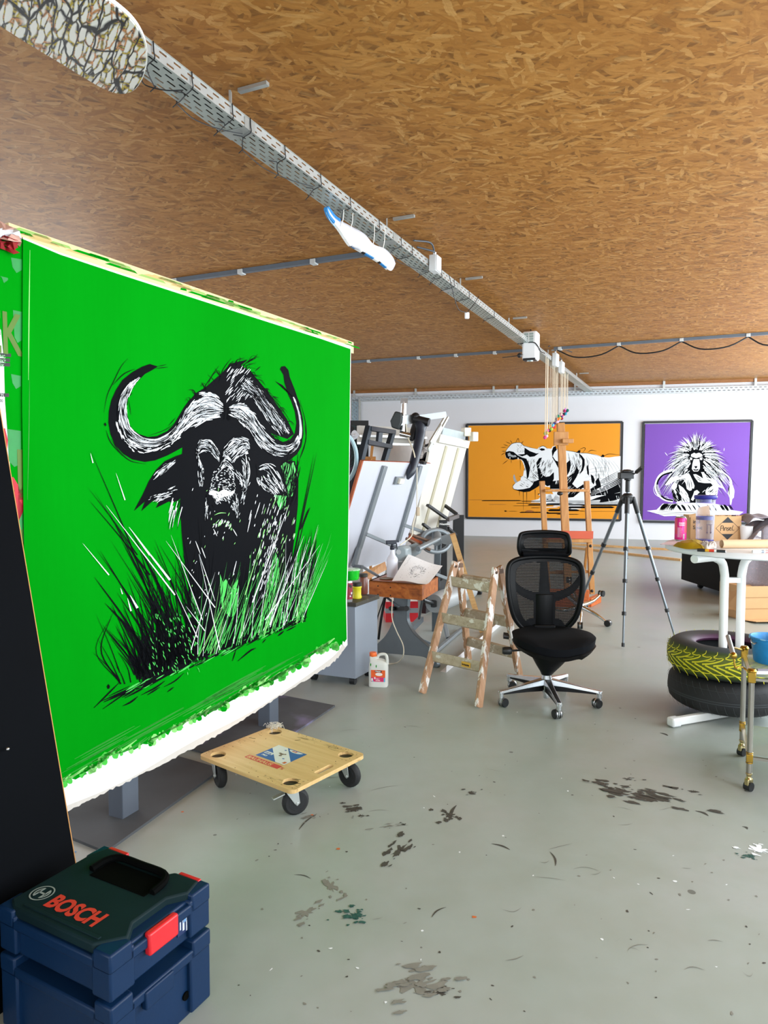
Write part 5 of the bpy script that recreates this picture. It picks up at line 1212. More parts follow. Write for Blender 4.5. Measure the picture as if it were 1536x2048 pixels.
m.mi(3).box((.005, y - .0008, .121), (.05, .001, .013)); m.mi(2).text('Cleaner', (-.017, y - .0016, .1175), (1, 0, 0), (0, 0, 1), .0125, .0005)
for x, z, w_, h_ in ((-.04, .06, .012, .02), (-.02, .072, .01, .014), (.05, .06, .01, .03), (-.035, .05, .01, .008)): m.mi(R.choice([2, 4])).box((x, y - .0009, z), (w_, .001, h_))
m.mi(2).text('5 in 1', (-.012, y - .0016, .064), (1, 0, 0), (0, 0, 1), .011, .0004); m.mi(2).text('ULTRA', (-.014, y - .0016, .052), (1, 0, 0), (0, 0, 1), .0105, .0004)
m.build('label', [mat('label_orange', 'e8622a', .4), mat('label_magenta', 'd82f6c', .4), mat('label_white', 'eee8e4', .5), mat('label_dark', '3a1c1c', .5), mat('label_blue', '5ab4d8', .5)], jg, smooth=False)
m = MB(); [m.poly([(x + .004 * cos(k), -.0458 + (.002 if z > .17 else 0), z + .012 * sin(k)) for k in range(6)]) for x, z in ((-.05, .168), (-.01, .158))]; m.build('green_paint_smear', GREEN, jg)

# ---- nearer drafting table (seen from behind): cast iron foot, tilted board, linkage, drum weight, wooden tray
dt = thing('drafting_table', 'old grey cast iron drafting table with tilted white board and drum counterweight', 'drafting table', K(812, 1318))
fa_, fb_ = K(873, 1336), K(753, 1304)
fd = (fa_ - fb_).normalized(); fn = Vector((-fd.y, fd.x, 0))
prof = [(787, 1186), (813, 1186), (813, 1232), (817, 1250), (828, 1268), (845, 1284), (862, 1300), (872, 1322), (874, 1336), (861, 1337), (856, 1324), (846, 1314), (800, 1309), (754, 1304), (754, 1288), (768, 1274), (780, 1254), (786, 1232)]
pp = fit([tuple(PL(x, y, fb_, fn)) for x, y in prof] + [tuple(PL(*prof[0], fb_, fn))], 70)[:-1]
for p in pp: p.z = max(p.z, .001)
m = MB(); m.prism([p - fn * .0 for p in pp], fn * .04); m.build('cast_iron_foot', DGREYM, dt, world=True, bevel=.012)
bx = (fa_ + fb_) / 2
A0 = Vector((-.173, 5.9, 1.66)); dv = Vector((-.30, .135, -1)).normalized(); BL_ = 1.61
bn = D.cross(dv).normalized()
if bn.y > 0: bn = -bn
m = MB(); c = [A0, A0 + D * BL_, A0 + D * BL_ + dv * 1.06, A0 + dv * 1.06]
m.prism(c, -bn * .02); m.build('drawing_board', mat('white_board_laminate', 'c0c3cd', .55, 0, .04, 3), dt, world=True, smooth=False)
m = MB(); m.prism([A0 - D * .022 - bn * .022, A0 - bn * .022, A0 + dv * 1.06 - bn * .022, A0 - D * .022 + dv * 1.06 - bn * .022], bn * .024)
m.prism([A0 - dv * .004 - bn * .021, A0 + D * BL_ - dv * .004 - bn * .021, A0 + D * BL_ - bn * .021, A0 - bn * .021], bn * .0215); m.build('red_brown_edging', wood('red_brown_edge', '8f4422', 'a9552c', 'b8693c', 2), dt, world=True, smooth=False)
def onb(px, py, o=0.0): return PL(px, py, A0 + bn * o, bn)
for (a, b) in (((770, 932), (718, 1098)), ((841, 932), (797, 1082))):
    m = MB(); m.bar(onb(*a, .015), onb(*b, .015), .075, .03, up=bn); m.build('grey_rail', GREYM, dt, world=True, bevel=.003)
m = MB(); m.bar(onb(718, 1096, .02), onb(708, 1134, .05), .07, .03, up=bn); m.bar(onb(708, 1132, .04), V(724, 1134, 6.1), .03, .03); m.build('rail_foot', GREYM, dt, world=True)
q = onb(797, 961, .014); Rb = Matrix((D, -dv, bn)).transposed()
m = MB(); m.mi(0).box(q, (.16, .075, .02), Rb); m.mi(1).box(q + bn * .018 + D * .02, (.11, .05, .03), Rb); m.build('switch_plate', [GREYM, mat('ivory_switch', 'e2dfcf', .4)], dt, world=True, bevel=.003)
q = onb(846, 925, .02); MB().box(q, (.08, .03, .05), Rb).build('black_clip', BLACKP, dt, world=True, bevel=.003)
def lbars(name, L, mt, parent=dt):
    m = MB()
    for a, b, w_, h_ in L: m.bar(V(*a), V(*b), w_, h_)
    return m.build(name, mt, parent, world=True, bevel=.003)
lbars('linkage_arm', [((808, 1050, 6.5), (900, 1084, 6.6), .05, .03)], GREYM); lbars('linkage_arm', [((732, 1068, 6.0), (792, 1094, 6.1), .05, .03)], GREYM)
lbars('linkage_arm', [((722, 1132, 6.1), (758, 1153, 6.1), .045, .02)], GREYM); lbars('linkage_arm', [((868, 1148, 6.3), (900, 1160, 6.5), .05, .03)], GREYM)
m = MB(); m.cyl(V(836, 1098, 6.05), V(878, 1077, 6.4), .024, 14); m.cyl(V(873, 1083, 6.38), V(873, 1070, 6.5), .045, 14); m.build('cross_tube', GREYM, dt, world=True)
m = MB(); m.prism([V(x, y, 6.45) for x, y in ((874, 1074), (905, 1067), (906, 1086), (896, 1090), (880, 1086))], Vector((.01, .05, 0))); m.build('gusset_plate', GREYM, dt, world=True)
m = MB(); m.tube([V(872 + 28 * cos(a), 1082 + 22 * sin(a), 6.5 + .1 * cos(a)) for a in [2 * pi * k / 36 for k in range(36)]], .022, 8, closed=True); m.cyl(V(852, 1083, 6.5), V(892, 1083, 6.5), .014, 8); m.cyl(V(872, 1062, 6.5), V(872, 1105, 6.5), .014, 8); m.build('hand_wheel', GREYM, dt, world=True)
m = MB(); m.prism([V(x, y, 5.95) for x, y in ((790, 1097), (795, 1092), (806, 1092), (813, 1098), (814, 1140), (788, 1142))], Vector((.05, .1, 0))); m.build('gear_housing', mat('blue_grey_enamel', '8c989c', .35), dt, world=True, bevel=.012)
m = MB(); m.lathe([(.0, 0), (.02, 0), (.022, .006)], V(797, 1104, 5.94), 16, Matrix.Rotation(pi / 2, 3, 'X')); m.box(V(801, 1123, 5.94), (.035, .004, .01)); m.build('housing_badge', STEEL, dt, world=True)
m = MB(); m.prism([V(x, y, 6.2) for x, y in ((806, 1096), (830, 1086), (842, 1092), (838, 1108), (822, 1118), (810, 1108))], Vector((.02, .08, 0))); m.build('bracket_plate', mat('blue_grey_enamel', '8c989c', .35), dt, world=True, bevel=.006)
m = MB(); m.bar(V(876, 1085, 6.7), V(872, 1190, 6.7), .09, .06); m.bar(V(871, 1190, 6.7), K(871, 1262), .07, .05); m.build('rear_column', DGREYM, dt, world=True, bevel=.006)
m = MB(); m.cyl(V(836, 1088, 6.3), V(816, 1075, 6.3), .03, 10); m.cyl(V(842, 1088, 6.3), V(824, 1080, 6.35), .026, 10); m.build('wooden_handle', wood('handle_red_wood', '7a3416', '8f4220', 'a0502c', 0), dt, world=True)
m = MB(); m.cyl(V(812, 1077, 6.2), V(860, 1100, 6.3), .014, 8); m.cyl(V(818, 1068, 6.3), V(868, 1086, 6.4), .014, 8); m.build('rusty_rod', mat('rusty_steel', '6d5648', .6, .5, .3, 20), dt, world=True)
m = MB(); a, b = V(868, 1207, 6.05), V(938, 1180, 7.2); m.tube([a, a.lerp(b, .06), b], [.078, .092, .092], 26); m.build('counterweight_drum', mat('drum_grey', 'a5abae', .45, .2, .08), dt, world=True, ang=50)
q = a - (b - a).normalized() * .012
m = MB(); m.box(q, (.05, .05, .05)); m.cyl(q, V(846, 1200, 5.9), .018, 8); m.cyl(q + ZV * .03, q - ZV * .03, .02, 8); m.build('drum_axle', mat('oily_black_steel', '2c2f31', .4, .5), dt, world=True)
lbars('lower_brace', [((828, 1272, 5.9), (872, 1292, 6.0), .03, .02)], DGREYM); lbars('lower_brace', [((870, 1304, 5.95), (926, 1256, 6.9), .03, .03)], GREYM)
lbars('lower_brace', [((818, 1262, 6.1), (842, 1238, 6.6), .05, .05)], DGREYM); lbars('lower_brace', [((888, 1244, 6.6), (896, 1276, 6.5), .035, .03)], GREYM)
lbars('tray_stay', [((770, 1192, 5.75), (798, 1214, 5.7), .03, .012)], DGREYM); lbars('tray_stay', [((845, 1196, 5.6), (838, 1238, 5.8), .02, .012)], DGREYM)
m = MB(); m.bar(PL(780, 1217, fb_ - fn * .01, fn), PL(818, 1217, fb_ - fn * .01, fn), .03, .03); [m.cyl(PL(x, 1217, fb_ - fn * .06, fn), PL(x, 1217, fb_, fn), .022, 10) for x in (783, 813)]; m.build('clamp_band', BLACKM, dt, world=True)
m = MB(); m.tube(fit([V(770, 1196, 5.9), V(762, 1240, 5.95), V(757, 1278, 6.0)], 8), .012, 6); m.tube(fit([V(768, 1196, 5.95), V(755, 1235, 6.0), V(752, 1250, 6.0)], 8), .006, 6); m.build('tension_cord', BLACKP, dt, world=True)
IV = mat('ivory_flex', 'd9d2bd', .5)
m = MB(); m.tube(fit([V(785, 1195, 5.5), V(784, 1235, 5.45), V(793, 1262, 5.4), V(806, 1290, 5.35), V(806, 1312, 5.3), K(795, 1325, .01), K(775, 1328, .01)], 40), .0045, 6); m.build('power_flex', IV, dt, world=True); m = MB()
m.tube(fit([V(834, 935, 6.2), V(834, 980, 6.2), V(833, 1018, 6.2), V(826, 1050, 6.15), V(823, 1072, 6.1), V(806, 1086, 6.0), V(800, 1090, 5.9)], 30), .005, 6); m.build('power_flex', IV, dt, world=True)
MB().box(V(836, 1023, 6.19), (.03, .02, .075), rotz(.3)).build('inline_switch', mat('ivory_brown_switch', 'b5a48a', .5), dt, world=True, bevel=.004)
m = MB(); m.prism([V(722, 1146, 6.2), V(722, 1166, 6.2), V(772, 1140, 6.5), V(768, 1124, 6.5)], Vector((.01, .03, 0))); m.build('wooden_ledge', BEECH, dt, world=True, smooth=False)
# wooden tray box
TA, TBp, TC = V(738, 1160, 5.72), V(844, 1169, 5.5), V(876, 1157, 5.97)
zt = .675
for p in (TA, TBp, TC): p.z = zt
TD = TA + (TC - TBp); hh = .125
tex = wood('figured_tray_wood', '6b340f', 'b8662a', 'cc8038', 0, .9, .4, None, 7)
m = MB()
for a, b in ((TA, TBp), (TBp, TC), (TC, TD), (TD, TA)):
    u = (b - a).normalized(); nn = Vector((-u.y, u.x, 0)); m.prism([a, b, b + nn * .018, a + nn * .018], (0, 0, -hh))
m.prism([TA, TBp, TC, TD], (0, 0, -.012)); m.build('wooden_tray', tex, dt, world=True, smooth=False)
for x, y in ((756, 1172), (781, 1175), (756, 1189), (781, 1191)):
    m = MB(); p = PL(x, y, TA, Vector(((TBp - TA).y, -(TBp - TA).x, 0)).normalized()); m.sphere(p, .006, 6); m.build('tray_screw', mat('dark_screw_hole', '1c130c', .7), dt, world=True)
tpz = lambda px, py: K(px, py, zt + .001)
# spray bottle
sb = thing('spray_bottle', 'clear spray bottle with black trigger standing on the wooden tray', 'spray bottle', tpz(784.5, 1155), radians(20))
MB().lathe([(0, 0), (.044, 0), (.047, .006), (.048, .15), (.044, .165), (.022, .195), (.017, .22), (.015, .245)], (0, 0, 0), 22, caps=False).build('body', mat('milky_clear_plastic', 'dadce6', .3, 0, .04, 6), sb)
m = MB(); m.lathe([(.018, .235), (.02, .24), (.02, .262), (.012, .27), (.012, .282)], (0, 0, 0), 16)
m.box((-.01, 0, .3), (.09, .026, .032)); m.box((.04, 0, .306), (.04, .018, .018)); m.prism([(.03, -.006, .29), (.042, -.006, .29), (.05, -.006, .24), (.043, -.006, .236)], (0, .012, 0)); m.build('trigger_head', mat('blue_black_plastic', '1a2230', .4), sb, bevel=.005)
# sheet with the little animal sketch
gr = []
for i in range(9):
    a = Vector(V(784, 1163, 5.58)).lerp(V(817, 1112, 5.95), i / 8); b = Vector(V(853, 1171, 5.5)).lerp(V(885, 1131, 5.9), i / 8)
    gr.append([a.lerp(b, k / 8) + ZV * (.012 * sin(k / 8 * pi * 1.2 + i * .25) + .004) for k in range(9)])
for r in gr:
    for p in r: p.z = max(p.z, zt + .004)
sh = thing('sketch_sheet', 'curled white sheet with a black ink animal sketch lying on the wooden tray', 'paper', gr[0][4])
MB().grid(gr).build('paper', mat('white_paper', 'eceef0', .7, 0, .02), sh, world=True)
m = MB(); sn = (gr[0][8] - gr[0][0]).cross(gr[8][0] - gr[0][0]).normalized()
if sn.z < 0: sn = -sn
def shp(u, v):
    x = min(max(u, 0), .999) * 8; y = min(max(v, 0), .999) * 8; i, j = int(y), int(x)
    return gr[i][j].lerp(gr[i][j + 1], x - j).lerp(gr[i + 1][j].lerp(gr[i + 1][j + 1], x - j), y - i) + sn * .002
def ink(u, v, L, a, wd):
    p, q = shp(u, v), shp(u + L * cos(a), v + L * sin(a)); d = (q - p); s_ = sn.cross(d).normalized() * wd
    m.poly([p - s_ * .3, q - s_, q + s_, p + s_ * .3])
for k in range(120):
    a = R.uniform(0, 2 * pi); r = R.uniform(.1, .26); ink(.5 + r * .8 * cos(a), .45 + r * 1.2 * sin(a), R.uniform(.02, .07), R.uniform(0, 3), R.uniform(.0006, .002))
for k in range(40): ink(R.uniform(.05, .95), R.uniform(.05, .95), R.uniform(.006, .02), R.uniform(0, 3), R.uniform(.001, .002))
for k in range(12): ink(.1 + .01 * R.random(), .55 + .03 * k, .03, R.uniform(0, 3), .001)
m.build('ink_sketch', mat('grey_ink', '3a3c40', .6), sh, world=True, smooth=False)
# small flat dish on the tray
m = MB(); m.lathe([(0, .004), (.05, .004), (.055, .008), (.058, .006)], tpz(772, 1158), 20, caps=False); tag(m.build('flat_dish', mat('dirty_lid', '8d8270', .6, 0, .4, 30)), 'flat dirty dish lying in front of the spray bottle', 'dish')

# ---- farther ivory drafting table on black stand
d2 = thing('drafting_table', 'ivory drafting table with ribbed tilted board on a black steel stand', 'drafting table', K(900, 1205))
I0 = Vector((.615, 8.2, 2.007)); dv2 = Vector((-.22, .1, -1)).normalized(); n2 = D.cross(dv2).normalized()
if n2.y > 0: n2 = -n2
oni = lambda px, py, o=0.0: PL(px, py, I0 + n2 * o, n2)
IVO = mat('ivory_board', 'd3d0c5', .5, 0, .03, 4)
m = MB(); m.prism([oni(868, 880), oni(934, 893), oni(892, 1047), oni(826, 1072)], -n2 * .03); m.build('drawing_board', IVO, d2, world=True, smooth=False)
for a, b in (((893, 892), (846, 1062)), ((917, 896), (875, 1054))):
    m = MB(); m.bar(oni(*a, .004), oni(*b, .004), .075, .012, up=n2); m.build('beige_rib', mat('beige_rib', 'b3ad94', .5), d2, world=True)
m = MB(); m.bar(oni(877, 876, .015), oni(936, 889, .015), .1, .04, up=n2); m.build('top_batten', IVO, d2, world=True, bevel=.004)
m = MB(); m.bar(oni(884, 864, .02), oni(930, 874, .02), .11, .015, up=n2); m.build('grey_rule', mat('pale_steel_rule', 'b7c2c4', .35, .5), d2, world=True)
m = MB(); q = oni(932, 864, .03); m.box(q, (.1, .1, .11), rotz(.4)); m.box(q + Vector((.1, 0, -.06)), (.09, .08, .12), rotz(.6)); m.build('end_block', mat('ivory_plastic', 'e4e0cf', .45), d2, world=True, bevel=.008)
m = MB(); m.bar(oni(890, 834, .05), oni(860, 884, .05), .022, .02); m.bar(oni(896, 834, .06), oni(866, 888, .06), .022, .02); m.bar(oni(882, 852, .055), oni(856, 900, .055), .07, .02, up=n2); m.build('parallel_link', mat('ivory_steel_link', 'c5c8c2', .4, .4), d2, world=True)
m = MB(); m.bar(oni(863, 884, .0), oni(833, 1040, .0), .09, .03, up=n2); m.build('side_rail', IVO, d2, world=True, bevel=.003)
m = MB(); m.bar(oni(828, 1082, .0), oni(893, 1058, .0), .12, .06, up=n2); m.build('dark_crossbeam', mat('brown_grey_steel', '5b5452', .5, .3), d2, world=True)
for px, w_, Y in ((886, .1, 8.6), (917, .14, 9.05)):
    p = V(px, 1040 if px < 900 else 1030, Y); q = Vector((p.x, p.y, 0)); m = MB(); m.bar(q + ZV * .05, Vector((p.x, p.y, p.z)), w_, .07, up=Vector((0, 1, 0))); m.build('black_column', BLACKM, d2, world=True, bevel=.004)
    e = D * .0; m = MB(); m.bar(q + N * -.32 + ZV * .03, q + N * .32 + ZV * .03, .06, .05); m.build('foot_beam', BLACKM, d2, world=True, bevel=.01)
lbars('tilt_arm', [((892, 1036, 8.5), (855, 1010, 8.3), .05, .03)], BLACKM, d2); lbars('tilt_arm', [((913, 1028, 8.95), (883, 1006, 9.15), .05, .03)], BLACKM, d2); lbars('tilt_arm', [((846, 1048, 8.3), (878, 1073, 8.55), .04, .03)], BLACKM, d2)
lbars('tie_bar', [((895, 1039, 8.6), (915, 1032, 9.0), .05, .05)], mat('brown_grey_steel', '5b5452', .5, .3), d2); lbars('tie_bar', [((895, 1056, 8.6), (911, 1070, 9.0), .05, .03)], BLACKM, d2)
m = MB(); p = V(879, 1050, 8.545); m.text('Nestler', p, (1, 0, 0), ZV, .036, .0012, sx=1.2); m.build('white_lettering', mat('white_print', 'e4e6e6', .5), d2, world=True, smooth=False)
m = MB(); a = V(862, 1228, 7.9); arc = [a + D * (.6 * cos(k * pi / 14) + .3) + ZV * (.30 * sin(k * pi / 14) - a.z + .02) for k in range(15)]; m.prism(arc, N * .05); m.build('curved_base', BLACKM, d2, world=True)

# ---- dark steel frame, white panel, rail, scribbled canvases behind
fmz = thing('steel_frame', 'dark steel frame with two rungs leaning behind the white drawing board', 'frame', Vector((V(703, 1000, 6.6).x, 6.6, 0)))
DK = mat('blue_black_steel', '1d2832', .45, .3, .15, 8)
r0a, r0b, r1a, r1b = V(738, 853, 6.75), V(692, 1040, 6.55), V(786, 862, 7.75), V(757, 960, 7.6)
ext = lambda a, b: a + (b - a) * (a.z / max(a.z - b.z, .01)) * .985
m = MB(); m.bar(r0a, ext(r0a, r0b), .07, .05, up=N); m.build('side_rail', DK, fmz, world=True, bevel=.003)
m = MB(); m.bar(r1a, ext(r1a, r1b), .07, .05, up=N); m.build('side_rail', DK, fmz, world=True, bevel=.003)
for (a, b, w_) in (((738, 857, 6.74), (787, 864, 7.75), .06), ((732, 884, 6.72), (780, 893, 7.7), .06)): 
    m = MB(); m.bar(V(*a), V(*b), .045, w_, up=N); m.build('rung', DK, fmz, world=True, bevel=.003)
m = MB(); m.bar(V(760, 861, 7.2), V(757, 888, 7.18), .09, .03, up=N); m.build('centre_stub', DK, fmz, world=True)
m = MB(); c = [V(742, 886, 8.3), V(838, 876, 9.6), V(806, 1000, 9.4), V(735, 1000, 8.25)]; z0 = K(735, 1200).z
c[2] = c[1] + (c[2] - c[1]) * (c[1].z / max(c[1].z - c[2].z, .05)) * .97; c[3] = c[0] + (c[3] - c[0]) * (c[0].z / max(c[0].z - c[3].z, .05)) * .97
m.prism(c, Vector((.01, .03, 0))); tag(m.build('white_panel', mat('off_white_panel', 'd4d3d4', .7), smooth=False), 'large plain off white panel leaning behind the dark steel frame', 'panel')
rl = thing('drafting_rail', 'pale beam with a rounded white end plate lying level behind the dark frame', 'rail', V(712, 872, 7.9))
m = MB(); a, b = V(716, 869, 7.9), V(848, 869, 8.4); b.z = a.z; m.bar(a, b, .2, .05, up=N); m.build('grey_beam', mat('warm_grey_beam', 'a29c92', .5), rl, world=True)
m = MB(); m.bar(a + Vector((.05, -.1, -.02)), b + Vector((0, -.1, -.02)), .03, .11, up=Vector((0, 1, 0))); m.bar(a + Vector((0, -.08, -.1)), b + Vector((0, -.08, -.1)), .03, .03); m.build('bright_rail', mat('bright_rail', 'e6e9ea', .3, .3), rl, world=True, bevel=.004)
m = MB(); c = [V(x, y, 7.78) for x, y in ((702, 868), (704, 863), (708, 860), (712, 861), (719, 870), (714, 876), (706, 881))]; m.prism(c, Vector((0, .04, 0))); m.sphere(V(710, 871, 7.77), .022, 8); m.build('end_plate', mat('bluish_white_plate', 'dfe3ea', .4), rl, world=True)
def board_art(name, label, quad, Yd, ground, lines):
    c = [V(x, y, Yd) for x, y in quad]; m = MB(); m.mi(0).prism(c, Vector((0, .03, 0)))
    a = Art(c[0] - Vector((0, .004, 0)), Vector((0, -1, 0))); a.mb = m
    for mi, wd, pts in lines: a.stroke(pts, wd, mi, 0)
    return m
m = board_art('', '', [(668, 841), (737, 841), (737, 1130), (668, 1130)], 8.6, None, [(1, 1.2, [(R.uniform(690, 733), R.uniform(845, 960)), (R.uniform(690, 733), R.uniform(845, 960))]) for k in range(40)] + [(2, 5, [(690, 946), (734, 916)]), (2, 5, [(690, 868), (714, 900)])])
tag(m.build('black_canvas', [BLACKM, mat('teal_scribble_line', '2a4a4c', .6), mat('mauve_band', '5d4a62', .6)], smooth=False), 'black canvas scribbled with thin teal lines beside the far canvas edge', 'painting')
hp = [V(668 + 45 * cos(a), 916 + 58 * sin(a), 6.3 + .1 * sin(a)) for a in [2 * pi * k / 48 for k in range(48)]]
m = MB(); m.tube(hp, .018, 8, closed=True); tag(m.build('plastic_hoop', mat('pale_blue_hoop', 'a4c4cb', .4)), 'pale blue plastic hoop half hidden behind the far edge of the canvas', 'hoop')
m = MB(); m.bar(V(745, 890, 7.95), V(742, 918, 7.95), .06, .03); m.box(V(741, 922, 7.95), (.12, .03, .1)); m.bar(V(741, 924, 7.95), Vector((V(741, 924, 7.95).x, 7.95, 0.0)), .05, .03); m.sphere(V(741, 920, 7.92), .02, 6)
tag(m.build('easel_post', BEECH, smooth=False), 'orange brown wooden easel post seen through the dark steel frame', 'easel post')
m = board_art('', '', [(799, 925), (826, 862), (870, 862), (868, 925)], 10.3, None, [(1, 5, [(801, 926), (811, 898), (819, 880)]), (2, 4, [(811, 898), (818, 882)]), (1, 5, [(819, 880), (832, 886)]), (1, 5, [(845, 891), (853, 891), (866, 884)]), (1, 8, [(825, 906), (832, 918), (846, 921), (852, 908), (858, 905)]), (2, 9, [(838, 919), (848, 922), (853, 910)]), (2, 5, [(825, 908), (830, 916)])] + [(3, .7, [(R.uniform(805, 866), R.uniform(868, 924)), (R.uniform(805, 866), R.uniform(868, 924))]) for k in range(26)])
c = [V(x, y, 10.33) for x, y in ((799, 925), (868, 925), (868, 1075), (799, 1075))]; 
for p in c[2:]: p.z = .02
m.mi(0).prism(c, Vector((0, .02, 0)))
tag(m.build('netted_canvas', [mat('pale_net_canvas', 'cfcccb', .7), BLACKM, mat('strong_blue_line', '1c6fc0', .5), mat('thin_net_line', '77706c', .6)], smooth=False), 'pale canvas with netting lines and blue black stripes behind the drafting arm', 'painting')
# ---- drafting machine arm rising above the boards
ar = thing('drafting_machine', 'jointed drafting machine arm with black counterweight standing above the white boards', 'drafting machine', V(820, 930, 6.9))
m = MB(); m.tube([V(808, 803, 7), V(807, 830, 7), V(806, 868, 7)], [.026, .03, .034], 12); m.box(V(808, 802, 7), (.07, .05, .05)); m.cyl(V(801, 867, 6.98), V(822, 872, 6.95), .03, 10); m.build('chrome_post', CHROME, ar, world=True)
m = MB(); m.prism([V(x, y, 6.9) for x, y in ((790, 822), (801, 824.5), (804, 833), (803, 845), (796, 859), (783, 855), (780, 842))], Vector((.02, .11, .0))); m.build('counterweight', mat('dark_green_black_weight', '1b2324', .5), ar, world=True, bevel=.012)
m = MB(); m.bar(V(800, 842, 6.95), V(832, 837, 7.05), .02, .09, up=ZV); m.bar(V(832, 837, 7.05), V(892, 829, 7.15), .02, .06, up=ZV); m.build('flat_bar', mat('grey_flat_bar', '93989a', .35, .5), ar, world=True)
m = MB(); m.tube(fit([V(842, 843, 7), V(840, 870, 6.95), V(833, 905, 6.9), V(825, 935, 6.85), V(815, 958, 6.8)], 20), [.06 - .0 * k if k < 3 else .052 - .0005 * k for k in range(17)] + [.036, .025, .012], 12); m.build('curved_arm', mat('blue_black_plastic', '1a2230', .4), ar, world=True)
m = MB(); m.tube(fit([V(836, 840, 7), V(829, 860, 7), V(823, 880, 6.95)], 8), [.04] * 5 + [.035, .03, .022], 8); m.cyl(V(828, 838, 7), V(858, 845, 6.95), .042, 12); m.sphere(V(831, 834, 7), .045, 8); m.build('black_joint', BLACKM, ar, world=True)
m = MB(); m.tube(fit([V(812, 848, 6.97), V(815, 872, 6.95), V(826, 900, 6.85), V(830, 915, 6.8)], 12), .007, 5); m.build('cord', IV, ar, world=True)
# ---- red and white crate, sticks, angle profile
cr = thing('signal_crate', 'red crate with grey and white bands on the floor behind the drafting table foot', 'crate', K(804, 1244), radians(5))
sx_, sy_, sz_ = .34, .3, .215
RD = mat('signal_red', 'cf1f2c', .5, 0, .05)
m = MB(); m.box((0, .15, sz_ / 2), (sx_, sy_, sz_)); m.build('body', RD, cr, smooth=False)
m = MB(); m.mi(0).box((0, .15, .12), (sx_ + .004, sy_ + .004, .05)); m.mi(1).box((-.0, .15, sz_ - .02), (.12, sy_ + .005, .045)); m.box((.02, .15, .02), (.1, sy_ + .005, .04)); m.mi(1).box((0, .15, sz_ + .001), (sx_ * .98, sy_ * .98, .004)); m.build('reflective_band', [mat('reflective_grey', '8d949b', .4), mat('signal_white', 'e4e2df', .5)], cr, smooth=False)
m = MB(); a = V(905, 1068, 6.35); b = K(964, 1266); m.bar(a, b + ZV * .012, .05, .025, up=Vector((0, 1, 0))); tag(m.build('wooden_batten', PINE, smooth=False), 'thin pine batten leaning against the drafting stand behind the ladder', 'batten')
m = MB(); a, b = K(893, 1345), K(1014, 1240); u = (b - a).normalized(); nn = Vector((-u.y, u.x, 0)); m.prism([a, a + nn * .05, a + nn * .05 + ZV * .003, a + nn * .003 + ZV * .003, a + nn * .003 + ZV * .05, a + ZV * .05], b - a)
tag(m.build('angle_profile', mat('white_angle_metal', 'd5d4d6', .4), smooth=False), 'white metal angle profile lying on the floor under the step ladder', 'profile')

# ---- paint splattered step ladder
LW_ = wood('old_ladder_wood', '8f6848', 'b48a68', 'c8a686', 2, .9, .6, [('e6e3df', .44, 11), ('cdb98a', .28, 12), ('cf9a2e', .2, 9)])
LR = wood('painted_rung_wood', '988870', 'b5a68e', 'c9bdaa', 0, .9, .6, [('dcd8cc', .42, 9), ('8d5a2e', .26, 16), ('d7b04a', .2, 8)])
ld = thing('step_ladder', 'old wooden step ladder splattered with white paint', 'ladder', K(945, 1380))
FLp, FRp, BLp, BRp = K(844, 1387), K(957, 1415), K(937, 1321), K(1039, 1352)
TLf, TRf = V(911, 1124, 5.30), V(991, 1136, 4.98); TLb, TRb = TLf + Vector((.03, .05, .0)), TRf + Vector((.035, .05, .005))
ax = (TRf - TLf).normalized()
st = {}
for nm, a, b in (('fl', TLf, FLp), ('fr', TRf, FRp), ('bl', TLb, BLp), ('br', TRb, BRp)):
    st[nm] = (b, a); m = MB(); d_ = (a - b).normalized(); w1 = ax * .016; w2 = d_.cross(ax).normalized() * .029
    m.prism([b - w1 - w2, b + w1 - w2, b + w1 + w2, b - w1 + w2], a - b); m.build('stile', LW_, ld, world=True, bevel=.006)
def rung(s1, s2, f, nm='rung'):
    a = st[s1][0].lerp(st[s1][1], f); b = st[s2][0].lerp(st[s2][1], f); m = MB(); u = (b - a).normalized()
    d_ = (st[s1][1] - st[s1][0]).normalized(); w2 = d_.cross(u).normalized()
    c = [a - w2 * .012 - ZV * .036, a + w2 * .012 - ZV * .036, a + w2 * .012 + ZV * .036, a - w2 * .012 + ZV * .036]
    m.prism(c, b - a); return m.build(nm, LR, ld, world=True, bevel=.003)
for f in (.27, .56, .845): rung('fl', 'fr', f)
for f in (.215, .507, .835): rung('bl', 'br', f)
a = st['fl'][0].lerp(st['fl'][1], .27); b = st['fr'][0].lerp(st['fr'][1], .27); u = (b - a).normalized(); q = a + (b - a) * .62 - Vector((-u.y, u.x, 0)) * .016
m = MB(); m.mi(0).prism([q + ZV * -.018, q + u * .075 - ZV * .018, q + u * .075 + ZV * .018, q + ZV * .018], Vector((u.y, -u.x, 0)) * .001); m.mi(1).text('krause', q + u * .006 - ZV * .008 + Vector((u.y, -u.x, 0)) * .0022, u, ZV, .022, .0008); m.build('yellow_sticker', [mat('sticker_yellow', 'd6a53a', .5), BLACKP], ld, world=True, smooth=False)
for a, b in ((TLf, TLb), (TRf, TRb)):
    m = MB(); m.cyl(a + Vector((.0, -.04, -.03)), b + Vector((0, .04, -.03)), .01, 8); m.box((a + b) / 2 + ax * .0 - ZV * .03, (.045, .09, .03), rotz(atan2(ax.y, ax.x))); m.build('hinge', mat('rusty_steel', '6d5648', .6, .5, .3, 20), ld, world=True, bevel=.003)
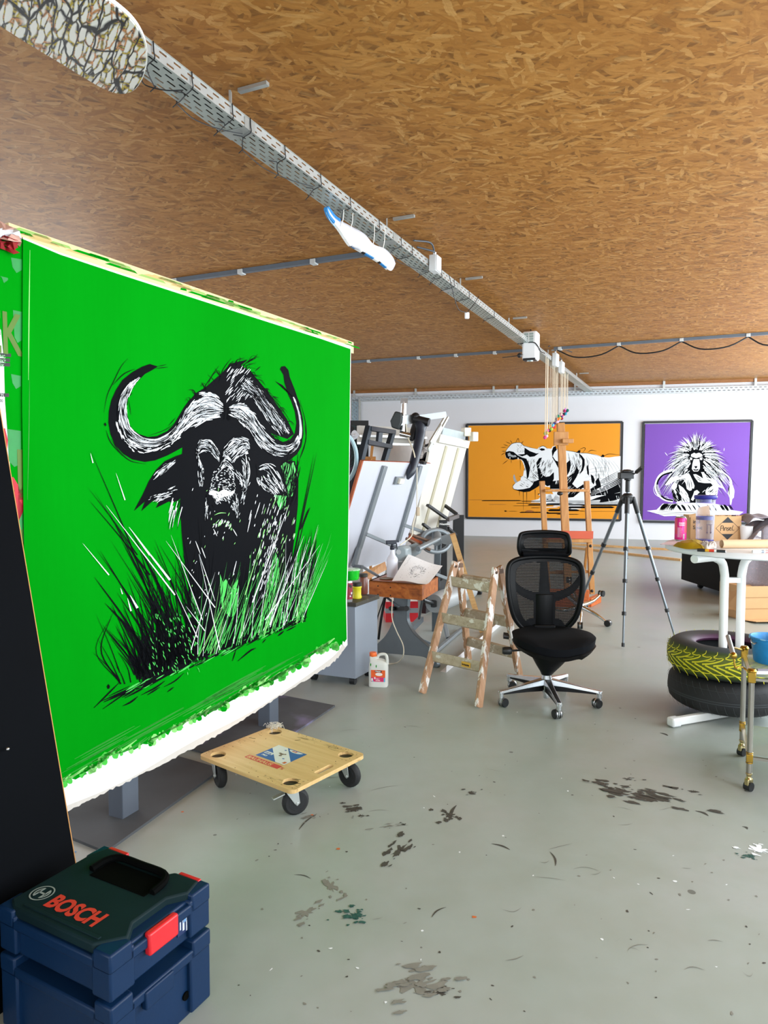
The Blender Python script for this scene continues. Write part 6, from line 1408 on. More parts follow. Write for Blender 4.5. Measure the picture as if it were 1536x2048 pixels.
# ---------------------------------------------------------------- office chair
ch = thing('office_chair', 'black mesh back office chair with headrest on a chrome five star base', 'chair', (1.105, 4.69, 0), radians(-3))
FAB = mat('black_seat_fabric', '090b10', .85, 0, .2, 40, .05, spec=.15)
FRM = mat('black_chair_frame', '08090c', .45, 0, .15, 10, spec=.2)
def meshcloth():
    t = NT('black_mesh_cloth'); sp = t.n('ShaderNodeSeparateXYZ'); t.l(t.obj(), sp.inputs[0])
    a = t.math('LESS_THAN', t.math('FRACT', t.math('MULTIPLY', sp.outputs[2], 118)), .8)
    b = t.math('LESS_THAN', t.math('FRACT', t.math('MULTIPLY', sp.outputs[0], 160)), .35)
    k = t.math('MAXIMUM', a, b)
    t.base(t.mix(t.noise(t.obj(), 30, 2), lin('06080b'), lin('14161b'))); t.b.inputs['Roughness'].default_value = .7; t.b.inputs['Specular IOR Level'].default_value = .2
    tr = t.n('ShaderNodeBsdfTransparent'); mx = t.n('ShaderNodeMixShader'); t.l(k, mx.inputs[0]); t.l(tr.outputs[0], mx.inputs[1]); t.l(t.b.outputs[0], mx.inputs[2]); t.l(mx.outputs[0], t.out.inputs[0])
    return t.m
MESH = meshcloth()
# five star base
for i, a in enumerate((-87, -15, 57, 129, 201)):
    a = radians(a); u = Vector((cos(a), sin(a), 0)); s = Vector((-u.y, u.x, 0))
    RR = .345
    def sec(r, z0, z1, hw): p = u * r; return [p - s * hw + ZV * z0, p + s * hw + ZV * z0, p + s * hw * .8 + ZV * z1, p - s * hw * .8 + ZV * z1]
    m = MB(); rows = [sec(.03, .125, .165, .03), sec(.12, .118, .15, .024), sec(.22, .108, .132, .02), sec(.31, .098, .118, .018), sec(RR + .012, .09, .112, .017)]
    m.grid(rows, True); m.poly(rows[-1]); m.cyl(u * RR + ZV * .06, u * RR + ZV * .108, .017, 14)
    arm = m.build('base_arm', mat('brushed_aluminium', 'c6c9cc', .22, 1.0, .05, 30), ch, bevel=.003)
    m = MB(); rows = [sec(.04, .085, .126, .022), sec(.14, .088, .119, .018), sec(.24, .088, .108, .015), sec(.325, .086, .097, .012)]
    m.grid(rows, True); m.poly(rows[-1]); m.poly(rows[0][::-1]); m.build('arm_underside', FRM, arm)
    c = u * RR; wa = a + (1.9, 2.4, .4, 2.6, 1.8)[i]; wd = Vector((cos(wa), sin(wa), 0)); Rw = Matrix((ZV.cross(wd), ZV * -1, wd)).transposed()
    off = Vector((-wd.y, wd.x, 0)) * .022
    cw = None
    m = MB()
    for q in (-1, 1): m.lathe([(0, -.011), (.026, -.011), (.03, -.006), (.03, .006), (.026, .011), (0, .011)], c + off + wd * (.015 * q) + ZV * .03, 22, Rw, caps=False)
    cw = m.build('castor', BLACKP, ch)
    m = MB()
    for q in (-1, 1): m.lathe([(.0305, -.003), (.0312, 0), (.0305, .003)], c + off + wd * (.015 * q) + ZV * .03, 22, Rw, caps=False)
    m.cyl(c + ZV * .03, c + ZV * .062, .01, 10); m.lathe([(.0, -.004), (.03, -.004), (.033, 0), (.03, .004), (0, .004)], c + off + ZV * .033, 20, Rw, caps=False); m.build('castor_hood', STEEL, cw)
m = MB(); m.lathe([(0, .075), (.034, .075), (.036, .09), (.036, .165), (.03, .185), (.03, .2)], (0, 0, 0), 20); m.build('hub', mat('brushed_aluminium', 'c6c9cc', .22, 1.0, .05, 30), ch)
m = MB(); m.lathe([(.0, .028), (.018, .028), (.02, .034), (.02, .06), (.026, .062), (.026, .1)], (0, 0, 0), 18); m.build('gas_spring', CHROME, ch)
m = MB(); rows = []
for z, hx, hy, y0 in ((.19, .035, .035, 0), (.215, .05, .05, -.005), (.26, .085, .075, -.01), (.31, .12, .11, -.01), (.35, .155, .13, 0), (.385, .165, .14, 0)):
    rows.append([Vector((hx * cos(a) + .025 * min(1, max(0, (z - .19) / .15)), y0 + hy * sin(a), z)) for a in [2 * pi * k / 24 for k in range(24)]])
m.grid(rows, True); m.poly(rows[0][::-1]); m.poly(rows[-1]); m.build('tilt_mechanism', FRM, ch)
# seat: saddle shaped cushion
def seat_rows(zoff, shrink):
    rows = []
    for i in range(15):
        v = i / 14; y = -.245 + v * .47; hw = .27 * (1 - .55 * abs(2 * v - .92) ** 3.2) * shrink; r = []
        for k in range(17):
            u = -1 + k / 8; x = u * hw; z = .462 + .028 * abs(u) ** 2.2 - .035 * max(0, (.25 - v) / .25) ** 2 - .02 * abs(u) ** 8 + zoff + (.012 * (1 - u * u) * sin(pi * v))
            bow = -.03 * (1 - u * u) * max(0, 1 - v * 4) 
            r.append(Vector((x + .036, y * shrink + bow, z)))
        rows.append(r)
    return rows
a_, b_ = seat_rows(0, 1), seat_rows(-.05, .97)
m = MB(); m.grid(a_); m.grid([r[::-1] for r in b_])
n = 17
edge = lambda rs: rs[0] + [r[-1] for r in rs[1:]] + rs[-1][::-1][1:] + [r[0] for r in rs[::-1][1:-1]]
m.grid([edge(b_), edge(a_)], True); m.build('seat', FAB, ch, ang=80)
c_, d_ = seat_rows(-.052, 1.0), seat_rows(-.082, .93); m = MB(); m.grid([edge(d_), edge(c_)], True); m.grid(c_); m.grid([r[::-1] for r in d_]); m.build('seat_shell', FRM, ch)
m = MB(); m.cyl((-.1, -.06, .375), (-.26, -.1, .375), .007, 8); m.lathe([(0, -.0), (.02, .0), (.026, .01), (.026, .05), (.02, .062), (0, .062)], (-.25, -.1, .375), 16, Matrix.Rotation(-pi / 2, 3, 'Y'), caps=False); m.build('tilt_lever', BLACKP, ch)
m = MB(); m.tube(fit([(.22, -.05, .40), (.2, -.12, .36), (.13, -.12, .335), (.1, -.08, .35)], 12), .003, 5); m.tube(fit([(-.16, -.1, .4), (-.14, -.14, .385), (-.1, -.1, .385)], 8), .003, 5); m.build('bowden_cable', BLACKP, ch)
for s_ in (-1,): 
    m = MB(); m.cyl((-.255, .02, .44), (-.29, .02, .445), .018, 12); m.cyl((-.255, .07, .44), (-.285, .07, .445), .016, 12); m.build('side_knob', BLACKP, ch)
# back
HWT = [(.44, .12), (.47, .165), (.52, .205), (.58, .23), (.66, .248), (.75, .26), (.84, .262), (.9, .252), (.935, .215), (.955, .13), (.96, .0)]
def hwz(z):
    for (z0, h0), (z1, h1) in zip(HWT, HWT[1:]):
        if z0 <= z <= z1: return h0 + (h1 - h0) * (z - z0) / (z1 - z0)
    return 0
def bk(x, z): return Vector((x + .02, .235 + .09 * (z - .44) - .05 * sin((z - .44) / .52 * pi) * .6 - .55 * x * x, z))
ol = [bk(-h, z) for z, h in HWT] + [bk(h, z) for z, h in HWT[::-1][1:]]
ol = fit([tuple(p) for p in ol + [ol[0]]], 90)[:-1]
m = MB(); m.tube(ol, .017, 10, closed=True)
inn = [bk(p.x * .84, .70 + (p.z - .70) * .87) for p in ol]
m.grid([ol, inn], True); m.build('back_frame', FRM, ch, ang=60)
rows = [[bk(hwz(z) * .98 * (-1 + k / 8), z) for k in range(17)] for z in [.445 + .51 * i / 24 for i in range(25)]]
m = MB(); m.grid(rows); m.build('back_mesh', MESH, ch)
def strip(pts, w0, w1, off=.008):
    P = fit([(x, 0, z) for x, z in pts], 20); A, B = [], []
    for i, p in enumerate(P):
        d = P[min(i + 1, 19)] - P[max(i - 1, 0)]; q = Vector((-d.z, 0, d.x)).normalized() * (w0 + (w1 - w0) * i / 19) * .5
        A.append(bk(p.x + q.x, p.z + q.z) + Vector((0, off, 0))); B.append(bk(p.x - q.x, p.z - q.z) + Vector((0, off, 0)))
    return [A, B]
m = MB(); m.grid(strip([(0, .44), (0, .6), (0, .7)], .15, .15)); m.grid(strip([(0, .68), (0, .8), (0, .95)], .085, .045))
for s_ in (-1, 1): m.grid(strip([(0, .67), (s_ * .1, .69), (s_ * .19, .74), (s_ * .25, .82)], .075, .035)); m.grid(strip([(0, .45), (s_ * .09, .5), (s_ * .13, .47), (s_ * .16, .455)], .06, .03))
m.build('back_spine', FRM, ch, solid=.014)
m = MB(); m.box((.02, .22, .425), (.15, .04, .12)); m.build('back_bracket', FRM, ch, bevel=.006)
# headrest
def hr(x, z): return Vector((x + .02, .30 - .5 * x * x - .02 * sin((z - .98) / .15 * pi), z))
HO = [(-.165, .975), (-.18, 1.03), (-.172, 1.1), (-.14, 1.128), (0, 1.138), (.14, 1.128), (.172, 1.1), (.18, 1.03), (.165, .975), (0, .97)]
ho = fit([(x, 0, z) for x, z in HO + [HO[0]]], 60)[:-1]
m = MB(); m.tube([hr(p.x, p.z) for p in ho], .014, 10, closed=True); m.grid([[hr(p.x, p.z) for p in ho], [hr(p.x * .8, 1.062 + (p.z - 1.06) * .48) for p in ho]], True); m.build('headrest_frame', FRM, ch, ang=60)
m = MB(); m.poly([hr(p.x * .9, 1.06 + (p.z - 1.06) * .85) for p in ho]); m.build('headrest_mesh', MESH, ch, smooth=False)
m = MB(); rows = [[Vector((x + .02, .285 - .5 * x * x - .035 * sin(k * pi / 6) , .965 + .035 * (1 - cos(k * pi / 6)) * .5)) for x in [-.15 + .3 * j / 10 for j in range(11)]] for k in range(7)]; m.grid(rows); m.box((0, .3, .96), (.06, .03, .08)); m.build('headrest_pad', FAB, ch)

# ---------------------------------------------------------------- camera tripod
tc = Vector((2.27, 6.57, 0)); tri = thing('tripod', 'tall grey and black photo tripod standing empty behind the office chair', 'tripod', tc)
tf = [K(1246, 1297), K(1353, 1287), Vector((1.9, 7.05, 0))]
hub = V(1255, 997, 6.57)
TG = mat('tripod_grey_tube', '6f767c', .35, .7, .06, 12)
for i, f in enumerate(tf):
    a = hub + (Vector((f.x, f.y, 0)) - Vector((hub.x, hub.y, 0))).normalized() * .06; a.z = hub.z - .02
    m = MB(); P = lambda t: a.lerp(f + ZV * .015, t)
    for t0, t1, r in ((.06, .34, .017), (.34, .56, .0145), (.56, .78, .012), (.78, .985, .0095)): m.cyl(P(t0), P(t1), r, 12)
    lg = m.build('leg', TG, tri, world=True)
    for t in (.34, .56, .78): MB().cyl(P(t - .012), P(t + .012), .026 - .008 * t, 12).build('leg_clamp', BLACKP, lg, world=True)
    m = MB(); m.cyl(P(-.02), P(.09), .022, 10); m.cyl(P(.975), P(1.0), .014, 10); m.build('leg_socket', BLACKP, lg, world=True)
m = MB(); m.lathe([(.0, -.05), (.04, -.05), (.05, -.02), (.05, .03), (.03, .05)], hub, 16); m.box(hub, (.13, .05, .035)); m.box(hub, (.05, .13, .035)); m.build('shoulder', BLACKP, tri, world=True, bevel=.004)
m = MB(); m.cyl(hub - ZV * .55, hub + ZV * .2, .014, 14); m.cyl(hub - ZV * .57, hub - ZV * .54, .018, 12); m.build('centre_column', TG, tri, world=True)
m = MB(); m.cyl(hub + ZV * .06, hub + ZV * .17, .022, 12); m.cyl(hub + ZV * .17, hub + ZV * .2, .032, 14); h = hub + ZV * .235
m.box(h + Vector((-.02, 0, -.02)), (.13, .08, .06)); m.box(h + Vector((-.01, 0, .02)), (.1, .09, .016)); m.lathe([(0, .028), (.03, .026), (.045, .016), (.05, .0)], h + Vector((-.01, 0, .01)), 16); m.build('pan_head', BLACKP, tri, world=True, bevel=.006)
m = MB(); a = h + Vector((.05, 0, -.01)); b = V(1272, 945, 6.45); c = V(1285, 934, 6.3); m.cyl(a, b, .006, 8); m.tube([b, b.lerp(c, .1), c], [.012, .018, .017], 12); m.build('pan_handle', BLACKP, tri, world=True)

# ---------------------------------------------------------------- studio easel and star base
es = thing('studio_easel', 'tall beech studio easel with empty crossbar behind the office chair', 'easel', K(1140, 1205))
EY = 8.3
def eb(name, a, b, w_, d_, parent=es, up=Vector((0, 1, 0)), bev=.006, mt=None):
    m = MB(); m.bar(a, b, w_, d_, up=up); return m.build(name, mt or BEECH, parent, world=True, bevel=bev)
eb('mast', V(1121, 846, EY + .05), V(1137, 1200, EY - .1), .09, .05)
for x0, x1, yb in ((1084, 1096, 1192), (1173, 1184, 1188)): eb('side_post', V(x0, 962, EY), V(x1, yb, EY - .05), .06, .05)
eb('crossbar', V(1088, 981, EY - .04), V(1176, 981, EY - .04), .085, .03, up=ZV)
m = MB(); p = V(1120, 987, EY - .1); m.sphere(p, .03, 8, (1.2, 1, .8)); m.build('crossbar_knob', BLACKP, es, world=True)
m = MB(); p = V(1122, 877, EY); m.box(p, (.17, .03, .16)); m.box(V(1135, 882, EY - .06), (.13, .06, .05)); m.build('top_clamp', BEECH, es, world=True, bevel=.004)
eb('ledge', V(1090, 1081, EY - .06), V(1182, 1081, EY - .06), .11, .04, up=ZV)
m = MB(); m.bar(V(1096, 1069, EY - .1), V(1186, 1070, EY - .1), .09, .02, up=Vector((0, 1, 0))); m.build('ledge_shelf', mat('reddish_orange_ledge', 'c8502c', .5), es, world=True)
eb('lower_rail', V(1098, 1145, EY), V(1181, 1143, EY), .06, .03, up=ZV)
eb('brace', V(1174, 1095, EY + .2), V(1168, 1150, EY + .35), .03, .03)
for x, y in ((1181, 1092), (1184, 1182)): m = MB(); m.sphere(V(x, y, EY - .1), .018, 6); m.build('wing_nut', BLACKP, es, world=True)
m = MB(); a, b = V(1090, 1203, 8.2), V(1178, 1199, 8.1); a.z = b.z = .05; m.bar(a, b, .06, .3); c = V(1198, 1186, 8.4); c.z = .05; m.bar(b, c, .06, .1); m.build('base_board', wood('orange_base_wood', 'b0521f', 'cf6a30', 'd8824a', 0), es, world=True, bevel=.005)
for i, (x, y, d_) in enumerate(((1092, 1204, 8.1), (1172, 1208, 8.0), (1196, 1192, 8.5), (1120, 1196, 8.6))):
    p = V(x, y, d_); m = MB(); m.cyl(Vector((p.x - .02, p.y, .02)), Vector((p.x + .02, p.y, .02)), .02, 10); m.build('castor', BLACKP, es, world=True)
sb_ = thing('swivel_base', 'chrome five arm swivel base with black castors tipped over behind the office chair', 'swivel base', K(1160, 1262))
cc = V(1160, 1212, 7.25)
for (x, y, Y) in ((1216, 1247, 7.05), (1160, 1252, 6.95), (1203, 1187, 7.55), (1138, 1160, 7.75), (1104, 1218, 7.25)):
    e = V(x, y, Y); e.z = max(e.z, .034); mid = cc.lerp(e, .55) + Vector((0, -.02, .015 if y > 1230 else -.02))
    m = MB(); ps = fit([cc, mid, e], 12); m.tube(ps, [.024 - .0011 * k for k in range(12)], 10); arm = m.build('arm', CHROME, sb_, world=True)
    d_ = (e - cc).normalized(); s_ = d_.cross(ZV).normalized(); m = MB()
    for q in (-1, 1): m.cyl(e + s_ * (.016 * q - .01), e + s_ * (.016 * q + .01), .033, 16)
    ca = m.build('castor', BLACKP, sb_, world=True); m = MB(); m.cyl(e - s_ * .006, e + s_ * .006, .034, 16); m.build('castor_rim', STEEL, ca, world=True)
m = MB(); m.sphere(cc, .045, 10); m.cyl(cc, cc + Vector((-.12, .2, .12)), .028, 12); m.build('hub', CHROME, sb_, world=True)
# pine strips lying far back on the floor
for a, b, lab in (((1140, 1090), (1345, 1101), 'farther of two long pine strips lying on the floor by the back wall'), ((1144, 1097), (1363, 1122), 'nearer of two long pine strips lying on the floor by the back wall')):
    m = MB(); p, q = K(*a), K(*b); m.bar(p + ZV * .02, q + ZV * .02, .06, .04); tag(m.build('pine_strip', PINE, smooth=False), lab, 'strip', 'pine strips on the floor')

# ---------------------------------------------------------------- round white table and everything on it
TX, TY, TZT = 2.37, 4.41, 1.10
tb = thing('round_table', 'white round table on twin tubular legs standing inside the stacked tyres', 'table', (TX, TY, 0))
WT_ = mat('white_table_laminate', 'f2f4f8', .35, 0, .03, 3, spots=('dfe3ea', .32, 5))
m = MB(); m.lathe([(0, TZT - .04), (.54, TZT - .04), (.55, TZT - .034), (.55, TZT - .004), (.546, TZT), (0, TZT)], (TX, TY, 0), 72, caps=False); m.build('tabletop', WT_, tb, world=True, ang=50)
L1, L2 = Vector((2.155, 4.4, 0)), Vector((2.262, 4.4, 0))
u1 = (V(1382, 1112, 4.2) - L1); u1.z = 0; u1.normalize()
for i, (Lp, sg) in enumerate(((L1, 1), (L2, -1))):
    q = u1 * (.05 if sg > 0 else -.05); e = u1 * (.3 * sg)
    foot = Lp + u1 * (.45 * sg)
    pts = [Lp + e * 1.1 + ZV * (TZT - .065), Lp + e * .5 + ZV * (TZT - .066), Lp + q * 2 + ZV * (TZT - .075), Lp + q * .6 + ZV * (TZT - .11), Lp + ZV * (TZT - .19), Lp + ZV * .9, Lp + ZV * .5, Lp + ZV * .04]
    m = MB(); m.tube(fit(pts[:5], 14) + pts[5:], .0255, 14); m.build('leg', WHITEL, tb, world=True)
fe = K(1352, 1452, .0); fe.z = .03; fb = (L1 + L2) / 2 + ZV * .03; dirf = (fe - fb).normalized()
for sg in (1, -1):
    p0, p1 = fb, fb + dirf * ((fe - fb).length * (1 if sg > 0 else -1))
    m = MB(); m.bar(p0, p1, .034, .05); ft = m.build('foot', WHITEL, tb, world=True, bevel=.006)
    m = MB(); m.bar(p1 - dirf * .02 * sg, p1 + dirf * .05 * sg, .06, .056); m.build('foot_cap', WHITEP, ft, world=True, bevel=.012)
m = MB(); m.bar(L1 + ZV * .88, L2 + ZV * .88, .04, .03); m.bar(L1 + ZV * (TZT - .05) - u1 * -.05, L1 + u1 * .3 + ZV * (TZT - .05), .03, .03); m.build('cross_rail', WHITEL, tb, world=True)
T_ = lambda px, Y: Vector(((px - 768) / F * Y * 1.0 * cos(TP) + 0, Y, TZT)) if False else Vector((V(px, 1090, Y).x, Y, TZT + .0005))
# drink can
cn = thing('drink_can', 'tall pink and magenta drink can at the left edge of the round white table', 'can', T_(1360.5, 4.66))
CAN = [(.024, 0), (.028, .002), (.037, .014), (.0375, .02), (.0375, .148), (.034, .158), (.029, .165), (.03, .168), (.028, .168), (.027, .163), (0, .163)]
m = MB(); m.lathe(CAN[:3], (0, 0, 0), 28); m.lathe(CAN[5:], (0, 0, 0), 28, caps=False); m.build('metal_ends', mat('can_aluminium', 'c8ccd2', .3, .9), cn)
m = MB(); m.mi(0).lathe(CAN[2:6], (0, 0, 0), 28, caps=False); fa0 = -pi / 2 - .33
def lab(a0, a1, z0, z1, mi, r=.0378): m.mi(mi).lathe([(r, z0), (r, z1)], (0, 0, 0), 5, caps=False, a0=fa0 + a0, a1=fa0 + a1)
lab(-.35, .75, .108, .128, 1); lab(.35, .62, .02, .052, 1); lab(-.6, -.2, .03, .095, 2); lab(.6, 1.1, .06, .14, 3); lab(-1.1, -.7, .05, .15, 3)
for k in range(8): lab(.37 + .03 * k, .38 + .03 * k, .02, .05, 4, .038)
for k in range(5): lab(-.3 + .2 * k, -.2 + .2 * k, .112, .124, 0, .038)
for k in range(9): lab(-.15, R.uniform(.1, .25), .03 + .007 * k, .033 + .007 * k, 2)
m.build('printed_wrap', [mat('can_magenta', 'd3167e', .3, .2, .12, 30), mat('can_white', 'e6dde4', .4), mat('can_pale_pink', 'd98ab0', .4), mat('can_red_orange', 'd9384a', .3), BLACKP], cn)
# clear plastic container with blue lid
cl = thing('clear_container', 'tall clear plastic container with blue lid on the round white table', 'container', T_(1409, 4.62))
def clear_plastic():
    t = NT('clear_plastic'); t.base(t.mix(t.noise(t.obj(), 8, 2), lin('dfe4f2'), lin('eef1fa'))); t.b.inputs['Roughness'].default_value = .08; t.b.inputs['Specular IOR Level'].default_value = .8
    tr = t.n('ShaderNodeBsdfTransparent'); tr.inputs[0].default_value = (.93, .94, .98, 1); lw = t.n('ShaderNodeLayerWeight'); lw.inputs[0].default_value = .35
    mx = t.n('ShaderNodeMixShader'); t.l(t.math('MULTIPLY_ADD', lw.outputs['Facing'], .55, .1), mx.inputs[0]); t.l(tr.outputs[0], mx.inputs[1]); t.l(t.b.outputs[0], mx.inputs[2]); t.l(mx.outputs[0], t.out.inputs[0]); return t.m
CLR = clear_plastic(); NB = mat('navy_blue_lid', '1f1f86', .35, 0, .08)
m = MB(); m.lathe([(.052, .008), (.054, .02), (.06, .278), (.063, .282)], (0, 0, 0), 32, caps=False); m.build('body', CLR, cl)
m = MB(); m.lathe([(0, .001), (.05, .001), (.054, .008), (.054, .018), (0, .018)], (0, 0, 0), 28, caps=False); m.build('base', NB, cl)
m = MB(); m.lathe([(.02, .262), (.036, .262), (.036, .285), (.066, .285), (.071, .292), (.071, .306), (.066, .31), (0, .31)], (0, 0, 0), 32, caps=False); m.build('lid', NB, cl)
m = MB(); m.lathe([(.0548, .148), (.0553, .17)], (0, 0, 0), 32, caps=False); m.build('plunger_ring', NB, cl)
m = MB(); m.box((0, -.0585, .118), (.036, .001, .003)); 
for x in (-.012, .012): m.box((x, -.0582, .09), (.003, .001, .05)); m.prism([(x - .006, -.0578, .07), (x + .006, -.0578, .07), (x, -.0575, .058)], (0, -.001, 0))
m.build('printed_scale', mat('dark_plum_print', '3c2440', .5), cl, smooth=False)
# cardboard box lettered Pinsel, second open box behind
def cbox(name, label, px0, px1, Y, hgt, dep, rz, lip):
    a, b = T_(px0, Y), T_(px1, Y); w_ = b.x - a.x; t = thing(name, label, 'box', ((a.x + b.x) / 2, Y, TZT), rz)
    m = MB(); th = .004
    for c, d in (((0, 0, hgt / 2), (w_, th, hgt)), ((0, dep, hgt / 2), (w_, th, hgt)), ((-w_ / 2, dep / 2, hgt / 2), (th, dep, hgt)), ((w_ / 2, dep / 2, hgt / 2), (th, dep, hgt)), ((0, dep / 2, .002), (w_, dep, th))): m.box(c, d)
    m.build('body', KRAFT, t, smooth=False); m = MB()
    for k in range(lip): x = -w_ / 2 + w_ * R.random(); m.box((x, 0, hgt + .002), (.02, .006, R.uniform(.002, .008)))
    m.build('torn_lip', mat('torn_kraft', 'b98f60', .85), t, smooth=False); return t, w_
pb, pw = cbox('brush_box', 'cardboard box hand lettered Pinsel in a black diamond on the round table', 1427, 1481, 4.72, .167, .12, 0, 14)
yy = -.0028; cx, czz, hw, hh2 = .0, .083, .079, .076
m = MB(); Dm = lambda x, z, o=0: Vector((cx + x, yy - o, czz + z))
m.poly([Dm(0, hh2), Dm(-hw * .5, hh2 * .5), Dm(hw * .5, hh2 * .5)]); m.poly([Dm(0, -hh2), Dm(hw * .5, -hh2 * .5), Dm(-hw * .5, -hh2 * .5)])
for a, b in (((0, hh2), (hw, 0)), ((hw, 0), (0, -hh2)), ((0, -hh2), (-hw, 0)), ((-hw, 0), (0, hh2))): m.bar(Dm(*a), Dm(*b), .002, .0006, up=Vector((0, 1, 0)))
m.build('black_diamond', mat('black_print', '23262a', .6), pb, smooth=False)
m = MB()
def pen(pts): m.tube(fit([tuple(Dm(x * .001, z * .001, .0006)) for x, z in pts], max(8, len(pts) * 4)), .0016, 5)
pen([(-47, -18), (-46, 0), (-44, 18)]); pen([(-46, 18), (-32, 18), (-30, 4), (-46, 0)]); pen([(-27, 6), (-28, -16)]); pen([(-26, 13), (-25.5, 14)]); pen([(-19, 6), (-20, -15)]); pen([(-20, 0), (-12, 7), (-6, 2), (-7, -14)]); pen([(8, 6), (0, 4), (2, -3), (8, -8), (2, -16), (-3, -14)]); pen([(12, -5), (22, -1), (20, 7), (13, 3), (12, -8), (18, -14), (25, -10)]); pen([(38, 20), (32, 8), (31, -10), (38, -13), (44, -11)])
m.build('handwritten_word', mat('black_print', '23262a', .6), pb)
t2, w2 = cbox('brush_box', 'open cardboard box with worn flap behind the clear container on the round table', 1381, 1424, 4.82, .165, .14, radians(-4), 10)
m = MB(); m.prism([(w2 / 2 - .12, .0, .165), (w2 / 2 - .02, 0, .165), (w2 / 2 - .03, -.01, .235), (w2 / 2 - .1, -.01, .22)], (0, .004, 0)); m.prism([(-w2 / 2 - .01, 0, .15), (-w2 / 2 + .06, 0, .166), (-w2 / 2 + .05, -.01, .182), (-w2 / 2 - .02, -.01, .17)], (0, .004, 0)); m.build('flap', KRAFT, t2, smooth=False)
m = MB(); m.text('inal', (-.06, -.003, .11), (1, 0, 0), (0, 0, 1), .035, .0006); m.text('Spac', (-.06, -.003, .07), (1, 0, 0), (0, 0, 1), .035, .0006); m.build('handwritten_word', mat('black_print', '23262a', .6), t2, smooth=False)
# cup, felt, tube, bag, markers, sheets
m = MB(); m.lathe([(0, .002), (.033, .002), (.04, .095), (.042, .098), (.04, .1), (.037, .096), (.031, .006), (0, .006)], (0, 0, 0), 28, caps=False); o = m.build('paper_cup', mat('white_paper_cup', 'f0f1f2', .6, 0, .03)); o.location = T_(1492, 4.69); tag(o, 'white paper cup right of the lettered cardboard box', 'cup')
FELT = mat('speckled_grey_felt', '8e8890', .95, 0, .25, 60, .3, spots=('c09a98', .36, 45))
fl = thing('felt_blanket', 'heap of speckled grey felt blanket at the right end of the round table', 'blanket', T_(1534, 4.64))
rows = []
for i in range(15):
    v = i / 14; r = []
    for k in range(15):
        u = k / 14; x = -.13 + u * .45; y = -.05 + v * .3
        z = .03 + .13 * sin(min(1, u * 1.6) * pi * .55) * (1 - .35 * v) + .02 * sin(u * 14 + v * 5) + .012 * sin(v * 17 + u * 3)
        if u < .15: z *= u / .15 * .8 + .2
        r.append(Vector((x, y, max(z, .006))))
    rows.append(r)
m = MB(); m.grid(rows); m.build('fold', FELT, fl, solid=.006, sub=1)
rows = [[Vector((-.125 + .37 * u, .0 + .2 * v, .16 + .02 * sin(v * 3) - .14 * max(0, u - .12) ** 2 - (.05 * (1 - u / .12) ** 2 if u < .12 else 0) + .01 * sin(u * 22))) for u in [k / 12 for k in range(13)]] for v in [i / 8 for i in range(9)]]
m = MB(); m.grid(rows); m.build('upper_fold', FELT, fl, solid=.008, sub=1)
rows = [[Vector((-.07 + .16 * u, -.055 - .015 * sin(u * 5),   .009 + (.13 - .2 * (u - .5) ** 2 - .03 * u) * v)) for u in [k / 10 for k in range(11)]] for v in [i / 5 for i in range(6)]]
m = MB(); m.grid(rows); m.build('hanging_fold', FELT, fl, solid=.006)
a, b = T_(1443, 4.22), T_(1560, 4.24); m = MB(); rr = .0265
for p in (a, b): p.z = TZT + rr + .001
d_ = (b - a).normalized(); s_ = Vector((-d_.y, d_.x, 0))
rg = lambda p, r: [p + s_ * r * cos(k * pi / 12) + ZV * r * sin(k * pi / 12) for k in range(24)]
m.grid([rg(a + d_ * .4, rr * .86), rg(a, rr * .86), rg(a, rr), rg(b, rr)], True); tag(m.build('cardboard_tube', mat('pale_kraft_tube', 'd8b994', .75, 0, .05, 10)), 'cardboard tube lying across the front of the round table', 'tube')
bg = thing('pigment_bag', 'flattened yellow and clear plastic bag at the left front of the round table', 'bag', T_(1385, 4.3))
g0 = [(1346, 4.33), (1362, 4.44), (1390, 4.50), (1412, 4.50), (1430, 4.45), (1432, 4.22), (1410, 4.12), (1380, 4.16), (1358, 4.24)]
def pad(pts, h): 
    P = fit([tuple(T_(x, y)) for x, y in pts] + [tuple(T_(*pts[0]))], 30)[:-1]; c = sum(P, Vector()) / len(P)
    m = MB(); rows = [[c.lerp(p, k) + ZV * (h * (1 - k ** 3) + .004 * sin(p.x * 60 + k * 9) + .004) for p in P] for k in (.02, .3, .55, .75, .9, 1)]; m.grid(rows, True); m.poly(rows[0]); return m
pad(g0[:4] + [(1404, 4.15)] + g0[6:], .035).build('yellow_part', mat('mustard_yellow_bag', 'a88d12', .4, 0, .3, 12), bg, world=True)
pad([(1398, 4.16), (1402, 4.44), (1418, 4.5), (1418, 4.12)], .028).build('clear_part', mat('silver_clear_film', 'b4b8b4', .25, .3, .3, 25), bg, world=True)
pad([(1416, 4.13), (1416, 4.48), (1431, 4.46), (1432, 4.16)], .024).build('white_part', mat('white_film', 'e8eaec', .4), bg, world=True)
def marker(label, x0, Y0, x1, Y1, cols, r=.0085):
    a, b = T_(x0, Y0), T_(x1, Y1); a.z = b.z = TZT + r + .001; t = thing('marker_pen', label, 'marker', a); u = b - a
    for nm, f0, f1, mt, k in cols: MB().cyl(a + u * f0, a + u * f1, r * k, 14).build(nm, mt, t, world=True)
marker('black marker with yellow and red band at the front edge of the round table', 1395, 4.05, 1452, 3.97, [('cap', 0, .28, BLACKP, 1.08), ('yellow_band', .28, .42, mat('marker_yellow', 'e2a81c', .4), 1), ('red_band', .42, .6, mat('marker_red', 'd33a24', .4), 1), ('white_band', .6, .68, WHITEP, 1), ('barrel', .68, .985, mat('marker_dark', '232c30', .4), 1), ('end_plug', .985, 1.0, WHITEP, .8)])
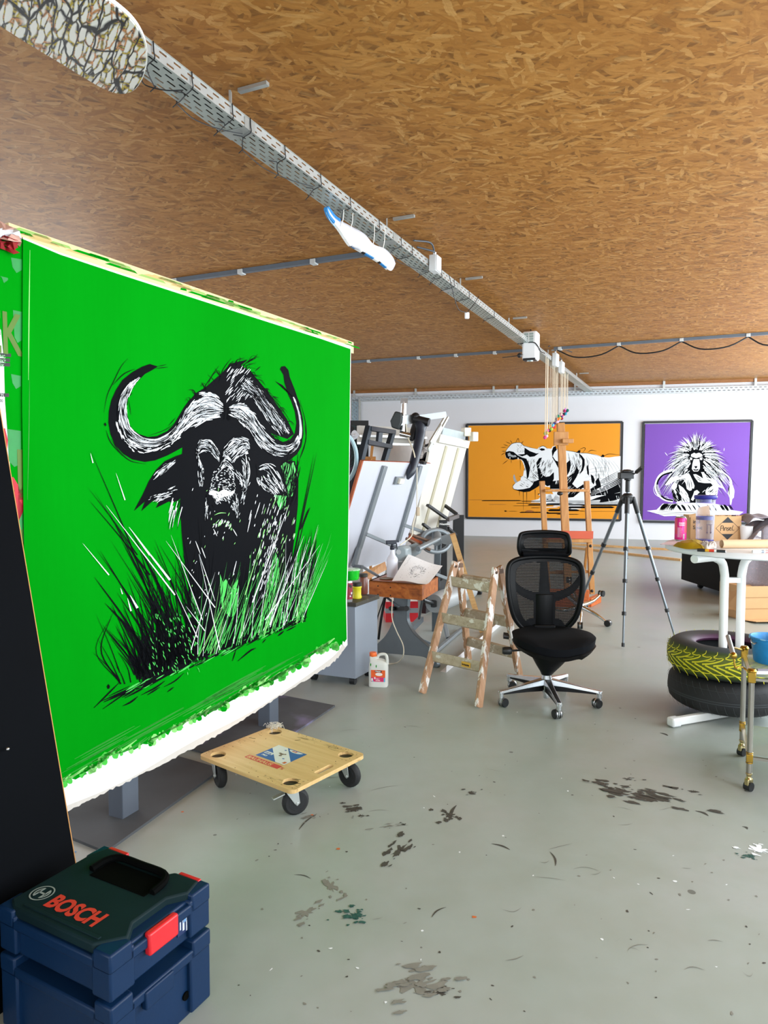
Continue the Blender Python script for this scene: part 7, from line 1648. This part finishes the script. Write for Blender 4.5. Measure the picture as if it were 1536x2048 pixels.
marker('white and grey marker at the right front edge of the round table', 1505, 3.97, 1556, 3.97, [('barrel', 0, .34, WHITEP, 1), ('grey_band', .34, .44, mat('marker_grey', '9aa4ae', .4), 1), ('white_part', .44, .5, WHITEP, 1), ('red_print', .5, 1, mat('marker_pale_red', 'e8a8a4', .4), 1)])
m = MB(); m.prism([T_(1320, 4.45), T_(1338, 4.62), T_(1385, 4.66), T_(1385, 4.44), T_(1340, 4.4)], (0, 0, .004)); tag(m.build('pink_sheet', mat('pale_pink_sheet', 'e2cdd8', .6), smooth=False), 'pale pink sheet under the can, jutting past the left table edge', 'sheet')
m = MB(); rows = [[Vector((.1 * (u - .5), .03 * sin(k * pi / 5), .035 * sin(pi * u) ** .6 * (.3 + .7 * sin(k * pi / 5)) + .001)) for u in [j / 8 for j in range(9)]] for k in range(6)]; m.grid(rows); o = m.build('black_pouch', mat('black_pouch', '14141a', .6)); o.location = T_(1497, 4.42); tag(o, 'small black pouch lying in front of the paper cup', 'pouch')

# ---------------------------------------------------------------- stacked tyres
yt = Vector((2.225, 4.5, 0))
def tyre(name, label, z0, hgt, Ro, Ri, sm, tr_mat, paint):
    t = thing(name, label, 'tyre', (yt.x, yt.y, z0), 0, None)
    m = MB(); h = hgt
    pr = [(Ri, h * .22), (Ri - .005, h * .16), (Ri + .004, h * .1), (Ri + .03, h * .05), (Ri + .07, 0.0), (Ro - .05, h * .03), (Ro - .025, h * .1), (Ro - .006, h * .2), (Ro, h * .35), (Ro + .003, h * .5), (Ro, h * .65), (Ro - .006, h * .8), (Ro - .025, h * .9), (Ro - .05, h * .97), (Ri + .07, h), (Ri + .03, h * .95), (Ri + .004, h * .9), (Ri - .005, h * .84), (Ri, h * .78), (Ri + .02, h * .72), (Ro - .05, h * .7), (Ro - .045, h * .5), (Ro - .05, h * .3), (Ri + .02, h * .28), (Ri, h * .22)]
    m.lathe(pr, (0, 0, 0), 96, caps=False); m.build('carcass', sm, t)
    def rr(z): 
        zz = min(max(z / h, .08), .92); e = abs(zz - .5) * 2; return Ro + .0045 - .02 * max(0, e - .45) ** 2 * 2.2
    m = MB()
    def groove(pts, wd):                                   # (angle, height share) polyline wrapped on the tread
        P = fit([(a, z, 0) for a, z in pts], 9); A, B = [], []
        for i, p in enumerate(P):
            d = P[min(i + 1, 8)] - P[max(i - 1, 0)]; dx, dz = d.x * Ro, d.y * h; L = sqrt(dx * dx + dz * dz) or 1; k = wd * .5 * (1.1 - .5 * i / 8)
            for Q, s_ in ((A, 1), (B, -1)):
                a = p.x - s_ * dz / L * k / Ro; z = p.y * h + s_ * dx / L * k; r = rr(z); Q.append(Vector((r * cos(a), r * sin(a), z)))
        m.grid([A, B])
    if paint == 'yellow':
        for k in range(34):
            a = 2 * pi * k / 34; s1 = .0095
            groove([(a, .52), (a + .14, .58), (a + .3, .7), (a + .34, .78)], s1); groove([(a + .05, .5), (a + .22, .40), (a + .38, .26), (a + .46, .12)], s1)
            groove([(a, .8), (a + .05, .86), (a + .06, .95)], .005); groove([(a + .02, .26), (a + .07, .16), (a + .1, .06)], .005); groove([(a, .78), (a + .07, .76), (a + .14, .79)], .006)
            groove([(a, .28), (a + .07, .265), (a + .14, .28)], .006)
            if k % 2: groove([(a, .62), (a + .16, .66), (a + .22, .72)], .006); groove([(a, .38), (a + .12, .34), (a + .2, .24)], .005)
    else:
        for k in range(46):
            a = 2 * pi * k / 46
            groove([(a, .93), (a + .03, .8), (a + .09, .6)], .0035); groove([(a + .02, .36), (a + .05, .2), (a + .1, .08)], .003); groove([(a, .78), (a + .07, .77), (a + .13, .78)], .003)
        for z in (.46, .4): groove_ring = [(rr(z * h) - .001, z * h - .004), (rr(z * h) - .001, z * h + .004)]; m.lathe(groove_ring, (0, 0, 0), 96, caps=False)
    m.build('tread_grooves', tr_mat, t)
    return t
def side_rubber():
    t = NT('green_sprayed_tyre'); v = t.obj(); sp = t.n('ShaderNodeSeparateXYZ'); t.l(v, sp.inputs[0]); n = t.noise(v, 14, 5)
    ln_ = t.n('ShaderNodeVectorMath', operation='LENGTH'); fl_ = t.n('ShaderNodeVectorMath', operation='MULTIPLY'); t.l(v, fl_.inputs[0]); fl_.inputs[1].default_value = (1, 1, 0); t.l(fl_.outputs[0], ln_.inputs[0])
    r_ = ln_.outputs['Value']
    k = t.ramp(t.math('ADD', r_, t.math('MULTIPLY', n, .03)), [(.2, lin('4a2240')), (.232, lin('2b262e')), (.26, lin('26282c')), (.33, lin('34383a')), (.35, lin('33441a')), (.366, lin('5b681a'))])
    t.base(t.mix(t.ramp(t.noise(v, 6, 4), [(.5, (0, 0, 0)), (.7, (1, 1, 1))]), k, lin('8a8a1c')) if False else k); t.b.inputs['Roughness'].default_value = .6; return t.m
tyre('tyre', 'worn black tyre at the bottom of the stack around the table legs', .056, .215, .345, .185, RUBBER, mat('dusty_groove', '34373a', .8), 'black')
tyre('tyre', 'tyre sprayed green with yellow tread lines on top of the black tyre', .272, .205, .352, .185, side_rubber(), mat('yellow_tread_paint', 'dcd626', .55, 0, .2, 25), 'yellow')

# ---------------------------------------------------------------- brass tea trolley with paint bucket
fl_, rl_ = K(1497, 1581), K(1483, 1511); u2 = (rl_ - fl_); u2.normalize(); rt = Vector((u2.y, -u2.x, 0))
tr_ = thing('tea_trolley', 'steel and brass tea trolley with glass shelves at the right edge of the frame', 'trolley', fl_)
BST = mat('satin_steel_tube', 'a9a49c', .28, 1.0, .05, 20)
XL = .72
for (base, h) in ((fl_, .585), (rl_, .59), (fl_ + rt * XL, .585), (rl_ + rt * XL, .59)):
    m = MB(); m.cyl(base + ZV * .09, base + ZV * (h - .035), .013, 16); lg = m.build('leg', BST, tr_, world=True)
    m = MB(); m.box(base + ZV * (h - .02), (.034, .034, .05), rotz(atan2(rt.y, rt.x))); m.lathe([(.02, 0), (.024, .006), (.016, .018), (0, .02)], base + ZV * (h + .004), 14); m.lathe([(.015, 0), (.017, .004), (.015, .008)], base + ZV * (h - .048), 14); m.build("brass_knuckle", BRASS, lg, world=True, bevel=.003); m = MB()
    m.box(base + ZV * .165, (.03, .03, .04), rotz(atan2(rt.y, rt.x)))
    for z in (.14, .19): m.lathe([(.014, -.004), (.018, 0), (.014, .004)], base + ZV * z, 14)
    m.build('brass_fitting', BRASS, lg, world=True, bevel=.003)
    m = MB(); m.lathe([(.012, .05), (.018, .058), (.01, .07), (.013, .08), (.016, .085), (.013, .09)], base, 14); m.box(base + ZV * .036, (.04, .022, .046), rotz(.5)); m.build('castor_hood', mat('pale_brass', 'cbb98a', .25, 1), lg, world=True, bevel=.006)
    m = MB(); q = Vector((cos(2.1), sin(2.1), 0)); m.cyl(base + ZV * .022 - q * .016, base + ZV * .022 + q * .016, .022, 18); m.build('castor_wheel', RUBBER, lg, world=True)
for z, nm in ((.555, 'upper_rail'), (.165, 'lower_rail')):
    for a, b in ((fl_, rl_), (fl_ + rt * XL, rl_ + rt * XL), (fl_, fl_ + rt * XL), (rl_, rl_ + rt * XL)): m = MB(); m.bar(a + ZV * z, b + ZV * z, .018, .012); m.build(nm, BST, tr_, world=True)
def glass(nm):
    t = NT(nm); t.base(t.mix(t.noise(t.obj(), 5), lin('b9c6c0'), lin('cdd6d2'))); t.b.inputs['Roughness'].default_value = .06
    tr = t.n('ShaderNodeBsdfTransparent'); tr.inputs[0].default_value = (.86, .9, .88, 1); lw = t.n('ShaderNodeLayerWeight'); lw.inputs[0].default_value = .3
    mx = t.n('ShaderNodeMixShader'); t.l(t.math('MULTIPLY_ADD', lw.outputs['Fresnel'], .6, .12), mx.inputs[0]); t.l(tr.outputs[0], mx.inputs[1]); t.l(t.b.outputs[0], mx.inputs[2]); t.l(mx.outputs[0], t.out.inputs[0]); return t.m
GL = glass('shelf_glass')
for z in (.564, .174): m = MB(); m.prism([fl_ + u2 * .01 + rt * .01 + ZV * z, fl_ + rt * (XL - .01) + u2 * .01 + ZV * z, rl_ + rt * (XL - .01) - u2 * .01 + ZV * z, rl_ + rt * .01 - u2 * .01 + ZV * z], (0, 0, .006)); m.build('glass_shelf', GL, tr_, world=True, smooth=False)
ga, gb = V(1456, 1273, 3.72), V(1467, 1311, 3.40); m = MB(); m.cyl(ga, gb, .012, 14); hd = m.build('handle_bar', BST, tr_, world=True)
m = MB(); m.tube(fit([gb, gb + Vector((.01, 0, -.06)), V(1478, 1334, 3.41), V(1488, 1336, 3.42), fl_ + ZV * .57], 14), .0045, 8); m.tube(fit([ga.lerp(gb, .65), V(1470, 1296, 3.7), rl_ + ZV * .585], 10), .006, 8); m.sphere(gb, .017, 8); m.build('handle_bracket', BRASS, hd, world=True)
SH = .5705
bk_ = thing('paint_bucket', 'blue paint crusted bucket holding markers on the tea trolley', 'bucket', Vector((V(1545, 1330, 3.6).x, 3.6, SH)))
BLU = mat('blue_paint_crust', '1f86c6', .4, 0, .25, 14, .1, spots=('0b4f86', .38, 18))
m = MB(); pr = [(0, .001), (.085, .001), (.09, .006), (.106, .125), (.112, .128), (.112, .134), (.105, .135), (.102, .128), (.086, .01), (0, .01)]; m.lathe(pr, (0, 0, 0), 36, caps=False); m.build('pail', BLU, bk_)
m = MB(); [m.lathe([(.1105 + .001 * k, .115 + R.uniform(0, .02)), (.114, .12 + R.uniform(0, .02))], (0, 0, 0), 4, caps=False, a0=a, a1=a + R.uniform(.1, .3)) for k in range(2) for a in [R.uniform(0, 6.2) for _ in range(10)]]; m.build('paint_drips', mat('pale_blue_crust', '8cc3e4', .5, 0, .2), bk_)
m = MB(); m.tube(fit([(-.112, .0, .12), (-.13, -.03, .115), (-.125, -.05, .108), (-.11, -.04, .112)], 10), .004, 6); m.build('handle_wire', STEEL, bk_)
b0_ = bk_.location
for i, (dx, dy, lx, ly, lab) in enumerate(((-.035, -.05, .02, .04, 'white marker leaning out of the blue bucket, left one'), (.03, -.02, .07, .03, 'white and violet marker leaning out of the blue bucket, right one'))):
    a = b0_ + Vector((dx * .4, dy * .4, .03)); b = b0_ + Vector((dx + lx * .3 - .005, dy + ly * .2, .16)); t = thing('marker_pen', lab, 'marker', a); MB().cyl(a, b, .011, 14).build('barrel', WHITEP, t, world=True); MB().cyl(b - (b - a) * .34, b - (b - a) * .3, .0115, 14).build('grey_ring', mat('marker_grey', '9aa4ae', .4), t, world=True)
def lying(label, dx, dy, L, a, mt, mt2):
    p = fl_ + rt * dx + u2 * dy + ZV * (SH + .0095); q = p + Vector((cos(a), sin(a), 0)) * L; t = thing('marker_pen', label, 'marker', p)
    MB().cyl(p, p.lerp(q, .7), .009, 12).build('barrel', mt, t, world=True); MB().cyl(p.lerp(q, .7), q, .0095, 12).build('cap', mt2, t, world=True)
lying('white marker lying at the front edge of the trolley shelf', .02, .03, .2, -.05, WHITEP, mat('dark_blue_cap', '27305a', .4)); lying('marker with dark stripes lying just behind the white marker on the trolley', .03, .08, .19, -.12, mat('striped_grey_barrel', '8a8894', .4), BLACKP)
# ---------------------------------------------------------------- black chest, felt and carton beyond the table
cb0 = K(1362, 1160, .06); cb0.z = 0
ua = (K(1450, 1188, .06) - K(1362, 1160, .06)); ua.z = 0; ua.normalize(); ub = Vector((-ua.y, ua.x, 0))
bx_ = thing('black_chest', 'large black chest on castors on the floor behind the round table', 'chest', cb0)
m = MB(); m.prism([cb0 + ZV * .07, cb0 + ua * 1.7 + ZV * .07, cb0 + ua * 1.7 + ub * .8 + ZV * .07, cb0 + ub * .8 + ZV * .07], (0, 0, .62)); m.build('body', mat('dull_black_board', '07070a', .6, 0, .2, 4, spec=.2), bx_, world=True, bevel=.006)
for a, b in ((.35, .1), (1.5, .1), (.35, .7), (1.5, .7)): p = cb0 + ua * a + ub * b; m = MB(); m.cyl(p - ua * .02 + ZV * .035, p + ua * .02 + ZV * .035, .035, 14); m.box(p + ZV * .06, (.06, .06, .03)); m.build('castor', BLACKP, bx_, world=True)
o0 = V(1512, 1150, 7.4); m = MB(); rows = [[Vector((o0.x - .05 + .35 * u + .12 * (1 - v) * (1 - u), 7.6 + .1 * sin(u * 4), .36 + .5 * (1 - v) - .1 * u * v + .01 * sin(u * 20))) for u in [k / 10 for k in range(11)]] for v in [i / 10 for i in range(11)]]
m.grid(rows); tag(m.build('felt_blanket', FELT, solid=.01), 'speckled felt blanket hanging over the open carton behind the round table', 'blanket')
k0 = K(1481, 1240); kt = thing('carton', 'open brown carton on the floor behind the round table legs', 'carton', k0)
m = MB(); H2 = .36; P = lambda x, y, z: k0 + Vector((x, y, z))
m.prism([P(0, 0, 0), P(.6, .03, 0), P(.6, .03, H2), P(0, 0, H2)], (0, .006, 0)); m.prism([P(0, 0, 0), P(-.06, .35, 0), P(-.06, .35, H2), P(0, 0, H2)], (.006, 0, 0)); m.prism([P(-.06, .35, 0), P(.55, .38, 0), P(.55, .38, H2), P(-.06, .35, H2)], (0, .006, 0)); m.prism([P(0, 0, 0), P(.6, .03, 0), P(.55, .38, 0), P(-.06, .35, 0)], (0, 0, .005)); m.build('body', KRAFT, kt, world=True, smooth=False)
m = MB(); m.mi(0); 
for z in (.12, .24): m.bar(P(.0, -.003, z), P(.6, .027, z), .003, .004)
m.build('fold_crease', mat('crease_dark_kraft', 'a57f52', .8), kt, world=True, smooth=False)  # crease lines across the carton front in a darker kraft brown
m = MB(); m.prism([P(0, -.002, .0), P(.6, .028, .0), P(.56, -.2, .03), P(.06, -.2, .02)], (0, 0, .005)); m.build('front_flap', KRAFT, kt, world=True, smooth=False)
m = MB(); m.prism([P(0, -.004, H2 - .02), P(-.02, .2, H2 - .04), P(-.1, .16, .1), P(-.05, 0, .1)], (.005, 0, 0)); m.build('side_flap', KRAFT, kt, world=True, smooth=False)
